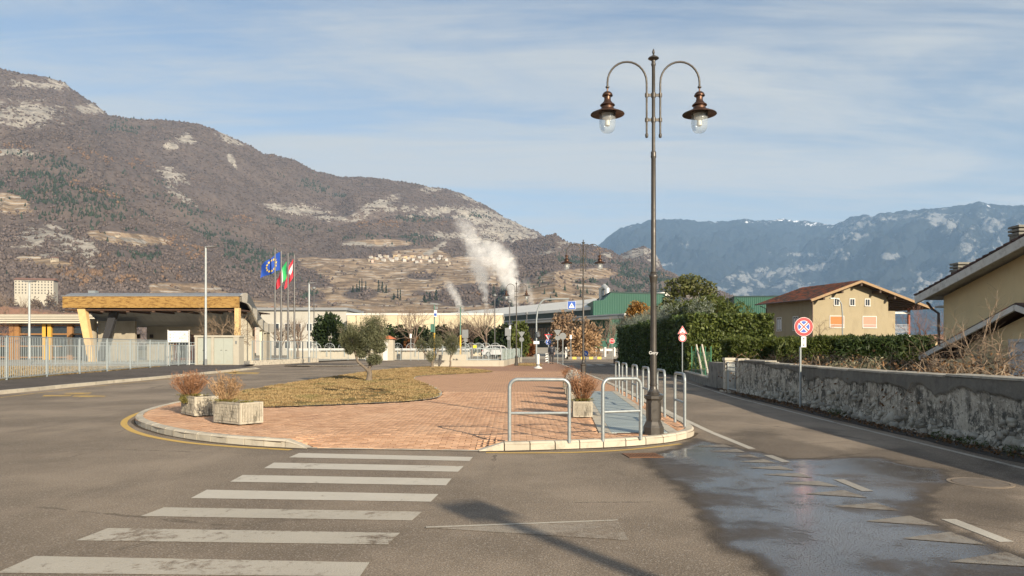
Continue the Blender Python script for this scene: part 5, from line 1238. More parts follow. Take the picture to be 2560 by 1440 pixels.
bare_tree('fruit_tree', 'spreading bare fruit tree against the tan house wall at the right edge', (11.1, 17.2, .47), 2.2, 502, BTW3, 5, 3, .055, .9, .74, .06, .2, lean=(-.3, 0), limbs=5, seg=4)
bare_tree('fruit_tree', 'low bare fruit tree at the end of the cypress hedge', (11.0, 19.8, .47), 1.5, 503, BTW3, 4, 3, .04, .95, .72, .05, .2, limbs=5)
c0 = A(2325, 870, 45); bare_tree('slim_tree', 'reddish bare young tree between the two houses', (c0[0], 45, .4), 4.0, 504, RTW, 5, 3, .06, .6, .7, .12, .25)
c0 = A(1888, 830, 75); bare_tree('bare_tree', 'rounded bare tree in front of the right green factory block', (c0[0], 75, .4), 4.6, 505, BTW, 5, 4, .09, .55, .7, .1, .3)
# brambles and dead growth behind the wall
BRAM = leafmat('dead_bramble_leaf', (.10, .05, .022), (.27, .155, .07), trans=.1)
br = thing('bramble_thicket', 'tangle of dead brown brambles between the garden wall and cypress hedge', 'brambles', (0, 0, .46)); b = MB(); rg = random.Random(55); P = []
for k in range(420):
    y = rg.uniform(13.5, 31); x0 = float(wall_x(min(y, 30))) + rg.uniform(.6, 1.2 + (y - 10) * .26); a = rg.random() * 6.28; L = rg.uniform(.5, 1.5); h = rg.uniform(.25, .95)
    pts = [(x0 + math.cos(a) * L * f, y + math.sin(a) * L * f, h * math.sin(math.pi * min(1, f * .85 + .08)) + rg.uniform(-.03, .03)) for f in (0, .25, .5, .75, 1)]
    b.tube(pts, .007, 3, cap=False); P += [np.array(pts[rg.randrange(5)]) + np.array([rg.gauss(0, .14), rg.gauss(0, .14), rg.gauss(0, .10)]) for _ in range(16)]
b.build('canes', BTW2, br); P = np.array(P); P[:, 2] = np.maximum(.02, P[:, 2]); V, Fc = leaf_quads(P, .075, 56, .6); link('dead_leaves', mesh_np('leaves', V, Fc), BRAM, br)
for i, (x, y, s) in enumerate(((9.2, 20.5, 1.0), (9.75, 19.9, 1.1))):
    o = thing('silver_shrub', 'pale grey green shrub behind the no stopping sign, %s of the pair' % ('left' if i == 0 else 'right'), 'shrub', (x, y, .46), 0, 'pale shrubs behind the sign'); P = ball_pts(1300, (0, 0, .42 * s), (.52 * s, .5, .45 * s), 60 + i, .2); V, Fc = leaf_quads(P, .10, 61 + i, .2, .8); link('foliage', mesh_np('foliage', V, Fc), leafmat('silver_shrub_leaf%d' % i, (.22, .21, .12), (.42, .40, .26)), o)
bare_tree('climbing_rose', 'bare arching rose canes above the hedge in front of the yellow house', (13.8, 33.2, 2.0), 1.5, 507, BTW2, 3, 3, .02, .9, .75, .05, .1, gravity=.12, cat='rose', limbs=7)

# ------------------------------------------------------------------ yellow house
CREAM = mat('cream_render', (.32, .268, .172), .92, .07, .8, .25, 25, .004, dirt=(.24, .20, .13), dirt_amt=.7, streak=1)
ROOFT = bpy.data.materials.new('old_roof_tiles'); t = NT(ROOFT); p = t.coord()
r_ = t.math('FRACT', t.math('ADD', t.island(), t.orand())); c = t.mix(t.ramp(t.math('ADD', t.math('MULTIPLY', r_, .55), t.math('MULTIPLY', t.noise(p, .8, 4), .6)), .52, .66), (.085, .062, .05), (.26, .085, .045)); t.bsdf(c, .9, 0, t.bump(t.noise(p, 30, 4), .5, .01), .2)
WOODB = mat('weathered_beam', (.30, .20, .11), .85, .3, 6, .4, 40); DWOOD = mat('dark_timber', (.07, .045, .03), .85, .3, 6, .4, 40); WINW = mat('white_frame', (.60, .59, .56), .5, .05); WGL = mat('dark_window_glass', (.035, .04, .045), .08, .1, spec=.6); BLI_O = mat('orange_blind', (.40, .155, .04), .7, .06, 4); BLI_P = mat('salmon_blind', (.47, .235, .165), .7, .06, 4); CURT = mat('lace_curtain', (.55, .56, .56), .8, .1, 9); PIPE = mat('brown_pipe', (.10, .06, .045), .5, .1)
H = thing('yellow_house', 'pale yellow house with gable roof, orange blinds and covered balcony', 'house', (30.1, 74, .3), math.atan2(.236, .97))
W_, Dp = 8.85, 8.2; er = 6.3; rx_, rz_ = 4.8, 7.95; sl_l = (rz_ - er) / rx_; zr = rz_ - (W_ - rx_) * .315
MB().prism([(0, 0), (W_, 0), (W_, zr - .12), (rx_, rz_ - .12), (0, er - .12)], 0, Dp, 'y').build('wall', CREAM, H)
def roof_side(x0, z0, x1, z1, nm):
    L = math.hypot(x1 - x0, z1 - z0); a = math.atan2(z1 - z0, x1 - x0)
    rf = MB().box(((x0 + x1) / 2, Dp / 2 - .3, (z0 + z1) / 2 - .02), (L, Dp + 1.6, .10), 0, ry=-a).build(nm, DWOOD, H)
    cl = int(L / .34); rw = int((Dp + 1.6) / .30)
    Vt_ = np.array([(-.18, -.14, 0), (.18, -.14, .03), (.18, .14, .03), (-.18, .14, 0), (-.18, -.14, .025), (.18, -.14, .05), (.18, .14, .05), (-.18, .14, .025)]); Ft = [(4, 5, 6, 7), (0, 1, 5, 4), (1, 2, 6, 5), (2, 3, 7, 6), (3, 0, 4, 7)]
    vs, fs = [], []; sg = 1 if z1 > z0 else -1
    ux, uz = (x1 - x0) / L, (z1 - z0) / L
    for i in range(cl):
        for j in range(rw):
            s = (i + .5) * L / cl; yy = -1.1 + (j + .5) * (Dp + 1.6) / rw; k = len(vs); jz = rnd.uniform(0, .015)
            for q in Vt_:
                lx = q[0] * sg; lz = (q[2] if True else 0) + .04 + jz; lz2 = lz if sg < 0 else (.05 - q[2] if False else lz)
                # tiles step down towards the eave
                h_ = .055 - .03 * ((q[0] + .18) / .36) if q[2] > -.1 and q[2] in (.025, .05) else .03
                vs.append((x0 + ux * (s + lx * sg) - uz * h_, yy + q[1], z0 + uz * (s + lx * sg) + ux * h_ + jz))
            fs += [tuple(k + w for w in f) for f in Ft]
    tl = MB().add(vs, fs).build('roof_tiles', ROOFT, rf); tl['kind'] = 'stuff'; return rf
roof_side(-1.0, er - sl_l * 1.0 + .02, rx_, rz_, 'roof_slope'); rr_ = roof_side(rx_, rz_, 13.4, 5.27, 'roof_slope')
for (x0, z0, x1, z1) in ((-1.0, er - sl_l, rx_, rz_), (rx_, rz_, 13.4, 5.27)):
    L = math.hypot(x1 - x0, z1 - z0); MB().box(((x0 + x1) / 2, -1.13, (z0 + z1) / 2 - .08), (L, .06, .24), 0, ry=-math.atan2(z1 - z0, x1 - x0)).build('barge_board', WOODB, H)
for x, z in ((.5, 6.25), (2.6, 6.95), (rx_, 7.72), (7.0, 7.05), (8.75, 6.45)): MB().box((x, -.55, z - .18), (.20, 1.1, .24)).build('purlin_end', DWOOD, H)
for k in range(8): MB().box((W_ + .3 + k * .52, Dp / 2 - .5, 6.52 - k * .165), (.10, Dp + .6, .12)).build('rafter', DWOOD, H)
def win(x, z, w_, h_, kind, y=0.0, parent=H, rz=0, loc=None):
    f = MB(); tt = .08 if kind != 'big' else .07
    f.b2(-w_ / 2 - tt, w_ / 2 + tt, -.05, .01, h_, h_ + tt); f.b2(-w_ / 2 - tt, w_ / 2 + tt, -.09, .01, -tt, 0); f.b2(-w_ / 2 - tt, -w_ / 2, -.045, .01, 0, h_); f.b2(w_ / 2, w_ / 2 + tt, -.045, .01, 0, h_)
    wo = f.build('window', WINW, parent, loc=loc or (x, y, z), rot=(0, 0, rz))
    return wo
for x in (2.72, 4.55, 6.35):
    wo = win(x, 5.52, .50, .62, 's'); MB().b2(-.25, .25, -.012, -.004, 0, .62).build('pane', WGL, wo); MB().b2(-.02, .02, -.03, -.012, 0, .62).build('mullion', WINW, wo)
for x, m_ in ((2.75, BLI_O), (6.6, BLI_P)):
    wo = win(x, 3.28, 1.55, 1.10, 'big'); MB().b2(-.775, .775, -.02, -.005, .0, 1.10).build('blind', m_, wo)
    r2 = MB(); r2.b2(-.775, .775, -.05, -.03, .26, .29)
    for k in range(16): r2.b2(-.76 + k * .098, -.74 + k * .098, -.048, -.032, .02, .26)
    r2.build('guard_rail', WINW, wo)
for y in (1.7, 4.6):
    wo = win(0, 2.55, .75, 1.35, 's', rz=-math.pi / 2, loc=(0, Dp - y - .8, 3.05)); MB().b2(-.375, .375, -.012, -.004, 0, 1.35).build('pane', WGL, wo); MB().b2(-.32, -.06, -.02, -.0125, .1, 1.2).build('curtain', CURT, wo); MB().b2(.06, .32, -.02, -.0125, .1, 1.2).build('curtain', CURT, wo); MB().b2(-.02, .02, -.03, -.012, 0, 1.35).build('mullion', WINW, wo)
MB().tube([(-.06, -.03, .2), (-.06, -.03, 5.6), (-.5, -.3, 6.0)], .05, 8).build('downpipe', PIPE, H); MB().tube([(-.06, Dp - .1, .2), (-.06, Dp - .1, 5.5), (-.8, Dp - .1, 5.8)], .05, 8).build('downpipe', PIPE, H)
MB().tube([(-1.05, -1.1, 5.97), (-1.05, Dp + .5, 5.97)], .07, 8).build('gutter', PIPE, H)
bal = MB().b2(W_, 12.1, .6, Dp, 2.35, 2.6).build('balcony', WINW, H); bq = MB()
for k in range(7): bq.b2(W_ + .05, 12.05, .62, .65, 2.75 + k * .14, 2.79 + k * .14)
bq.build('railing', mat('grey_railing', (.5, .5, .5), .5, .05), bal); MB().b2(11.9, 12.1, .62, .82, .0, 5.35).build('brick_post', mat('terracotta_post', (.30, .10, .06), .9), bal); MB().b2(W_, 12.1, .55, .62, 4.75, 4.95).build('awning_bar', WINW, bal); MB().b2(W_ + .002, W_ + .9, .05, .1, 0, 5.0).build('side_panel', CREAM, bal)
MB().b2(W_ + .01, W_ + .03, 1.0, 2.0, 2.6, 4.7).build('door', WINW, bal)
av = thing('tv_antenna', 'thin television antenna behind the yellow house roof', 'antenna', (38.2, 79, 7.2)); q = MB().tube([(0, 0, -1.5), (0, 0, 1.1)], .025, 6); q.tube([(-.5, 0, 1.0), (1.1, 0, .95)], .02, 5)
for k in range(6): q.tube([(-.4 + k * .28, 0, .8), (-.4 + k * .28, 0, 1.2)], .012, 4)
q.build('aerial', GALV, av)
# curved street lamp in front of it
cl_ = A(2106, 880, 60); o = thing('curved_street_lamp', 'slim curved street lamp standing before the yellow house', 'street lamp', (cl_[0], 60, .3)); MB().tube([(0, 0, 0), (0, 0, 4.0), (-.08, 0, 4.8), (-.3, 0, 5.15), (-.65, 0, 5.25)], .05, 8).build('pole', GALV, o, True); MB().box((-.8, 0, 5.25), (.4, .2, .09)).build('lamp_head', GALV, o)

# ------------------------------------------------------------------ tan house on the right edge
TAN = mat('tan_render', (.70, .55, .31), .92, .08, 1.2, .3, 30, .004, dirt=(.55, .43, .24), dirt_amt=.4); VERGEW = mat('verge_board', (.62, .60, .54), .8, .15, 3, dirt=(.3, .27, .22), dirt_amt=.6); DTILE = mat('dark_roof_tile', (.075, .045, .038), .85, .25, 4, .3, 40, isl=.3); CHIM = mat('chimney_render', (.21, .20, .17), .95, .2, 3, .5, 30, dirt=(.08, .08, .07), dirt_amt=.6)
# gable plane near x = 18, running along y; local x runs from the far eave towards the camera
R = thing('tan_house', 'tan rendered house with long sloping gable roof and two chimneys', 'house', (15.0, 25.7, .3), -math.pi / 2)
e0, sl, run = 3.18, .238, 8.0; pk = e0 + run * sl
MB().prism([(0, 0), (16, 0), (16, e0 - .1), (run, pk - .1), (0, e0 - .1)], 0, 9, 'y').build('wall', TAN, R)
def rs_(x0, z0, x1, z1):
    L = math.hypot(x1 - x0, z1 - z0); a = math.atan2(z1 - z0, x1 - x0); cxm, czm = (x0 + x1) / 2, (z0 + z1) / 2
    rf = MB().box((cxm, 4.25, czm), (L, 9.6, .14), ry=-a).build('roof_slope', VERGEW, R)
    MB().box((cxm, -.60, czm - .07), (L, .08, .26), ry=-a).build('verge_board', VERGEW, rf)
    n = int(L / .32); up_ = 1 if z1 > z0 else -1
    for k in range(n):
        f = (k + .5) / n; x, z = x0 + (x1 - x0) * f, z0 + (z1 - z0) * f
        MB().box((x - math.sin(a) * .11, -.44, z + math.cos(a) * .11), (L / n * 1.12, .42, .06), ry=-a - up_ * -.10).build('verge_tile', DTILE, rf)
    MB().box((cxm - math.sin(a) * .10, 4.5, czm + math.cos(a) * .10), (L, 9.2, .05), ry=-a).build('tile_field', DTILE, rf)
rs_(-.68, e0 - .68 * sl + .05, run, pk); rs_(run, pk, 17.2, e0 - .3)
MB().b2(-.62, -.0, .05, 8, e0 - .46, e0 - .40).build('soffit', VERGEW, R)
MB().tube([(-.66, -.2, e0 - .68 * sl - .10), (-.45, -.15, e0 - .5), (-.1, -.12, e0 - .68), (-.06, -.12, .1)], .045, 8).build('downpipe', PIPE, R)
def chim(x, y, h):
    z0 = e0 + x * sl - .1; c = MB().box((x, y, z0 + h / 2), (.44, .44, h)).build('chimney', CHIM, R)
    for k in range(3):
        MB().box((x, y, z0 + h + .02 + k * .11), (.50, .50, .07), bev=.015).build('cap_slab', CHIM, c)
        if k: MB().box((x, y, z0 + h - .035 + k * .11), (.34, .34, .05)).build('flue', CHIM, c)
chim(.42, .35, .75); chim(3.2, .5, .9)
# lean-to with its own gable in front
S = thing('garden_shed', 'low tan shed with small gable roof and curtained window behind the fruit trees', 'shed', (12.3, 20.6, .4), -math.pi / 2)
MB().prism([(.5, 0), (6.4, 0), (6.4, 1.15), (3.1, 2.05), (.5, 1.25)], 0, 2.4, 'y').build('wall', TAN, S)
for (x0, z0, x1, z1) in ((-1.0, .93, 3.1, 2.19), (3.1, 2.19, 7.2, .95)):
    L = math.hypot(x1 - x0, z1 - z0); a = math.atan2(z1 - z0, x1 - x0); rf = MB().box(((x0 + x1) / 2, 1.0, (z0 + z1) / 2), (L, 2.7, .08), ry=-a).build('roof_slope', DTILE, S); MB().box(((x0 + x1) / 2, -.39, (z0 + z1) / 2 - .02), (L, .06, .13), ry=-a).build('verge_board', VERGEW, rf)
    n = int(L / .26)
    for k in range(n): f = (k + .5) / n; MB().box((x0 + (x1 - x0) * f - math.sin(a) * .07, -.22, z0 + (z1 - z0) * f + math.cos(a) * .07), (L / n * 1.1, .32, .05), ry=-a).build('verge_tile', ROOFT, rf)
wo = win(0, 0, .95, .8, 's', parent=S, loc=(2.9, -.01, .55)); MB().b2(-.475, .475, -.015, -.006, 0, .8).build('pane', CURT, wo); MB().b2(-.02, .02, -.03, -.0155, 0, .8).build('mullion', WINW, wo)
# ------------------------------------------------------------------ pavement and school yard on the left
ASPH_D = asphalt('pavement_asphalt', (0.105, 0.086, 0.072))
KL = [(-17.2, -20), (-17.4, 10), (-17.75, 25.6), (-18.05, 30.8), (-18.1, 38.6), (-18.8, 54.5)]
fence_pts = [(-20.6, 18.0), (-23.05, 33.3), (-24.5, 42.2), (-26.9, 57.7)]
b = MB(); P = KL + [(-21.2, 57.5), (-22.2, 64.0), (-30, 64.0), (-26.9, 57.7), (-24.5, 42.2), (-23.05, 33.3), (-20.6, 18), (-18.5, 5), (-18.5, -20)]
b.add([(q[0], q[1], .114) for q in P], [tuple(range(len(P)))]).build('pavement', ASPH_D)['kind'] = 'structure'
kl = struct('pavement_kerb'); kerb_run(kl, [(x + .0, y) for x, y in KL][::-1], 1.0, True, False, .13, .2)
P = [(-18.4, 59.9), (-13.2, 59.9), (-12.4, 61.5), (-12, 66), (-19.2, 68), (-19.0, 62)]
MB().prism(P, 0, .11).build('pavement', ASPH_D)['kind'] = 'structure'
k2 = struct('pavement_kerb'); kerb_run(k2, [(-18.4, 59.9), (-13.6, 59.9), (-12.6, 61), (-12, 66)], 1.0, True, False, .12, .2)
P = [(-26.9, 57.7), (-24.5, 42.2), (-23.05, 33.3), (-20.6, 18), (-18.5, 5), (-18.5, -20), (-70, -20), (-70, 57.7)]
MB().add([(q[0], q[1], .10) for q in P], [tuple(range(len(P)))]).build('school_lawn', LAWNM)['kind'] = 'structure'
V, Fc = blades([(-24, 34), (-24.6, 42.2), (-27, 57), (-48, 57), (-40, 34)], 14000, .04, .10, .1, 77, wdt=.02); tag(link('yard_grass', mesh_np('grass', V, Fc), GRASSM), 'dry grass behind the school fence', 'grass', None, 'stuff')
CONCY = mat('yard_concrete', (.36, .33, .27), .9, .15, .6, .2, 20, dirt=(.2, .18, .14), dirt_amt=.5, world_=True)
MB().add([(-70, 57.71, .104), (-26.9, 57.71, .104), (-30, 64, .104), (-22.2, 64.01, .104), (-20, 80, .104), (-16, 100, .104), (-70, 100, .104)], [(0, 1, 2, 3, 4, 5, 6)]).build('school_yard', CONCY)['kind'] = 'structure'

# ------------------------------------------------------------------ fences
FEN = mat('galvanised_fence', (.33, .37, .375), .5, .12, 6, metal=.3)
def bar_fence(lab, pts, H, step, posts, barw=.030, name='bar_fence', z=.11, grp='grey bar fences of the school', singles=True, skip_first=0.0):
    o = thing(name, lab, 'fence', (pts[0][0], pts[0][1], z), 0, grp); P0 = Vector((pts[0][0], pts[0][1]))
    bm_ = MB().box((0, 0, H / 2 + .03), (barw, barw * .6, H - .16)).mesh('bar'); bm_.materials.append(FEN); pm = MB().box((0, 0, H / 2), (.07, .07, H + .03), bev=.01).mesh('post'); pm.materials.append(FEN)
    q = resample(pts, posts)
    sb = MB()
    for i in range(len(q) - 1):
        a, c = Vector(q[i]) - P0, Vector(q[i + 1]) - P0; L = (c - a).length; ang = math.atan2(c.y - a.y, c.x - a.x)
        link('post', pm, None, o, (a.x, a.y, 0), (0, 0, ang))
        for zz in (.10, H - .02): MB().box((L / 2, 0, zz), (L - .075, .035, .045)).build('rail', FEN, o, loc=(a.x, a.y, 0), rot=(0, 0, ang))
        n = max(1, int(L / step))
        for k in range(1, n):
            p_ = a.lerp(c, k / n)
            if singles: link('bar', bm_, None, o, (p_.x, p_.y, 0), (0, 0, ang))
            else: sb.box((p_.x, p_.y, H / 2 + .03), (barw, barw * .6, H - .16), ang)
    a = Vector(q[-1]) - P0; link('post', pm, None, o, (a.x, a.y, 0))
    if not singles: sb.build('bar_infill', FEN, o)['kind'] = 'stuff'
    return o
bar_fence('tall grey steel bar fence along the left pavement', fence_pts, 2.02, .168, 3.95)
bar_fence('low grey bar gate section between tall fence and cabinet', [(-26.95, 58.2), (-26.8, 61.2), (-25.9, 62.0)], 1.65, .20, 1.6)
bar_fence('inner row of grey bar fence crossing the school yard', [(-41.5, 63.5), (-27.0, 62.6)], 1.62, .22, 2.4)
bar_fence('grey gate fence in the yard behind the inner row', [(-37, 66.0), (-27.5, 65.2)], 1.9, .26, 1.9)
lw_ = thing('low_white_wall', 'low pale wall carrying the glazed fence right of the cabinet', 'wall'); MB().prism([(-22.55, 63.6), (-20.6, 77.6), (-20.3, 77.6), (-22.25, 63.6)], 0, .42).build('wall', PLAST, lw_)
bar_fence('fine barred grey fence on the low pale wall before the flagpoles', [(-22.4, 63.8), (-20.45, 77.4)], 1.72, .13, 1.75, .012, z=.42, singles=False)
# technical cabinet
CABC = mat('cabinet_concrete', (.40, .37, .30), .9, .1, 1.5, .3, 30, dirt=(.33, .29, .22), dirt_amt=.4); CABD = mat('cabinet_door', (.355, .375, .325), .55, .06, 2)
cb = thing('utility_cabinet', 'pale concrete utility cabinet with grey green double doors beside the lamp', 'cabinet', (-26.4, 61.5, .11), 0)
MB().b2(0, 3.68, .12, 1.2, 0, 2.3).build('housing', CABC, cb); MB().b2(-.05, 3.75, 0, 1.25, 2.3, 2.46).build('roof_slab', CABC, cb)
for x in (0, 1.36, 3.2): MB().b2(x, x + (.22 if x != 3.2 else .48), .03, .119, 0, 2.3).build('pier', CABC, cb)
for x0, x1 in ((.24, 1.34), (1.60, 3.18)):
    m_ = (x0 + x1) / 2
    for a, c in ((x0, m_ - .008), (m_ + .008, x1)):
        d = MB().b2(a, c, .09, .118, .06, 2.22).build('door', CABD, cb); cm = (a + c) / 2
        for k in range(4): MB().b2(cm - .16, cm + .16, .082, .0895, .22 + k * .035, .236 + k * .035).build('vent_slat', CABC, d)
        MB().box((cm + (.2 if a == x0 else -.2), .08, 1.22), (.16, .02, .03)).build('handle', BLK, d)
MB().b2(3.38, 3.52, .0, .03, 1.75, 2.0).build('meter_box', SGREY, cb)
# school signboard
sg = thing('school_signboard', 'white three row direction board on posts in front of the cabinet', 'sign', (-28.4, 61.0, .11))
for x in (.03, 1.78): MB().b2(x - .03, x + .03, -.03, .03, 0, 2.9).build('post', WINW, sg)
for k, (z, h_, tx) in enumerate(((2.62, .20, 'istituto comprensivo'), (2.38, .22, 'uffici'), (2.14, .22, 'palestra'), (1.90, .22, 'scuola'))):
    bd = MB().b2(.07, 1.72, -.045, -.03, z, z + h_).build('board', WH, sg); text_mesh('lettering', tx, .23 if k else .12, BLK, bd, (1.66 if k else .95, -.046, z + h_ / 2), FACE, .001, 'RIGHT' if k else 'CENTER')
    if k: MB().box((.22, -.047, z + h_ / 2), (.09, .003, .09), ry=.785).build('arrow', BLK, bd); MB().box((.52, -.047, z + h_ / 2), (.10, .003, .04), ry=.6).build('arrow', BLK, bd) if k < 3 else None

# ------------------------------------------------------------------ school with wave roof canopy
WAVE = [(75.0, 6.76), (75.5, 7.0), (76.2, 7.14), (77.0, 7.08), (78.0, 6.66), (79.0, 6.0), (80.0, 5.28), (81.0, 4.78), (82.2, 4.36), (83.6, 4.15), (85.2, 4.2)]
ZINC = bpy.data.materials.new('zinc_roof'); t = NT(ZINC); p = t.pos(); sp = t.new('ShaderNodeSeparateXYZ'); t.l.new(p, sp.inputs[0])
sm_ = t.ramp(t.math('FRACT', t.math('MULTIPLY', sp.outputs[0], 1.25)), .9, .97); c = t.mix(t.noise(p, .8, 4), (.22, .23, .24), (.30, .31, .32)); t.bsdf(t.mix(t.math('MULTIPLY', sm_, .4), c, (.09, .09, .1)), .5, .4, t.bump(sm_, .6, .03), .4)
FASC = bpy.data.materials.new('weathered_wave_fascia'); t = NT(FASC); p = t.pos(); sp = t.new('ShaderNodeSeparateXYZ'); t.l.new(p, sp.inputs[0])
ln = t.ramp(t.math('FRACT', t.math('MULTIPLY', sp.outputs[1], 7)), .84, .95); t.bsdf(t.mix(t.math('MULTIPLY', ln, .5), t.mix(t.noise(p, 1.4, 4), (.38, .35, .29), (.50, .46, .385)), (.14, .12, .10)), .8, 0, None, .3)
CLAD = bpy.data.materials.new('golden_timber'); t = NT(CLAD); p = t.pos(); c = t.mix(t.noise(t.mapv(p, (.5, 1, 7)), 1.6, 6, .75), (.24, .125, .03), (.50, .32, .11)); c = t.mix(t.ramp(t.noise(t.mapv(p, (.7, 1, 3)), 2.4, 6, .8), .48, .58, 0, .85), c, (.15, .075, .02)); t.bsdf(c, .7, 0, None, .3)
GLUE = mat('glulam_timber', (.62, .42, .19), .7, .15, 2, .2, 20); DARKT = mat('dark_ceiling_timber', (.085, .045, .028), .8, .25, 2); CONW = mat('board_marked_concrete', (.33, .29, .22), .9, .12, .8, .4, 8, .02, dirt=(.22, .19, .14), dirt_amt=.5); YELT = mat('yellow_panel', (.58, .33, .05), .7, .1, 2); GLS = mat('school_glass', (.03, .035, .035), .06, .2, 2, spec=.7); CREAMW = mat('cream_wall', (.62, .57, .45), .9, .07, 1)
sc = thing('school_building', 'low school with golden timber canopy, wave shaped roof and striped wing', 'building', (0, 0, 0))
X0, X1 = -45.4, -27.55
prof = WAVE + [(y, z - (1.0 if y > 76.5 else 0.55)) for y, z in reversed(WAVE)]
wv = MB(); n = len(WAVE); vs = []
for x in (X0, X1):
    vs += [(x, y, z) for y, z in WAVE] + [(x, y, z - .35) for y, z in WAVE]
for i in range(n - 1):
    wv.add([vs[i], vs[i + 1], vs[2 * n + i + 1], vs[2 * n + i]], [(0, 1, 2, 3)]); wv.add([vs[n + i], vs[n + i + 1], vs[3 * n + i + 1], vs[3 * n + i]], [(0, 1, 2, 3)])
rfw = wv.build('wave_roof', ZINC, sc)
fm = MB()
for i in range(n - 1):
    (ya, za), (yb, zb) = WAVE[i], WAVE[i + 1]; ta, tb = [.55, .85, 1.0, 1.1, 1.2, 1.25, 1.2, 1.15, 1.05, .95, .9][i:i + 2]
    fm.add([(X1 + .12, ya, za + .03), (X1 + .12, yb, zb + .03), (X1 + .12, yb, zb - tb), (X1 + .12, ya, za - ta), (X1 - .05, ya, za + .03), (X1 - .05, yb, zb + .03), (X1 - .05, yb, zb - tb), (X1 - .05, ya, za - ta)], [(0, 3, 2, 1), (0, 1, 5, 4), (3, 7, 6, 2), (4, 5, 6, 7)])
fm.build('wave_fascia', FASC, rfw)
bmx = MB().b2(X0, X1 - .06, 74.7, 74.98, 5.55, 6.70).build('canopy_beam', CLAD, sc)
for k in range(9): MB().b2(X0 + .02, X1 - .08, 74.66, 74.699, 5.56 + k * .126, 5.56 + k * .126 + .112).build('cladding_board', CLAD, bmx)
MB().b2(X0 - .1, X1, 74.6, 75.05, 6.705, 6.78).build('edge_flashing', ZINC, bmx)
MB().b2(X0 + .05, X1 - .08, 75.0, 84.5, 5.3, 5.42).build('ceiling', DARKT, sc)
for k in range(7): MB().b2(X0 + 1 + k * 2.6, X0 + 1.3 + k * 2.6, 75.1, 84.0, 5.12, 5.299).build('ceiling_beam', DARKT, sc)
MB().prism([(-44.1, 5.55), (-43.3, 5.55), (-42.35, .1), (-42.95, .1)], 74.95, 75.5, 'y').build('leaning_post', GLUE, sc)
MB().prism([(-40.9, 5.3), (-41.7, 5.3), (-43.1, .1), (-42.5, .1)], 76.6, 77.1, 'y').build('leaning_post', mat('dark_steel', (.03, .03, .033), .6), sc)
MB().b2(-28.05, -27.6, 74.75, 75.3, .1, 5.54).build('corner_post', GLUE, sc)
bw_ = MB().b2(-41, -29.0, 83.0, 83.4, .1, 4.3).build('back_wall', CONW, sc); MB().b2(-41, -29.0, 82.95, 83.4, 4.31, 5.29).build('dark_clerestory', mat('clerestory_dark', (.035, .036, .04), .3, .2, 1), sc)
for px in (310, 345, 379, 509, 549):
    x = (px - CX) / FPX * 82.9; w_ = MB().b2(x - .24, x + .24, 82.9, 82.999, 2.55, 3.03).build('window', CONW, bw_); MB().b2(x - .2, x + .2, 82.87, 82.899, 2.59, 2.99).build('pane', mat('small_dark_pane', (.05, .035, .025), .2), w_)
dr = MB().b2(-37.9, -35.6, 82.9, 82.99, .1, 3.0).build('door', mat('brown_door', (.12, .05, .03), .6, .1, 3), bw_)
MB().b2(-37.5, -36.0, 82.86, 82.899, .4, 2.8).build('pane', GLS, dr)
MB().lathe([(.62, .1), (.62, 4.6)], 24, (-45.6, 80.0, 0)).build('round_column', CONW, sc, True); MB().b2(-44.9, -40.9, 80.2, 80.6, .1, 4.4).build('concrete_screen', CONW, sc)
MB().prism([(77.6, .1), (81.6, .1), (81.6, 3.7), (80.2, 4.3), (78.8, 4.75), (77.6, 4.85)], -28.95, -28.64, 'x').build('cream_end_wall', CREAMW, sc); MB().b2(-27.95, -27.6, 81.9, 82.3, .1, 3.5).build('end_pier', CREAMW, sc); MB().b2(-27.95, -27.64, 83.2, 84.5, .1, 3.2).build('end_pier', CONW, sc)
# flat roofed wing with striped fascia
wg = MB().b2(-85, -44.2, 85.2, 98, 4.25, 5.35).build('wing_roof', CREAMW, sc)
for k in range(4): MB().b2(-85, -44.15, 85.06, 85.19, 4.33 + k * .25, 4.33 + k * .25 + .15).build('fascia_slat', mat('fascia_slat_cream', (.55, .50, .40), .8, .08, 1), wg)
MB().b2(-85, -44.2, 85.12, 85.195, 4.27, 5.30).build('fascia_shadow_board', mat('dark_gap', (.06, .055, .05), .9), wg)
MB().b2(-85, -44.5, 86.2, 86.4, .1, 4.24).build('glazing', GLS, sc)
for px in (-60, 30, 42, 113, 122, 175): 
    x = (px - CX) / FPX * 86; w2 = .30
    MB().b2(x - w2, x + w2, 85.9, 86.19, .1, 4.24).build('timber_post', YELT if px in (113, 122) else mat('brown_timber', (.28, .14, .05), .8, .15, 2), sc)
for z in (.3, 1.6, 3.0, 4.0): MB().b2(-85, -44.5, 86.05, 86.199, z, z + .16).build('timber_transom', mat('brown_timber', (.28, .14, .05), .8), sc)
rv = thing('roof_vent', 'small metal vent unit on the school roof', 'vent', (-49.8, 88, 5.35)); MB().box((0, 0, 1.3), (.35, .35, 2.6)).build('stack', GALV, rv); MB().box((0, 0, 2.75), (.8, .8, .35), bev=.05).build('cowl', GALV, rv); MB().box((-.4, 0, 2.5), (.6, .6, .2), bev=.05).build('side_cowl', SGREY, rv)
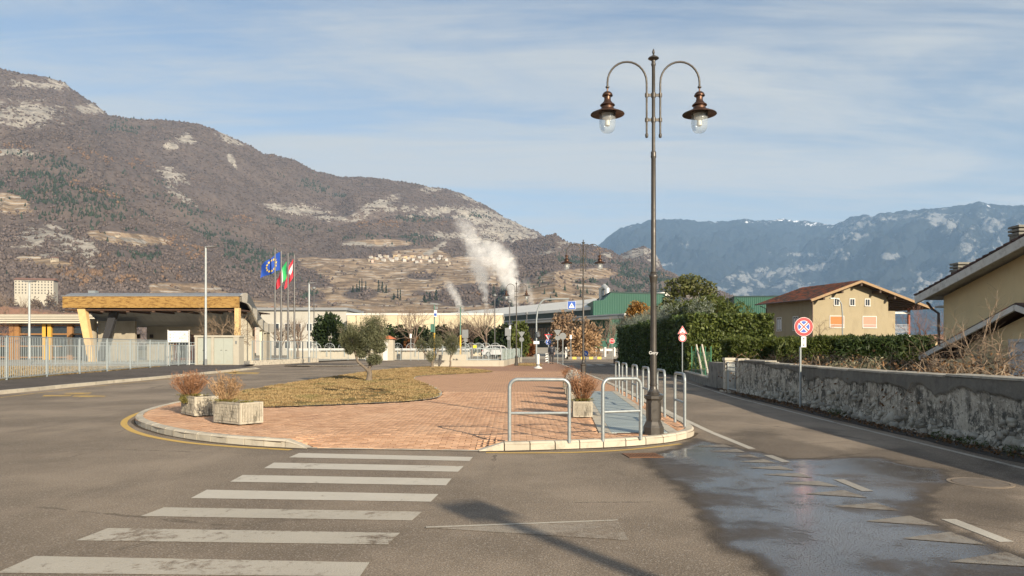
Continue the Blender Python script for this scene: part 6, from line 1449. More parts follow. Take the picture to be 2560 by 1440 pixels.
# modern street lamps
def led(lab, x, y, h, arm, dbl=False):
    o = thing('led_street_lamp', lab, 'street lamp', (x, y, .1), 0, 'modern street lamps'); MB().tube([(0, 0, 0), (0, 0, h * .5), (0, 0, h)], [.10, .09, .075], 10).build('pole', mat('lamp_pole_zinc', (.40, .43, .43), .55, .1, 3, metal=.2), o, True); MB().lathe([(.12, 0), (.12, .5), (.09, .52)], 10).build('base_sleeve', SGREY, o)
    for s in ((1, -1) if dbl else (1,)): MB().prism([(s * .04, -.06), (s * .3, -.05), (s * arm, .02), (s * arm, .05), (s * .3, .06), (s * .04, .04)], -.14, .14, 'y').build('lamp_head', mat('lamp_head_grey', (.16, .16, .165), .5), o, loc=(0, 0, h - .02))
    return o
led('tall slim street lamp in front of the utility cabinet', -25.3, 61.1, 9.8, .95); led('slim street lamp at the end of the glazed fence', -19.75, 72, 7.75, .75); led('twin headed street lamp in the school yard behind the bar fence', -41.05, 62.9, 7.1, .6, True)
# ------------------------------------------------------------------ flags
POLE = mat('flagpole_steel', (.16, .155, .15), .45, .15, 3, metal=.5)
def flagpole(x, y, lab): o = thing('flagpole', lab, 'flagpole', (x, y, .1), 0, 'row of four flagpoles'); MB().tube([(0, 0, 0), (0, 0, 5), (0, 0, 10.8)], [.10, .09, .06], 10).build('pole', POLE, o, True); MB().lathe([(.05, 10.8), (.07, 10.86), (.03, 10.92)], 8).build('finial', POLE, o); return o
FP = [(687.5, 70.0), (703, 71.5), (720, 73.0), (736, 74.5)]; FPn = ['leftmost flagpole of the four, without a flag of its own', 'flagpole carrying the blue star flag', 'flagpole carrying the green white red flag', 'rightmost flagpole with the red and white flag']
FX = [(px - CX) / FPX * d for px, d in FP]
for (px, d), x, l_ in zip(FP, FX, FPn): flagpole(x, d, l_)
FBLU = mat('flag_blue', (.012, .065, .36), .75, .08, 3); FYEL = mat('flag_yellow', (.75, .52, .05), .7); FGRN = mat('flag_green', (.02, .36, .10), .75, .08, 3); FWHT = mat('flag_white', (.72, .71, .70), .75, .04, 3); FRED = mat('flag_red', (.58, .03, .05), .75, .08, 3)
def flag(lab, x, y, ztop, hoist, fn, mats, colour, ns=26, nt=18, seed=0):
    """fn(s,t) -> offset; colour(s,t) -> material index"""
    o = thing('flag', lab, 'flag', (x - .10, y, ztop), 0, 'flags on the poles'); vs = [fn(i / ns, j / nt) for j in range(nt + 1) for i in range(ns + 1)]; b = MB(); w = ns + 1
    for j in range(nt):
        for i in range(ns): k = j * w + i; b.f.append((k, k + 1, k + w + 1, k + w)); b.m.append(colour((i + .5) / ns, (j + .5) / nt))
    b.v = vs; b.build('cloth', mats, o, True); return o
def feu(s, t): return (-1.85 * s + .12 * math.sin(5 * s) * t, .22 * math.sin(7 * s + 2 * t) * s, -1.75 * t * (1 - .30 * s) - 1.30 * s ** 1.2 + .06 * math.sin(9 * s))
fl = flag('blue flag with a ring of yellow stars', FX[1], 71.5, 10.75, 1.7, feu, [FBLU], lambda s, t: 0)
st = MB()
for k in range(12):
    a = k * math.pi / 6; s0, t0 = .46 + .22 * math.sin(a), .5 + .33 * math.cos(a)
    for side in (-.03,):
        c = Vector(feu(s0, t0)); ex = (Vector(feu(s0 + .02, t0)) - c).normalized(); ez = (Vector(feu(s0, t0 - .02)) - c).normalized(); nrm = ex.cross(ez).normalized(); nrm = nrm if nrm.y < 0 else -nrm
        pts = [c + nrm * .03 + (ex * math.sin(q * math.pi / 5) + ez * math.cos(q * math.pi / 5)) * (.145 if q % 2 == 0 else .06) for q in range(10)]; st2 = MB().add(pts, [tuple(range(10))]); st2.build('star', FYEL, fl)
flag('green white and red vertical striped flag', FX[2], 73.0, 10.05, 1.5, lambda s, t: (-1.05 * s - .08 * math.sin(6 * s + 3 * t), .28 * math.sin(8 * s + 2 * t) * s, -1.55 * t * (1 - .25 * s) - 1.75 * s ** 1.05), [FGRN, FWHT, FRED], lambda s, t: 0 if s < .42 else 1 if s < .62 else 2)
flag('red and white flag with dark emblem', FX[3], 74.5, 10.45, 1.5, lambda s, t: (-.80 * s - .08 * math.sin(5 * s + 3 * t), .25 * math.sin(8 * s + 2 * t) * s, -1.7 * t * (1 - .1 * s) - 1.55 * s), [FRED, FWHT, mat('emblem_dark', (.12, .03, .04), .8)], lambda s, t: 2 if (abs(s - .5) < .08 and abs(t - .55) < .09) else (1 if (.25 < t < .6 and s < .62) else 0))
# ------------------------------------------------------------------ enclosure of the underpass ramp, bollard, small signs
CREAMC = mat('cream_parapet', (.42, .385, .31), .9, .1, 1.2, .3, 20, dirt=(.38, .33, .25), dirt_amt=.5)
en = thing('ramp_parapet', 'low cream parapet wall around the ramp behind the olive trees', 'wall')
MB().b2(-6.0, -.95, 56.7, 56.95, .1, .58).build('front_wall', CREAMC, en); MB().prism([(-.94, 56.7), (-.62, 56.7), (1.0, 74), (.7, 74)], .1, .58).build('side_wall', CREAMC, en); MB().prism([(-6.0, 56.96), (-5.75, 56.96), (-4.5, 74), (-4.75, 74)], .1, .5).build('side_wall', CREAMC, en); MB().prism([(-5.7, 57.2), (-3.6, 60.5), (-3.6, 60.7), (-5.7, 57.5)], .1, 1.0).build('ramp_wall', CREAMC, en)
def railing(lab, pts, H, z, step, posts, name='railing', barw=.02):
    o = thing(name, lab, 'railing', (0, 0, z), 0, 'ramp railings'); q = resample(pts, posts); bm_ = MB().box((0, 0, H / 2), (barw, barw, H - .08)).mesh('bar'); bm_.materials.append(FEN)
    for i in range(len(q) - 1):
        a, c = Vector(q[i]), Vector(q[i + 1]); L = (c - a).length; ang = math.atan2(c.y - a.y, c.x - a.x)
        for k in range(int(L / step)): p_ = a.lerp(c, (k + .5) * step / L); link('bar', bm_, None, o, (p_.x, p_.y, 0), (0, 0, ang))
        for zz in (.08, H): MB().box((L / 2, 0, zz), (L, .04, .045)).build('rail', FEN, o, loc=(a.x, a.y, 0), rot=(0, 0, ang))
        MB().box((0, 0, H / 2), (.06, .06, H + .05)).build('post', FEN, o, loc=(a.x, a.y, 0), rot=(0, 0, ang))
    return o
railing('pale bar railing on the front of the cream parapet', [(-3.45, 56.82), (-1.0, 56.82)], .92, .58, .16, .82); railing('stepped pale railing going down the ramp behind the olive trees', [(-5.9, 57.0), (-3.6, 60.6)], 1.0, .6, .16, .9); railing('pale railing deeper inside the ramp enclosure', [(-4.6, 62), (-.3, 62.2)], 1.0, .45, .18, 1.1)
GPAN = mat('pale_glass_panel', (.36, .45, .43), .25, .08, 1, spec=.5); gpn = thing('glass_screen', 'row of pale green glass panels on the side parapet', 'screen')
for k in range(5):
    f0, f1 = k / 5, (k + .93) / 5; a, c = (-.78 + 1.6 * f0, 56.85 + 16.5 * f0), (-.78 + 1.6 * f1, 56.85 + 16.5 * f1); MB().prism([(a[0] - .02, a[1]), (a[0] + .02, a[1]), (c[0] + .02, c[1]), (c[0] - .02, c[1])], .62, 1.45).build('panel', GPAN, gpn); MB().b2(a[0] - .04, a[0] + .04, a[1] - .15, a[1] - .05, .58, 1.5).build('post', FEN, gpn)
yn = thing('yellow_notice', 'small yellow notice board on the ramp railing', 'sign', (-2.85, 56.7, 1.52)); MB().b2(-.13, .13, -.02, 0, 0, .22).build('plate', mat('notice_yellow', (.75, .60, .03), .5), yn); MB().b2(-.015, .015, 0, .02, -.2, .1).build('bracket', FEN, yn)
bo = thing('illuminated_bollard', 'squat white traffic bollard on a round base at the path end', 'bollard', (*G(1345, 921, .12)[:2], .12)); MB().lathe([(.30, 0), (.30, .05), (.16, .12), (.14, .13)], 20).build('base', WINW, bo, True); MB().lathe([(.115, .13), (.115, .92), (.09, .98), (.02, 1.0)], 16).build('body', WINW, bo, True); MB().lathe([(.117, .20), (.117, .28)], 16, cap=False).build('dark_band', BLK, bo)
# curved mast with pedestrian crossing sign
cm_ = thing('crossing_sign_mast', 'curved grey mast carrying a blue pedestrian crossing sign', 'road sign', (*G(1341, 905, .12)[:2], .12)); d = G(1341, 905, .12)[1]; u_ = d / FPX
hz_ = lambda y: CH - (y - HZ) * u_ - .12
MB().tube([(0, 0, 0), (0, 0, hz_(800)), (.12, 0, hz_(775)), (.38, 0, hz_(758)), (.75, 0, hz_(749)), (1.2, 0, hz_(748)), (3.2, 0, hz_(747))], .085, 10).build('mast', GALV, cm_, True)
sx = (1429 - 1341) * u_; zs = hz_(763); pb_ = MB().b2(sx - .40, sx + .40, -.1, -.07, zs - .40, zs + .40).build('board', WH, cm_); MB().b2(sx - .375, sx + .375, -.108, -.1005, zs - .375, zs + .375).build('blue_field', BLU, pb_); MB().prism([(sx - .28, zs - .26), (sx + .28, zs - .26), (sx, zs + .25)], -.115, -.1085, 'y').build('white_triangle', WH, pb_)
wk = MB(); wk.lathe([(.035, -.001), (.035, .001)], 10, (0, 0, 0)); fig = MB(); fig.prism([(sx - .03, zs + .02), (sx + .03, zs + .02), (sx + .025, zs - .10), (sx - .025, zs - .10)], -.119, -.1155, 'y'); fig.prism([(sx - .02, zs - .10), (sx + .005, zs - .10), (sx - .07, zs - .23), (sx - .10, zs - .23)], -.119, -.1155, 'y'); fig.prism([(sx + .0, zs - .10), (sx + .025, zs - .10), (sx + .10, zs - .23), (sx + .07, zs - .23)], -.119, -.1155, 'y'); fig.prism([(sx - .02, zs + .05), (sx + .02, zs + .05), (sx + .02, zs + .09), (sx - .02, zs + .09)], -.119, -.1155, 'y'); fig.prism([(sx - .10, zs - .06), (sx - .03, zs + .01), (sx - .03, zs - .02), (sx - .09, zs - .08)], -.119, -.1155, 'y'); fig.build('walking_figure', BLK, pb_)
MB().b2(-.28, .28, -.12, -.10, hz_(860), hz_(853)).build('white_plate', WH, cm_)
mr = thing('traffic_mirror', 'round convex traffic mirror fixed to the curved mast', 'mirror', (cm_.location.x + .16, cm_.location.y - .2, hz_(835) + .12)); MB().lathe([(.02, .0), (.26, .03), (.30, .06), (.31, .02)], 20).build('mirror_face', mat('mirror_glass', (.35, .33, .3), .1, metal=.8), mr, True, rot=(math.pi / 2, 0, 1.0)); MB().box((-.08, .1, 0), (.2, .05, .05)).build('arm', GALV, mr)
def post_sign(lab, px, py, d, parts, top, name='road_sign', grp=None):
    X = (px - CX) / FPX * d; o = thing(name, lab, 'road sign', (X, d, 0.02), 0, grp); k = d / FPX; zz = lambda y: CH - (y - HZ) * k
    MB().tube([(0, 0, 0), (0, 0, zz(top))], .04, 8).build('pole', GALV, o); return o, zz, k
o, zz, k = post_sign('give way triangle above a round blue roundabout sign', 1371, 905, 67, 0, 832); zc = zz(842)
tp = plate(o, 'give_way_plate', RED, lambda b: b.prism([(-.36, .21), (.36, .21), (0, -.42)], 0, .01), (0, -.05, zc)); plate(tp, 'white_field', WH, lambda b: b.prism([(-.24, .14), (.24, .14), (0, -.28)], .01, .013), (0, 0, 0), (0, 0, 0))
dp = plate(o, 'round_plate', WH, lambda b: disc(b, .25, 0, .01), (0, -.05, zz(856))); plate(dp, 'blue_field', BLU, lambda b: disc(b, .235, .01, .013), (0, 0, 0), (0, 0, 0))
for a in range(3): plate(dp, 'arrow', WH, lambda b: (b.prism([(-.13, .06), (-.05, .14), (-.01, .10), (-.09, .03)], .013, .016), b.prism([(-.08, .17), (.02, .15), (-.04, .07)], .013, .0162)), (0, 0, 0), (0, 0, a * 2.094))
bt_ = plate(o, 'grey_triangle_back', SGREY, lambda b: b.prism([(-.38, -.22), (.38, -.22), (0, .40)], -.05, -.04), (0, -.05, zz(851)))
cv = thing('chevron_marker', 'black and white striped hazard marker behind the walking person', 'marker', ((1368 - CX) / FPX * 70, 70, .02)); MB().b2(-.16, .16, -.02, .0, 0, .95).build('board', WH, cv)
for q in range(4): MB().prism([(-.16, .05 + q * .23), (.0, .12 + q * .23), (.16, .05 + q * .23), (.16, .16 + q * .23), (0, .23 + q * .23), (-.16, .16 + q * .23)], -.026, -.0205, 'y').build('stripe', BLK, cv)
for px, d, top, kind, lab in ((1394, 66, 825, 'tr', 'back of a triangular and round sign pair, left of the tall round one'), (1407, 60, 833, 'r', 'back of a large round grey sign on a thin post'), (1304, 74, 829, 'tr', 'grey back of a give way sign beside the far lamp'), (1163, 80, 825, 'sq', 'grey back of a rectangular sign right of the slim olive'), (1270, 84, 820, 'sq', 'narrow grey sign back left of the far lamp')):
    o, zz, k = post_sign(lab, px, 900, d, 0, top, 'sign_back', 'backs of road signs')
    if 'tr' == kind: plate(o, 'triangle_back', SGREY, lambda b: b.prism([(-.34, .2), (.34, .2), (0, -.4)], 0, .01), (0, -.05, zz(top + 6))); plate(o, 'round_back', SGREY, lambda b: disc(b, .24, 0, .01, 20), (0, -.05, zz(top + 20)))
    elif kind == 'r': plate(o, 'round_back', SGREY, lambda b: disc(b, .28, 0, .01, 20), (0, -.05, zz(top + 8)))
    else: plate(o, 'plate_back', SGREY, lambda b: b.b2(-.34, .34, -.45, .45, 0, .01), (0, -.05, zz(top + 10))); plate(o, 'round_back', SGREY, lambda b: disc(b, .22, 0, .01, 20), (0.05, -.05, zz(top + 26)))
for px, d, top, wpx, hpx, lab in ((1027, 84, 835, 5, 10, 'small white vertical plate on a post left of the olive pair'), (1427, 92, 838, 5, 10, 'small white plate on a post beside the guardrail'), (1275, 78, 812, 5, 11, 'white box plate on a post left of the far lamp')):
    o, zz, k = post_sign(lab, px, 890, d, 0, top, 'small_plate_sign', 'small white plates on posts'); MB().b2(-wpx * k / 2, wpx * k / 2, -.06, -.045, zz(top + hpx), zz(top)).build('plate', WH, o)
# stop sign, keep right sign, splitter island
o, zz, k = post_sign('red octagonal stop sign beyond the ivy hedge', 1530, 885, 95, 0, 846, 'stop_sign'); R8 = .36
sp8 = plate(o, 'octagon', WH, lambda b: b.prism([(R8 * math.cos(math.pi / 8 + q * math.pi / 4), R8 * math.sin(math.pi / 8 + q * math.pi / 4)) for q in range(8)], 0, .01), (0, -.05, zz(853))); plate(sp8, 'red_field', RED, lambda b: b.prism([(.335 * math.cos(math.pi / 8 + q * math.pi / 4), .335 * math.sin(math.pi / 8 + q * math.pi / 4)) for q in range(8)], .01, .013), (0, 0, 0), (0, 0, 0)); text_mesh('lettering', 'STOP', .24, WH, sp8, (0, 0, .0145), (0, 0, 0), .001)
o, zz, k = post_sign('round blue keep right arrow sign behind the middle lamp', 1464, 896, 78, 0, 880, 'keep_right_sign'); dp = plate(o, 'disc', WH, lambda b: disc(b, .29, 0, .01), (0, -.05, zz(884))); plate(dp, 'blue_field', BLU, lambda b: disc(b, .275, .01, .013), (0, 0, 0), (0, 0, 0)); plate(dp, 'arrow', WH, lambda b: (b.b2(-.025, .025, -.05, .17, .013, .016), b.prism([(-.12, -.03), (.12, -.03), (0, -.19)], .013, .0162)), (0, 0, 0), (0, 0, math.radians(40)))
si = thing('splitter_island', 'low traffic island with yellow and grey kerb and dry planting', 'traffic island'); c0 = G(1415, 897); c1 = G(1505, 897); yk = mat('yellow_kerb_paint', (.68, .47, .10), .8, .15, 3); gk = mat('grey_kerb', (.22, .2, .18), .9, .15, 3)
for q in range(9): xa = c0[0] + (c1[0] - c0[0]) * q / 9; xb = c0[0] + (c1[0] - c0[0]) * (q + .97) / 9; MB().b2(xa, xb, 94.5, 95.0, 0, .32).build('kerb_block', yk if q % 2 else gk, si)
MB().b2(c0[0], c1[0], 95.0, 98, 0, .3).build('soil', LAWNM, si); P = np.concatenate([ball_pts(260, (c0[0] + .5 + 4.2 * q / 7, 96.2, .65), (.55, .8, .38), 700 + q, .2) for q in range(7)]); V, Fc = leaf_quads(P, .16, 701, .35, .4); link('dry_planting', mesh_np('planting', V, Fc), TWIG2, si)
gr_ = thing('guardrail', 'white guardrail on short white posts before the tan shrubs', 'guardrail', (0, 0, 0)); ga, gb = (7.3, 100), (14.4, 104)
MB().prism([(ga[0], ga[1]), (gb[0], gb[1]), (gb[0], gb[1] + .08), (ga[0], ga[1] + .08)], 1.02, 1.32).build('beam', WINW, gr_)
for q in range(6): f = q / 5; MB().b2(ga[0] + 7.1 * f - .12, ga[0] + 7.1 * f + .12, ga[1] + 4 * f - .35, ga[1] + 4 * f - .05, 0, 1.55).build('post', WINW, gr_)
fc = MB().add([(-2, 97, .01), (34, 97, .01), (34, 139, 1.45), (-2, 139, 1.45)], [(0, 1, 2, 3)]).build('forecourt', mat('forecourt_concrete', (.34, .30, .235), .9, .12, .25, .2, 20, dirt=(.24, .21, .17), dirt_amt=.5, world_=True)); fc['kind'] = 'structure'
# ------------------------------------------------------------------ person walking away
pe = thing('person', 'person in dark jacket and grey trousers walking away along the brick path', 'person', ((1379 - CX) / FPX * 65.2, 65.2, .12), 0)
pe.scale = (1.15, 1.1, 1.04)
SKIN = mat('skin', (.45, .27, .19), .6); JACK = mat('dark_leather_jacket', (.018, .02, .028), .45, .2, 8); TROU = mat('grey_trousers', (.05, .048, .05), .9, .15, 8); HAIR = mat('short_dark_hair', (.035, .025, .02), .8); SHOE = mat('dark_shoe', (.02, .02, .02), .6)
def skin_mesh(name, verts, edges, rad, mt, parent, root=0, sub=2):
    me = bpy.data.meshes.new(name); me.from_pydata(verts, edges, []); o = link(name, me, mt, parent); o.modifiers.new('skin', 'SKIN'); sv = me.skin_vertices[0].data
    for i, r in enumerate(rad): sv[i].radius = (r, r * .8) if not isinstance(r, tuple) else r; sv[i].use_root = (i == root)
    s = o.modifiers.new('sub', 'SUBSURF'); s.levels = s.render_levels = sub; return o
bv = [(0, 0, .90), (0, 0, 1.08), (0, 0, 1.28), (0, -.01, 1.42), (0, 0, 1.50), (0, .01, 1.58), (0, .02, 1.67), (.17, 0, 1.40), (.22, .02, 1.14), (.21, -.08, .92), (.21, -.11, .84), (-.17, 0, 1.40), (-.22, -.02, 1.14), (-.21, .06, .92), (-.21, .08, .84), (.09, 0, .86), (.095, .06, .47), (.09, -.02, .08), (.09, .10, .04), (-.09, 0, .86), (-.095, -.04, .47), (-.09, -.16, .12), (-.09, -.07, .05)]
be = [(0, 1), (1, 2), (2, 3), (3, 4), (4, 5), (5, 6), (3, 7), (7, 8), (8, 9), (9, 10), (3, 11), (11, 12), (12, 13), (13, 14), (0, 15), (15, 16), (16, 17), (17, 18), (0, 19), (19, 20), (20, 21), (21, 22)]
brd = [.075, .085, .10, .085, .055, .085, .075, .05, .04, .034, .03, .05, .04, .034, .03, .055, .045, .035, .035, .055, .045, .035, .035]
body = skin_mesh('body', bv, be, brd, SKIN, pe)
skin_mesh('jacket', [(0, 0, .80), (0, 0, 1.06), (0, 0, 1.28), (0, -.01, 1.42), (0, 0, 1.485), (.18, 0, 1.40), (.235, .02, 1.14), (.225, -.08, .93), (-.18, 0, 1.40), (-.235, -.02, 1.14), (-.225, .06, .93)], [(0, 1), (1, 2), (2, 3), (3, 4), (3, 5), (5, 6), (6, 7), (3, 8), (8, 9), (9, 10)], [(.20, .15), (.185, .145), (.215, .155), (.175, .13), .08, .095, .08, .068, .095, .08, .068], JACK, body)
skin_mesh('trousers', [(0, 0, .97), (.09, 0, .84), (.1, .06, .47), (.09, -.02, .10), (-.09, 0, .84), (-.1, -.04, .47), (-.09, -.16, .14)], [(0, 1), (1, 2), (2, 3), (0, 4), (4, 5), (5, 6)], [(.18, .14), .125, .095, .08, .125, .095, .08], TROU, body)
MB().lathe([(.02, 1.76), (.08, 1.745), (.115, 1.70), (.118, 1.64), (.105, 1.585), (.07, 1.555)], 14, (0, -.03, 0)).build('hair', HAIR, body, True)
for x, y in ((.09, .05), (-.09, -.12)): MB().box((x, y, .04), (.095, .27, .085), bev=.025).build('shoe', SHOE, body)
for x, y in ((.21, -.11), (-.21, .08)):
    b = MB(); b.box((x, y, .82), (.04, .075, .09), bev=.015)
    for q in range(4): b.tube([(x, y - .028 + q * .019, .78), (x, y - .026 + q * .019, .74), (x - .008, y - .022 + q * .018, .71 + .006 * abs(q - 1))], .0085, 5)
    b.tube([(x, y + .03, .82), (x - .01, y + .055, .78), (x - .01, y + .055, .75)], .0095, 5); b.build('hand', SKIN, body, True)
# ------------------------------------------------------------------ white parked car
cw = mat('car_white', (.5, .5, .5), .25, .02, spec=.6); cg = mat('car_glass', (.02, .025, .03), .06, spec=.7); ct = mat('tyre_black', (.02, .02, .02), .85)
car = thing('parked_car', 'white parked car partly hidden behind the ramp railing', 'car', ((1248 - CX) / FPX * 92, 92, .35), 0)
MB().prism([(-2.1, .28), (2.1, .28), (2.12, .62), (2.02, .82), (1.15, .90), (.62, 1.36), (.3, 1.44), (-1.1, 1.44), (-1.55, 1.34), (-2.0, .92), (-2.12, .7)], -.86, .86, 'y').build('body', cw, car)
for xs_ in ([(.28, .92), (1.02, .92), (.58, 1.30), (.28, 1.34)], [(-.75, .92), (.2, .92), (.2, 1.34), (-.75, 1.36)], [(-1.6, .94), (-.83, .92), (-.83, 1.36), (-1.2, 1.36)]): MB().prism(xs_, -.872, -.861, 'y').build('side_window', cg, car)
for x in (-1.35, 1.35):
    w = MB().lathe([(.31, -.1), (.33, -.07), (.33, .07), (.31, .1)], 20).build('wheel', ct, car, True, loc=(x, -.78, .32), rot=(math.pi / 2, 0, 0)); MB().lathe([(.2, .1), (.2, .11)], 12).build('rim', GALV, w)
    MB().lathe([(.31, -.1), (.33, -.07), (.33, .07), (.31, .1)], 20).build('wheel', ct, car, True, loc=(x, .78, .32), rot=(math.pi / 2, 0, 0))
MB().b2(1.95, 2.08, -.875, -.5, .62, .76).build('headlight', WH, car); MB().b2(-2.1, -1.95, -.875, -.5, .70, .86).build('tail_light', RED, car)
# ------------------------------------------------------------------ bridge railing with wheel shaped arches
AR = bpy.data.meshes.new('a'); b = MB(); pts = [(.62 * math.cos(a), 0, .62 * math.sin(a)) for a in np.linspace(0, math.pi, 15)]; b.tube([(.62, 0, -.45)] + pts + [(-.62, 0, -.45)], .04, 6)
arch_hoop = b.mesh('hoop', True); arch_hoop.materials.append(GALV); b = MB().tube([(0, 0, .06), (0, 0, .58)], .02, 5); arch_sp = b.mesh('spoke'); arch_sp.materials.append(GALV); b = MB().lathe([(.09, -.03), (.09, .03)], 10); arch_hub = b.mesh('hub'); arch_hub.materials.append(GALV)
pos_ = [(790 + 34 * i, 92.0) for i in range(13) if not 1150 < 790 + 34 * i < 1180] + [(1160, 86), (1178, 86), (1196, 86), (1214, 86), (1238, 88)]
for i, (px, d) in enumerate(sorted(pos_)):
    o = thing('wheel_arch_rail', 'grey half wheel railing arch with spokes on the bridge, %s from the left' % ORD[i], 'railing', ((px - CX) / FPX * d, d, 1.42), 0, 'half wheel railing arches on the bridge')
    link('hoop', arch_hoop, None, o); link('hub', arch_hub, None, o, (0, 0, .03), (math.pi / 2, 0, 0))
    for a in (-60, -30, 0, 30, 60): link('spoke', arch_sp, None, o, None, (0, math.radians(a), 0))
bp = thing('bridge_parapet', 'pale low bridge parapet below the half wheel arches', 'wall'); MB().b2(-28, -5.2, 92.1, 92.5, 0, 1.0).build('wall', CREAMC, bp); MB().b2(-28, -5.2, 91.9, 92.0, 1.15, 1.4).build('guard_beam', WINW, bp)
for x in np.arange(-27.5, -5.5, 2.2): MB().b2(x, x + .12, 92.02, 92.09, .4, 1.3).build('post', FEN, bp)
bar_fence('low grey fence in front of the bridge parapet', [(-22.8, 85), (-8.5, 83)], 1.25, .20, 2.0, .015, z=.1, singles=False)
ks = thing('kiosk', 'narrow cream kiosk with orange tiled roof behind the olive tree', 'kiosk', ((968 - CX) / FPX * 82, 82, .1)); MB().b2(-.75, .75, -.6, .6, 0, 2.35).build('wall', CREAMC, ks); MB().prism([(-.95, 2.36), (.95, 2.36), (.2, 2.75), (-.6, 2.75)], -.8, .8, 'y').build('roof', mat('orange_tiles', (.45, .14, .06), .85, .2, 4), ks); MB().b2(-.35, .15, -.63, -.605, 0, 2.0).build('door', WINW, ks)
# poles with lamps and signals
def gp_pole(lab, px, d, topy, yel, head):
    k = d / FPX; o = thing('signal_pole', lab, 'pole', ((px - CX) * k, d, .1), 0, 'green and yellow poles'); zt = CH - (topy - HZ) * k - .1; zy = CH - (yel - HZ) * k - .1
    MB().tube([(0, 0, zy), (0, 0, zt)], .07, 8).build('green_upper_pole', mat('pole_green', (.10, .20, .15), .6), o); MB().tube([(0, 0, 0), (0, 0, zy - .005)], .10, 8).build('yellow_lower_pole', mat('pole_yellow', (.70, .42, .03), .6), o)
    MB().box((0, 0, zt + .1), (.9, .35, .2), ry=.12, bev=.03).build('flood_lamp', SGREY, o); MB().box((.25, 0, zt - .35), (.35, .25, .3)).build('side_lamp', SGREY, o)
    if head: MB().box((-.25, -.1, zy + .55), (.35, .3, .9), bev=.04).build('signal_head', mat('signal_green_box', (.05, .14, .10), .6), o)
    return o
gp_pole('pole with yellow foot and twin lamps right of the slim olive', 1151, 84, 768, 838, False); gp_pole('green pole with signal box and lamps above the olive pair', 1086, 84, 762, 832, True)
wbx = thing('hanging_sign', 'small white and blue lit sign box on the green pole', 'sign', ((1090 - CX) / FPX * 83.8, 83.8, 5.0)); MB().b2(-.22, .1, -.1, .1, 0, .75).build('box', WH, wbx); MB().b2(-.2, .08, -.112, -.101, .1, .4).build('blue_panel', BLU, wbx)
def small_lamp(lab, px, d, topy, ball=True):
    k = d / FPX; o = thing('slim_lamp_post', lab, 'street lamp', ((px - CX) * k, d, .1), 0, 'slim lamp posts in the distance'); zt = CH - (topy - HZ) * k - .1; MB().tube([(0, 0, 0), (0, 0, zt)], .07, 7).build('pole', POLE, o); MB().lathe([(.1, zt), (.25, zt + .12), (.22, zt + .3), (.05, zt + .4)], 10).build('lamp_head', SGREY, o, True)
small_lamp('dark slim lamp post left of the far double lantern', 1237, 100, 742); small_lamp('slim post with small white globe left of the far lamp', 1274, 100, 758); small_lamp('thin lamp post behind the right half of the far railing', 1317, 118, 786); small_lamp('thin dark pole right of the street lamp by the fence', 785, 100, 724)
# ------------------------------------------------------------------ shrubs and trees in the middle distance
DKG = leafmat('dark_evergreen', (.016, .03, .012), (.05, .075, .022)); YGR = leafmat('yellow_green_shrub', (.06, .085, .018), (.17, .19, .045)); BEIG = leafmat('beige_dead_leaves', (.24, .155, .095), (.42, .29, .18)); RUSL = leafmat('rust_dead_leaves', (.16, .065, .025), (.30, .14, .055)); LGC = leafmat('light_green_conifer', (.10, .13, .03), (.22, .24, .07))
def shrub(lab, px, d, topy, wpx, mt, seed, n=1500, size=.45, zb=.2, name='shrub', asp=.6, cat='shrub', grp='shrubs in the middle distance'):
    k = d / FPX; h = CH - (topy - HZ) * k - zb; w = wpx * k / 2; o = thing(name, lab, cat, ((px - CX) * k, d, zb), 0, grp); rs = np.random.RandomState(seed)
    P = [ball_pts(int(n * .5), (0, 0, h * .48), (w * .85, w * .7, h * .48), seed, .35)] + [ball_pts(int(n * .5 / 5), ((rs.rand() - .5) * w * 1.3, (rs.rand() - .5) * w, h * (.3 + .5 * rs.rand())), (w * .42, w * .42, h * .26), seed + 1 + q, .3) for q in range(5)]
    V, Fc = leaf_quads(np.concatenate(P), size, seed, asp); link('foliage', mesh_np('foliage', V, Fc), mt, o); MB().tube([(0, 0, 0), (0, 0, h * .5)], [.1, .04], 6).build('stem', BARK, o); return o
shrub('big dark green evergreen right of the flagpoles', 825, 96, 783, 92, DKG, 800, 2600, .5)
for i, (px, ty, w_, m_, lab) in enumerate(((900, 832, 60, DKG, 'dark evergreen bush behind the olive tree'), (1000, 808, 84, DKG, 'dark bush before the cream building, leftmost of the row'), (1050, 812, 88, DKG, 'dark bush below the tallest bare tree'), (1108, 808, 84, DKG, 'dark bush behind the olive pair'), (1160, 808, 84, DKG, 'dark bush behind the yellow footed pole'), (1210, 812, 84, DKG, 'dark bush left of the yellow green shrub'), (1250, 810, 64, DKG, 'dark bush beside the far lamp post'), (1030, 838, 50, RUSL, 'rust leaved bush among the dark bushes'), (1232, 838, 36, RUSL, 'rust leaved bush below the right bare tree'), (1300, 802, 64, YGR, 'yellow green shrub against the dark green factory'), (1322, 845, 40, RUSL, 'low reddish brown shrub at the factory corner'))): shrub(lab, px, 102 + (i % 3) * 1.5, ty, w_, m_, 810 + i * 7, 1900)
shrub('large beige leaved shrub in front of the factory windows', 1415, 104, 768, 90, BEIG, 900, 1500, .42); shrub('beige leaved shrub right of the larger one', 1478, 102, 795, 70, BEIG, 905, 900, .42); shrub('lower beige brown shrub near the guardrail', 1455, 100, 820, 100, TWIG2, 908, 1500, .4)
for i, (px, ty) in enumerate(((1441, 836), (1466, 833), (1490, 852))): shrub('pale green conical shrub behind the guardrail, %s of three' % ('left', 'middle', 'right')[i], px, 105, ty, 24, LGC, 920 + i, 700, .3, asp=.3)
MBT = [(1035, 752, 100, 60), (945, 765, 100, 61), (1215, 750, 98, 62), (905, 790, 98, 63), (1140, 785, 98, 64), (745, 790, 92, 65), (700, 800, 92, 66), (1520, 785, 112, 67), (1180, 790, 100, 72)]
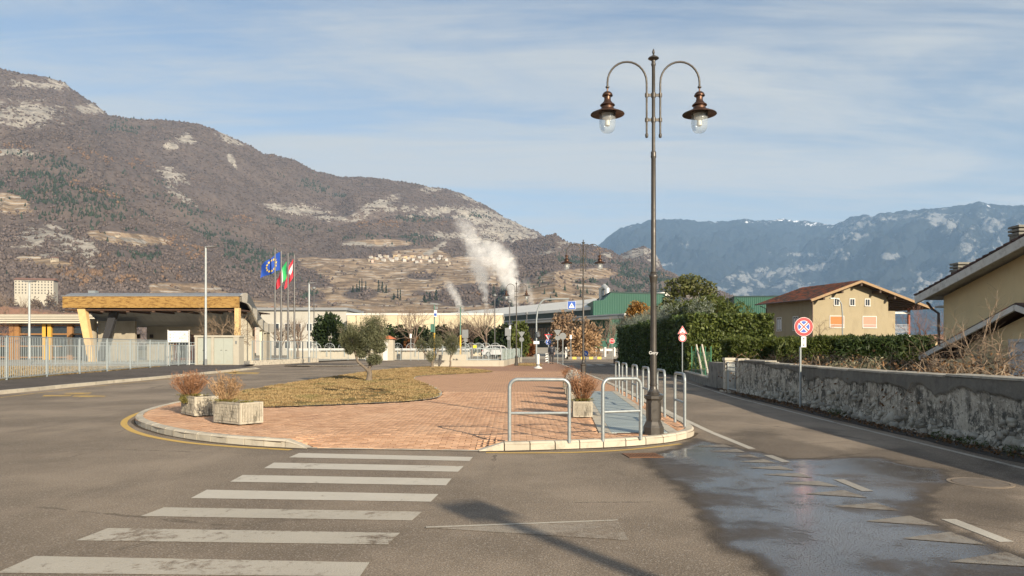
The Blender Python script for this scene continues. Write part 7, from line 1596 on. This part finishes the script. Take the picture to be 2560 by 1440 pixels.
for px, ty, d, sd in MBT:
    k = d / FPX; lab = {60: 'tall bare tree before the cream building', 61: 'bare tree left of the tallest one', 62: 'bare tree between the steam columns and lamp', 63: 'bare tree behind the nearest olive', 64: 'smaller bare tree beside the yellow footed pole', 65: 'bare tree right of the flagpoles', 66: 'bare tree behind the flagpoles', 67: 'brown bare tree behind the ivy hedge end', 72: 'thin bare tree left of the far lamp'}[sd]
    bare_tree('bare_tree', lab, ((px - CX) * k, d, .2), CH - (ty - HZ) * k - .2, sd, BTW, 5, 3, .16, .55, .72, .12, .28, 'bare trees in the distance', limbs=6)
bare_tree('bare_tree', 'bare tree in front of the canopy corner behind the cabinet', ((570 - CX) / FPX * 69, 69, .1), 5.9, 70, mat('warm_twig', (.24, .17, .11), .95, .2, 4, isl=.2), 5, 3, .11, .75, .74, .08, .18, 'bare trees in the distance', limbs=7); bare_tree('bare_tree', 'bare tree above the left school wing', ((45 - CX) / FPX * 105, 105, .2), 9.6, 71, BTW, 5, 3, .18, .6, .72, .1, .3, 'bare trees in the distance', limbs=6); bare_tree('bare_tree', 'bare tree left of the canopy above the wing roof', ((140 - CX) / FPX * 112, 112, .2), 8.3, 73, BTW, 5, 3, .18, .6, .72, .1, .3, 'bare trees in the distance', limbs=6); bare_tree('bare_tree', 'bare twigs of a tree at the left picture edge', ((-15 - CX) / FPX * 72, 72, .1), 5.0, 74, RTW, 5, 3, .1, .6, .72, .1, .25, 'bare trees in the distance', limbs=6)
# ------------------------------------------------------------------ factory and other buildings
GRNL = bpy.data.materials.new('green_cladding'); t = NT(GRNL); p = t.coord(); sp = t.new('ShaderNodeSeparateXYZ'); t.l.new(p, sp.inputs[0]); rb = t.ramp(t.math('PINGPONG', t.math('MULTIPLY', sp.outputs[0], 3.1), .5), .1, .4); c = t.mix(t.noise(p, .12, 4), (.014, .074, .048), (.020, .095, .062)); t.bsdf(t.mix(t.math('MULTIPLY', rb, .12), c, (.02, .10, .07)), .55, 0, t.bump(rb, .4, .05), .4)
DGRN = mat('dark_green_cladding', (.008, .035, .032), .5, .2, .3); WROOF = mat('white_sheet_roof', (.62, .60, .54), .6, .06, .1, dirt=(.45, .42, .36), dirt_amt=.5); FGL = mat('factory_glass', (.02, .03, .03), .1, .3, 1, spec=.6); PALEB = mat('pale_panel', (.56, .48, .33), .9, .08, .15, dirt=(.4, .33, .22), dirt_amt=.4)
fa, fb = Vector((-31, 228)), Vector((17.8, 139)); Lf = (fb - fa).length
F_ = thing('green_factory', 'long green factory with white roof and canopy behind the roundabout', 'factory', (fa.x, fa.y, 0), math.atan2(fb.y - fa.y, fb.x - fa.x))
MB().b2(0, Lf, 0, 18, 0, 9.2).build('wall', DGRN, F_)
MB().add([(-1, -.6, 9.25), (Lf, -.6, 9.25), (Lf, 14, 12.4), (-1, 14, 12.4), (-1, -.6, 8.7), (Lf, -.6, 8.7), (Lf, 18, 12.2), (-1, 18, 12.2)], [(0, 1, 2, 3), (4, 5, 1, 0), (3, 2, 6, 7), (1, 5, 6, 2), (0, 3, 7, 4), (4, 7, 6, 5)]).build('roof', WROOF, F_)
MB().b2(30, Lf + 10, -3.5, -.01, 6.6, 7.4).build('canopy', mat('pale_grey_canopy', (.52, .52, .50), .7, .06, .2), F_); MB().b2(30, Lf + 10, -3.6, -3.51, 7.0, 7.2).build('canopy_pipe', SGREY, F_)
for k in range(16):
    x = 44 + k * 3.6; w_ = MB().b2(x, x + 3.3, -.12, -.02, 3.2, 5.6).build('window', FGL, F_); 
    for q in (0, 1.1, 2.2, 3.2): MB().b2(x + q, x + q + .1, -.18, -.121, 3.2, 5.6).build('mullion', WINW if False else mat('grey_mullion', (.3, .33, .33), .6), w_)
MB().b2(42, Lf, -.1, -.02, 2.9, 3.1).build('sill_band', mat('grey_mullion', (.3, .33, .33), .6), F_); MB().tube([(Lf - 10, 6, 10.5), (Lf - 10, 6, 13.2), (Lf - 9, 6, 13.8), (Lf - 8, 6, 13.2), (Lf - 8, 6, 11)], .55, 10).build('vent_duct', mat('vent_metal', (.5, .5, .48), .4, metal=.4), F_, True)
# lit green block
gb_ = thing('green_hall', 'tall sunlit green hall with stepped sloping left edge', 'hall', (0, 138, 0)); u = 138 / FPX
def PX(x, y, d): return ((x - CX) * d / FPX, CH - (y - HZ) * d / FPX)
poly = [PX(1483, 870, 138), PX(1483, 752, 138), PX(1508, 750, 138), PX(1527, 732, 138), PX(1663, 736, 138), PX(1663, 870, 138)]; MB().prism(poly, 0, 22, 'y').build('wall', GRNL, gb_); q0, q1 = PX(1527, 732, 138), PX(1663, 736, 138); MB().prism([(q0[0] - .1, q0[1] + .02), (q1[0] + .1, q1[1] + .02), (q1[0] + .1, q1[1] + .22), (q0[0] - .1, q0[1] + .22)], -.1, 22, 'y').build('roof_edge', DGRN, gb_)
gb2 = thing('green_hall', 'green hall block with dark left face beside the yellow house', 'hall', (PX(1836, 0, 125)[0], 125, 0), math.radians(-9)); z_ = PX(0, 743, 125)[1]; MB().b2(0, 16, 0, 18, 0, z_).build('wall', GRNL, gb2); MB().b2(-.06, -.001, 0, 18, 0, z_).build('painted_shade_side', DGRN, gb2); MB().b2(-.1, 16.1, -.1, 18.1, z_ + .003, z_ + .2).build('roof_edge', DGRN, gb2)  # dark slab on the left face carries its shade as colour
gb3 = thing('green_hall', 'lower dark green hall between the two taller green blocks', 'hall', (PX(1690, 0, 150)[0], 150, 0), 0); MB().b2(-10, 13, 0, 18, 0, PX(0, 770, 150)[1]).build('wall', GRNL, gb3); MB().b2(-10.1, 13.1, -.1, 18, PX(0, 770, 150)[1] + .003, PX(0, 769, 150)[1] + .1).build('roof_edge', DGRN, gb3)
cr = thing('cream_hall', 'long low cream industrial hall behind the bare trees', 'hall', (0, 128, 0)); MB().b2(PX(868, 0, 128)[0], PX(1256, 0, 128)[0], 0, 25, 0, 7.05).build('wall', PALEB, cr); MB().b2(PX(866, 0, 128)[0], PX(1258, 0, 128)[0], -.1, 25.1, 7.053, 7.4).build('roof_edge', WROOF, cr)
for k in range(7): x = PX(890 + k * 52, 0, 128)[0]; MB().b2(x, x + .12, -.05, -.002, 0, 7.05).build('panel_joint', mat('joint_brown', (.32, .26, .17), .9), cr)
gy = thing('grey_building', 'grey two storey building with white windows behind the flagpoles', 'building', (0, 135, 0)); x0, x1 = PX(640, 0, 135)[0], PX(866, 0, 135)[0]; zt = PX(0, 776, 135)[1]; MB().b2(x0, x1, 0, 14, 0, zt).build('wall', mat('grey_render', (.42, .40, .35), .9, .08, .3), gy); MB().b2(x0 - .3, x1 + .3, -.5, 14.5, zt + .003, zt + .5).build('roof_edge', mat('grey_roof', (.22, .23, .24), .6, .1, .3), gy)
for k in range(8):
    for z in (1.2, 4.4): x = x0 + 1.2 + k * 2.0; w_ = MB().b2(x, x + 1.1, -.06, -.002, z, z + 1.5).build('window', WINW, gy); MB().b2(x + .12, x + .98, -.09, -.0605, z + .12, z + 1.38).build('pane', WGL, w_)
# ------------------------------------------------------------------ houses on the hillside
def ground_at(u, row, Ug, Yg, Xg, Dg, Zg, us):
    j = int(np.argmin(np.abs(us - u))); i = int(np.argmin(np.abs(Yg[:, j] - row) + (np.arange(Yg.shape[0]) > Yg.shape[0] * .88) * 999)); return Xg[i, j], Dg[i, j], Zg[i, j]
hw = [mat('house_white', (.46, .44, .40), .9, .05, .2), mat('house_cream', (.42, .36, .27), .9, .05, .2), mat('house_pink', (.55, .40, .32), .9, .05, .2), mat('house_ochre', (.55, .42, .24), .9, .05, .2)]; hr = mat('village_roof', (.20, .11, .08), .9, .2, .3); hwn = mat('village_window', (.05, .05, .055), .4)
def house_mesh(w, d, h, wall, nwx=3, nwz=2):
    b = MB(); b.b2(-w / 2, w / 2, -d / 2, d / 2, -3, h, 0); b.prism([(-w / 2 - .4, h), (w / 2 + .4, h), (0, h + w * .24)] if w < d else [(-d / 2 - .4, h), (d / 2 + .4, h), (0, h + d * .24)], (-d / 2 - .4) if w < d else (-w / 2 - .4), (d / 2 + .4) if w < d else (w / 2 + .4), 'y' if w < d else 'x', 1)
    for i in range(nwx):
        for j in range(nwz): x = -w / 2 + (i + .5) * w / nwx; z = .8 + j * (h - .6) / nwz; b.b2(x - .5, x + .5, -d / 2 - .06, -d / 2 - .005, z, z + 1.3, 2)
    me = b.mesh('house'); [me.materials.append(q) for q in (wall, hr, hwn)]; return me
rg = random.Random(99); protos = [house_mesh(rg.uniform(7, 11), rg.uniform(7, 10), rg.uniform(5, 8), hw[i % 4]) for i in range(10)]
cn = ['white', 'cream', 'pink', 'ochre']
for i in range(46):
    f = i / 45; u = 922 + 200 * f + rg.uniform(-1.5, 1.5); row = 654 - 5 * math.sin(f * 3.1) + rg.uniform(-10, 7); x, d, z = ground_at(u, row, UA, YA, XA, DA, ZA, usA); k = rg.choice([0, 1, 0, 4, 5, 4, 8, 9, 1, 2, 3, 8])
    o = link('village_house', protos[k], None, None, (x, d, z), (0, 0, rg.uniform(-.5, .5))); sc_ = rg.uniform(.6, .9); o.scale = (sc_, sc_, sc_); tag(o, 'tiny %s house in the hillside village, %s from its left end' % (cn[k % 4], ORD[i]), 'house', 'houses of the hillside village')
for u, row, k, lab in ((293, 592, 1, 'lone yellowish house on the terraces of the left slope'), (138, 652, 0, 'small white house low on the left slope'), (1120, 662, 0, 'white block at the right end of the hillside village')):
    x, d, z = ground_at(u, row, UA, YA, XA, DA, ZA, usA); tag(link('hillside_house', house_mesh(6.5, 6, 3.6, hw[1]), None, None, (x, d, z)), lab, 'house')
tw = thing('white_block', 'white five storey block with rows of windows on the left hillside', 'building', ((85 - CX) / FPX * 600, 600, 43.5), math.radians(14)); tw.scale = (.88, .88, .88); MB().b2(-16, 16, 0, 12, -14, 13.6).build('wall', mat('block_render', (.42, .39, .32), .9, .08, .1), tw); MB().prism([(-1, 13.603), (13, 13.603), (6, 16)], -17, 17, 'x').build('roof', hr, tw)
for i in range(12):
    for j in range(5): MB().b2(-15.2 + i * 2.65, -14.3 + i * 2.65, -.12, -.005, 1.0 + j * 2.6, 2.3 + j * 2.6).build('window', hwn, tw)
for i, (px, d, w_, dd, h_, k, lab) in enumerate(((660, 190, 12, 9, 11.5, 2, 'salmon roofed house above the wave roof'), (682, 200, 11, 9, 12.5, 1, 'cream house beside the salmon house'), (715, 210, 10, 9, 12.5, 0, 'white house behind the flagpoles'), (745, 215, 10, 9, 12.0, 1, 'pale house right of the flagpoles'), (118, 150, 12, 9, 8.6, 3, 'ochre house behind the left wing'), (60, 170, 16, 10, 10.5, 0, 'white house behind the bare tree on the left'), (170, 165, 12, 10, 9.2, 1, 'cream house left of the canopy'), (15, 190, 14, 10, 12, 1, 'cream house at the left picture edge'), (2335, 95, 9, 8, 3.2, 3, 'ochre house low between the two right houses'))):
    o = thing('town_house', lab, 'house', ((px - CX) / FPX * d, d, 0), rg.uniform(-.2, .2), 'houses behind the school'); b = MB().b2(-w_ / 2, w_ / 2, 0, dd, 0, h_ * .8).build('wall', hw[k], o); MB().prism([(-w_ / 2 - .5, h_ * .8 + .003), (w_ / 2 + .5, h_ * .8 + .003), (0, h_)], -.6, dd + .6, 'y').build('roof', mat('village_tiles', (.20, .115, .085), .9, .25, .6), o)
    for q in range(4):
        x = -w_ / 2 + (q + .5) * w_ / 4; wn_ = MB().b2(x - .5, x + .5, -.08, -.003, h_ * .52, h_ * .52 + 1.4).build('window', WINW, o); MB().b2(x - .4, x + .4, -.1, -.0805, h_ * .52 + .1, h_ * .52 + 1.3).build('pane', hwn, wn_)
# cypresses and conifers that stand out on the terraces
CYM = leafmat('far_cypress', (.012, .026, .014), (.03, .05, .026), trans=0)
for i, (u, row, h, w_) in enumerate(sorted(((893, 728, 14, 2.2), (900, 728, 20, 2.0), (906, 728, 22, 2.0), (914, 728, 17, 2.2), (884, 730, 11, 3.5), (948, 730, 22, 6), (957, 732, 20, 6), (966, 733, 15, 4), (1002, 747, 20, 1.6), (994, 748, 15, 1.8), (985, 750, 10, 4), (1075, 752, 15, 6), (1090, 750, 17, 7), (1062, 757, 12, 6), (1235, 742, 22, 8), (1255, 742, 18, 8)))):
    x, d, z = ground_at(u, row, UA, YA, XA, DA, ZA, usA); rs = np.random.RandomState(i); n = 260; t_ = rs.rand(n); P = np.stack([rs.normal(size=n) * w_ * .3 * (1.1 - t_), rs.normal(size=n) * w_ * .3 * (1.1 - t_), t_ * h], 1); V, Fc = leaf_quads(P, 2.0, i, .5, .5)
    o = thing('hill_conifer', 'dark conifer among the vineyard terraces, %s from the left' % ORD[i], 'conifer', (x, d, z - .5), 0, 'dark conifers on the terraces'); link('crown', mesh_np('crown', V, Fc), CYM, o); MB().tube([(0, 0, -1), (0, 0, h * .7)], [.4, .1], 5).build('trunk', BARK, o)
# ------------------------------------------------------------------ steam rising from the factory
def steam(lab, d, pts, dens, seed):
    """pts: (column, row, radius px) from the vent upwards"""
    k = d / FPX; X0 = (pts[0][0] - CX) * k; Z0 = CH - (pts[0][1] - HZ) * k; C = [((x - pts[0][0]) * k, -(y - pts[0][1]) * k, r * k) for x, y, r in pts]; Hh = C[-1][1]; xr = max(abs(c[0]) for c in C) + 1; rm = max(c[2] for c in C)
    m = bpy.data.materials.new('steam_vapour'); t = NT(m); p = t.coord('Object'); sp = t.new('ShaderNodeSeparateXYZ'); t.l.new(p, sp.inputs[0]); f = t.math('DIVIDE', sp.outputs[2], Hh, clamp=True)
    def curve(vals):
        n = t.new('ShaderNodeFloatCurve'); cu = n.mapping.curves[0]; n.mapping.use_clip = True
        xs_ = [c[1] / Hh for c in C]
        cu.points[0].location = (xs_[0], vals[0]); cu.points[1].location = (xs_[-1], vals[-1])
        for a, v in list(zip(xs_, vals))[1:-1]: cu.points.new(a, v)
        n.mapping.update(); t.set(n.inputs['Value'], f); return n.outputs[0]
    xc = t.math('MULTIPLY', t.math('SUBTRACT', curve([.5 + .5 * c[0] / xr for c in C]), .5), 2 * xr); rad = t.math('MULTIPLY', curve([c[2] / rm for c in C]), rm); dn = curve([q for q in dens])
    wob = t.new('ShaderNodeSeparateColor'); t.l.new(t.noise(p, 1.1 / rm, 4, .6, 0, True), wob.inputs[0])
    dx = t.math('ADD', t.math('SUBTRACT', sp.outputs[0], xc), t.math('MULTIPLY', t.math('SUBTRACT', wob.outputs[0], .5), rm * .9)); dy = t.math('ADD', sp.outputs[1], t.math('MULTIPLY', t.math('SUBTRACT', wob.outputs[1], .5), rm * .9))
    rr = t.math('DIVIDE', t.math('SQRT', t.math('ADD', t.math('MULTIPLY', dx, dx), t.math('MULTIPLY', dy, dy))), rad)
    nz = t.noise(p, 2.6 / rm, 5, .65)
    e = t.math('SUBTRACT', t.math('ADD', 1.0, t.math('MULTIPLY', t.math('SUBTRACT', nz, .5), 2.2)), rr)
    den = t.math('MULTIPLY', t.ramp(e, 0.0, .85), dn); den = t.math('MULTIPLY', den, t.ramp(f, 0.0, .02))
    v = t.new('ShaderNodeVolumePrincipled'); v.inputs['Color'].default_value = (.995, .995, .995, 1); v.inputs['Anisotropy'].default_value = -0.35; t.l.new(t.math('MULTIPLY', den, .25), v.inputs['Density']); t.l.new(v.outputs[0], t.out.inputs['Volume'])
    try: m.cycles.volume_step_rate = 0.35
    except Exception: pass
    b = MB(); n = 12; vs, fs = [], []; Zs = np.linspace(0, Hh, 14)
    for z in Zs:
        xcv = np.interp(z, [c[1] for c in C], [c[0] for c in C]); rv = np.interp(z, [c[1] for c in C], [c[2] for c in C]) * 1.65 + .25 * rm
        vs += [(xcv + rv * math.cos(a * 2 * math.pi / n), rv * math.sin(a * 2 * math.pi / n), z) for a in range(n)]
    for i in range(len(Zs) - 1): fs += [(i * n + a, i * n + (a + 1) % n, (i + 1) * n + (a + 1) % n, (i + 1) * n + a) for a in range(n)]
    fs += [tuple(range(n - 1, -1, -1)), tuple((len(Zs) - 1) * n + a for a in range(n))]
    return tag(b.add(vs, fs).build('steam_plume', m, None, False, (X0, d, Z0)), lab, 'steam', 'steam plumes above the factory')
steam('small white steam plume leaning left above the cream hall', 300, [(1153, 790, 9), (1148, 765, 12), (1138, 740, 16), (1126, 718, 18), (1118, 700, 14)], [.9, .9, .7, .45, .1], 1)
steam('slender steam column left of the thick one, rising into a faint wisp', 320, [(1216, 775, 7), (1214, 745, 9), (1209, 715, 16), (1203, 680, 32), (1194, 640, 34), (1180, 600, 34), (1166, 565, 34), (1152, 540, 20)], [.95, .95, .9, .75, .55, .34, .22, .04], 2)
steam('thick white steam column billowing beside the far lamp', 310, [(1290, 775, 10), (1285, 745, 16), (1275, 712, 26), (1260, 680, 40), (1246, 650, 50), (1234, 622, 44), (1220, 602, 26)], [1, 1, .95, .85, .7, .45, .1], 3)
steam('faint thin steam wisp right of the thick column', 330, [(1330, 780, 8), (1326, 745, 14), (1318, 715, 18), (1312, 690, 12)], [.4, .28, .18, .03], 4)

# scrub and trees at the foot of the slope behind the school
rs = np.random.RandomState(123); n = 2600; d = 330 + 290 * rs.rand(n); u = -400 + 1000 * rs.rand(n); zz_ = np.maximum(0, np.interp(d, [420, 620], [0, 36]) - np.interp(u, [-400, 250, 600], [0, 4, 14])); keep = (fbm(u / 60, d / 60, 3, 140) > -.25)
V, Fc = crowns(np.stack([(u - CX) / FPX * d, d, zz_], 1)[keep], (2.0 + 2.2 * rs.rand(n))[keep], (4.5 + 5 * rs.rand(n))[keep], 141); tag(link('slope_foot_scrub', mesh_np('scrub', V, Fc, True), wood_mats['bare']), 'leafless scrub and trees at the foot of the slope behind the school', 'scrub', None, 'stuff')
rs = np.random.RandomState(323); P = []
for k in range(46):
    d = 545 + 50 * rs.rand(); u = -80 + 360 * rs.rand(); zg = np.interp(d, [420, 620], [0, 36]); h = 7 + 6 * rs.rand()
    P.append(ball_pts(150, ((u - CX) / FPX * d, d, zg + h * .55), (3.2 + 2.5 * rs.rand(), 3.5, h * .6), 600 + k, .15))
V, Fc = leaf_quads(np.concatenate(P), 1.9, 342, .35, .5); tag(link('slope_foot_trees', mesh_np('trees', V, Fc), leafmat('slope_twigs', (.10, .075, .062), (.19, .135, .10), trans=0)), 'leafless trees crowding below the white five storey block', 'trees', None, 'stuff')
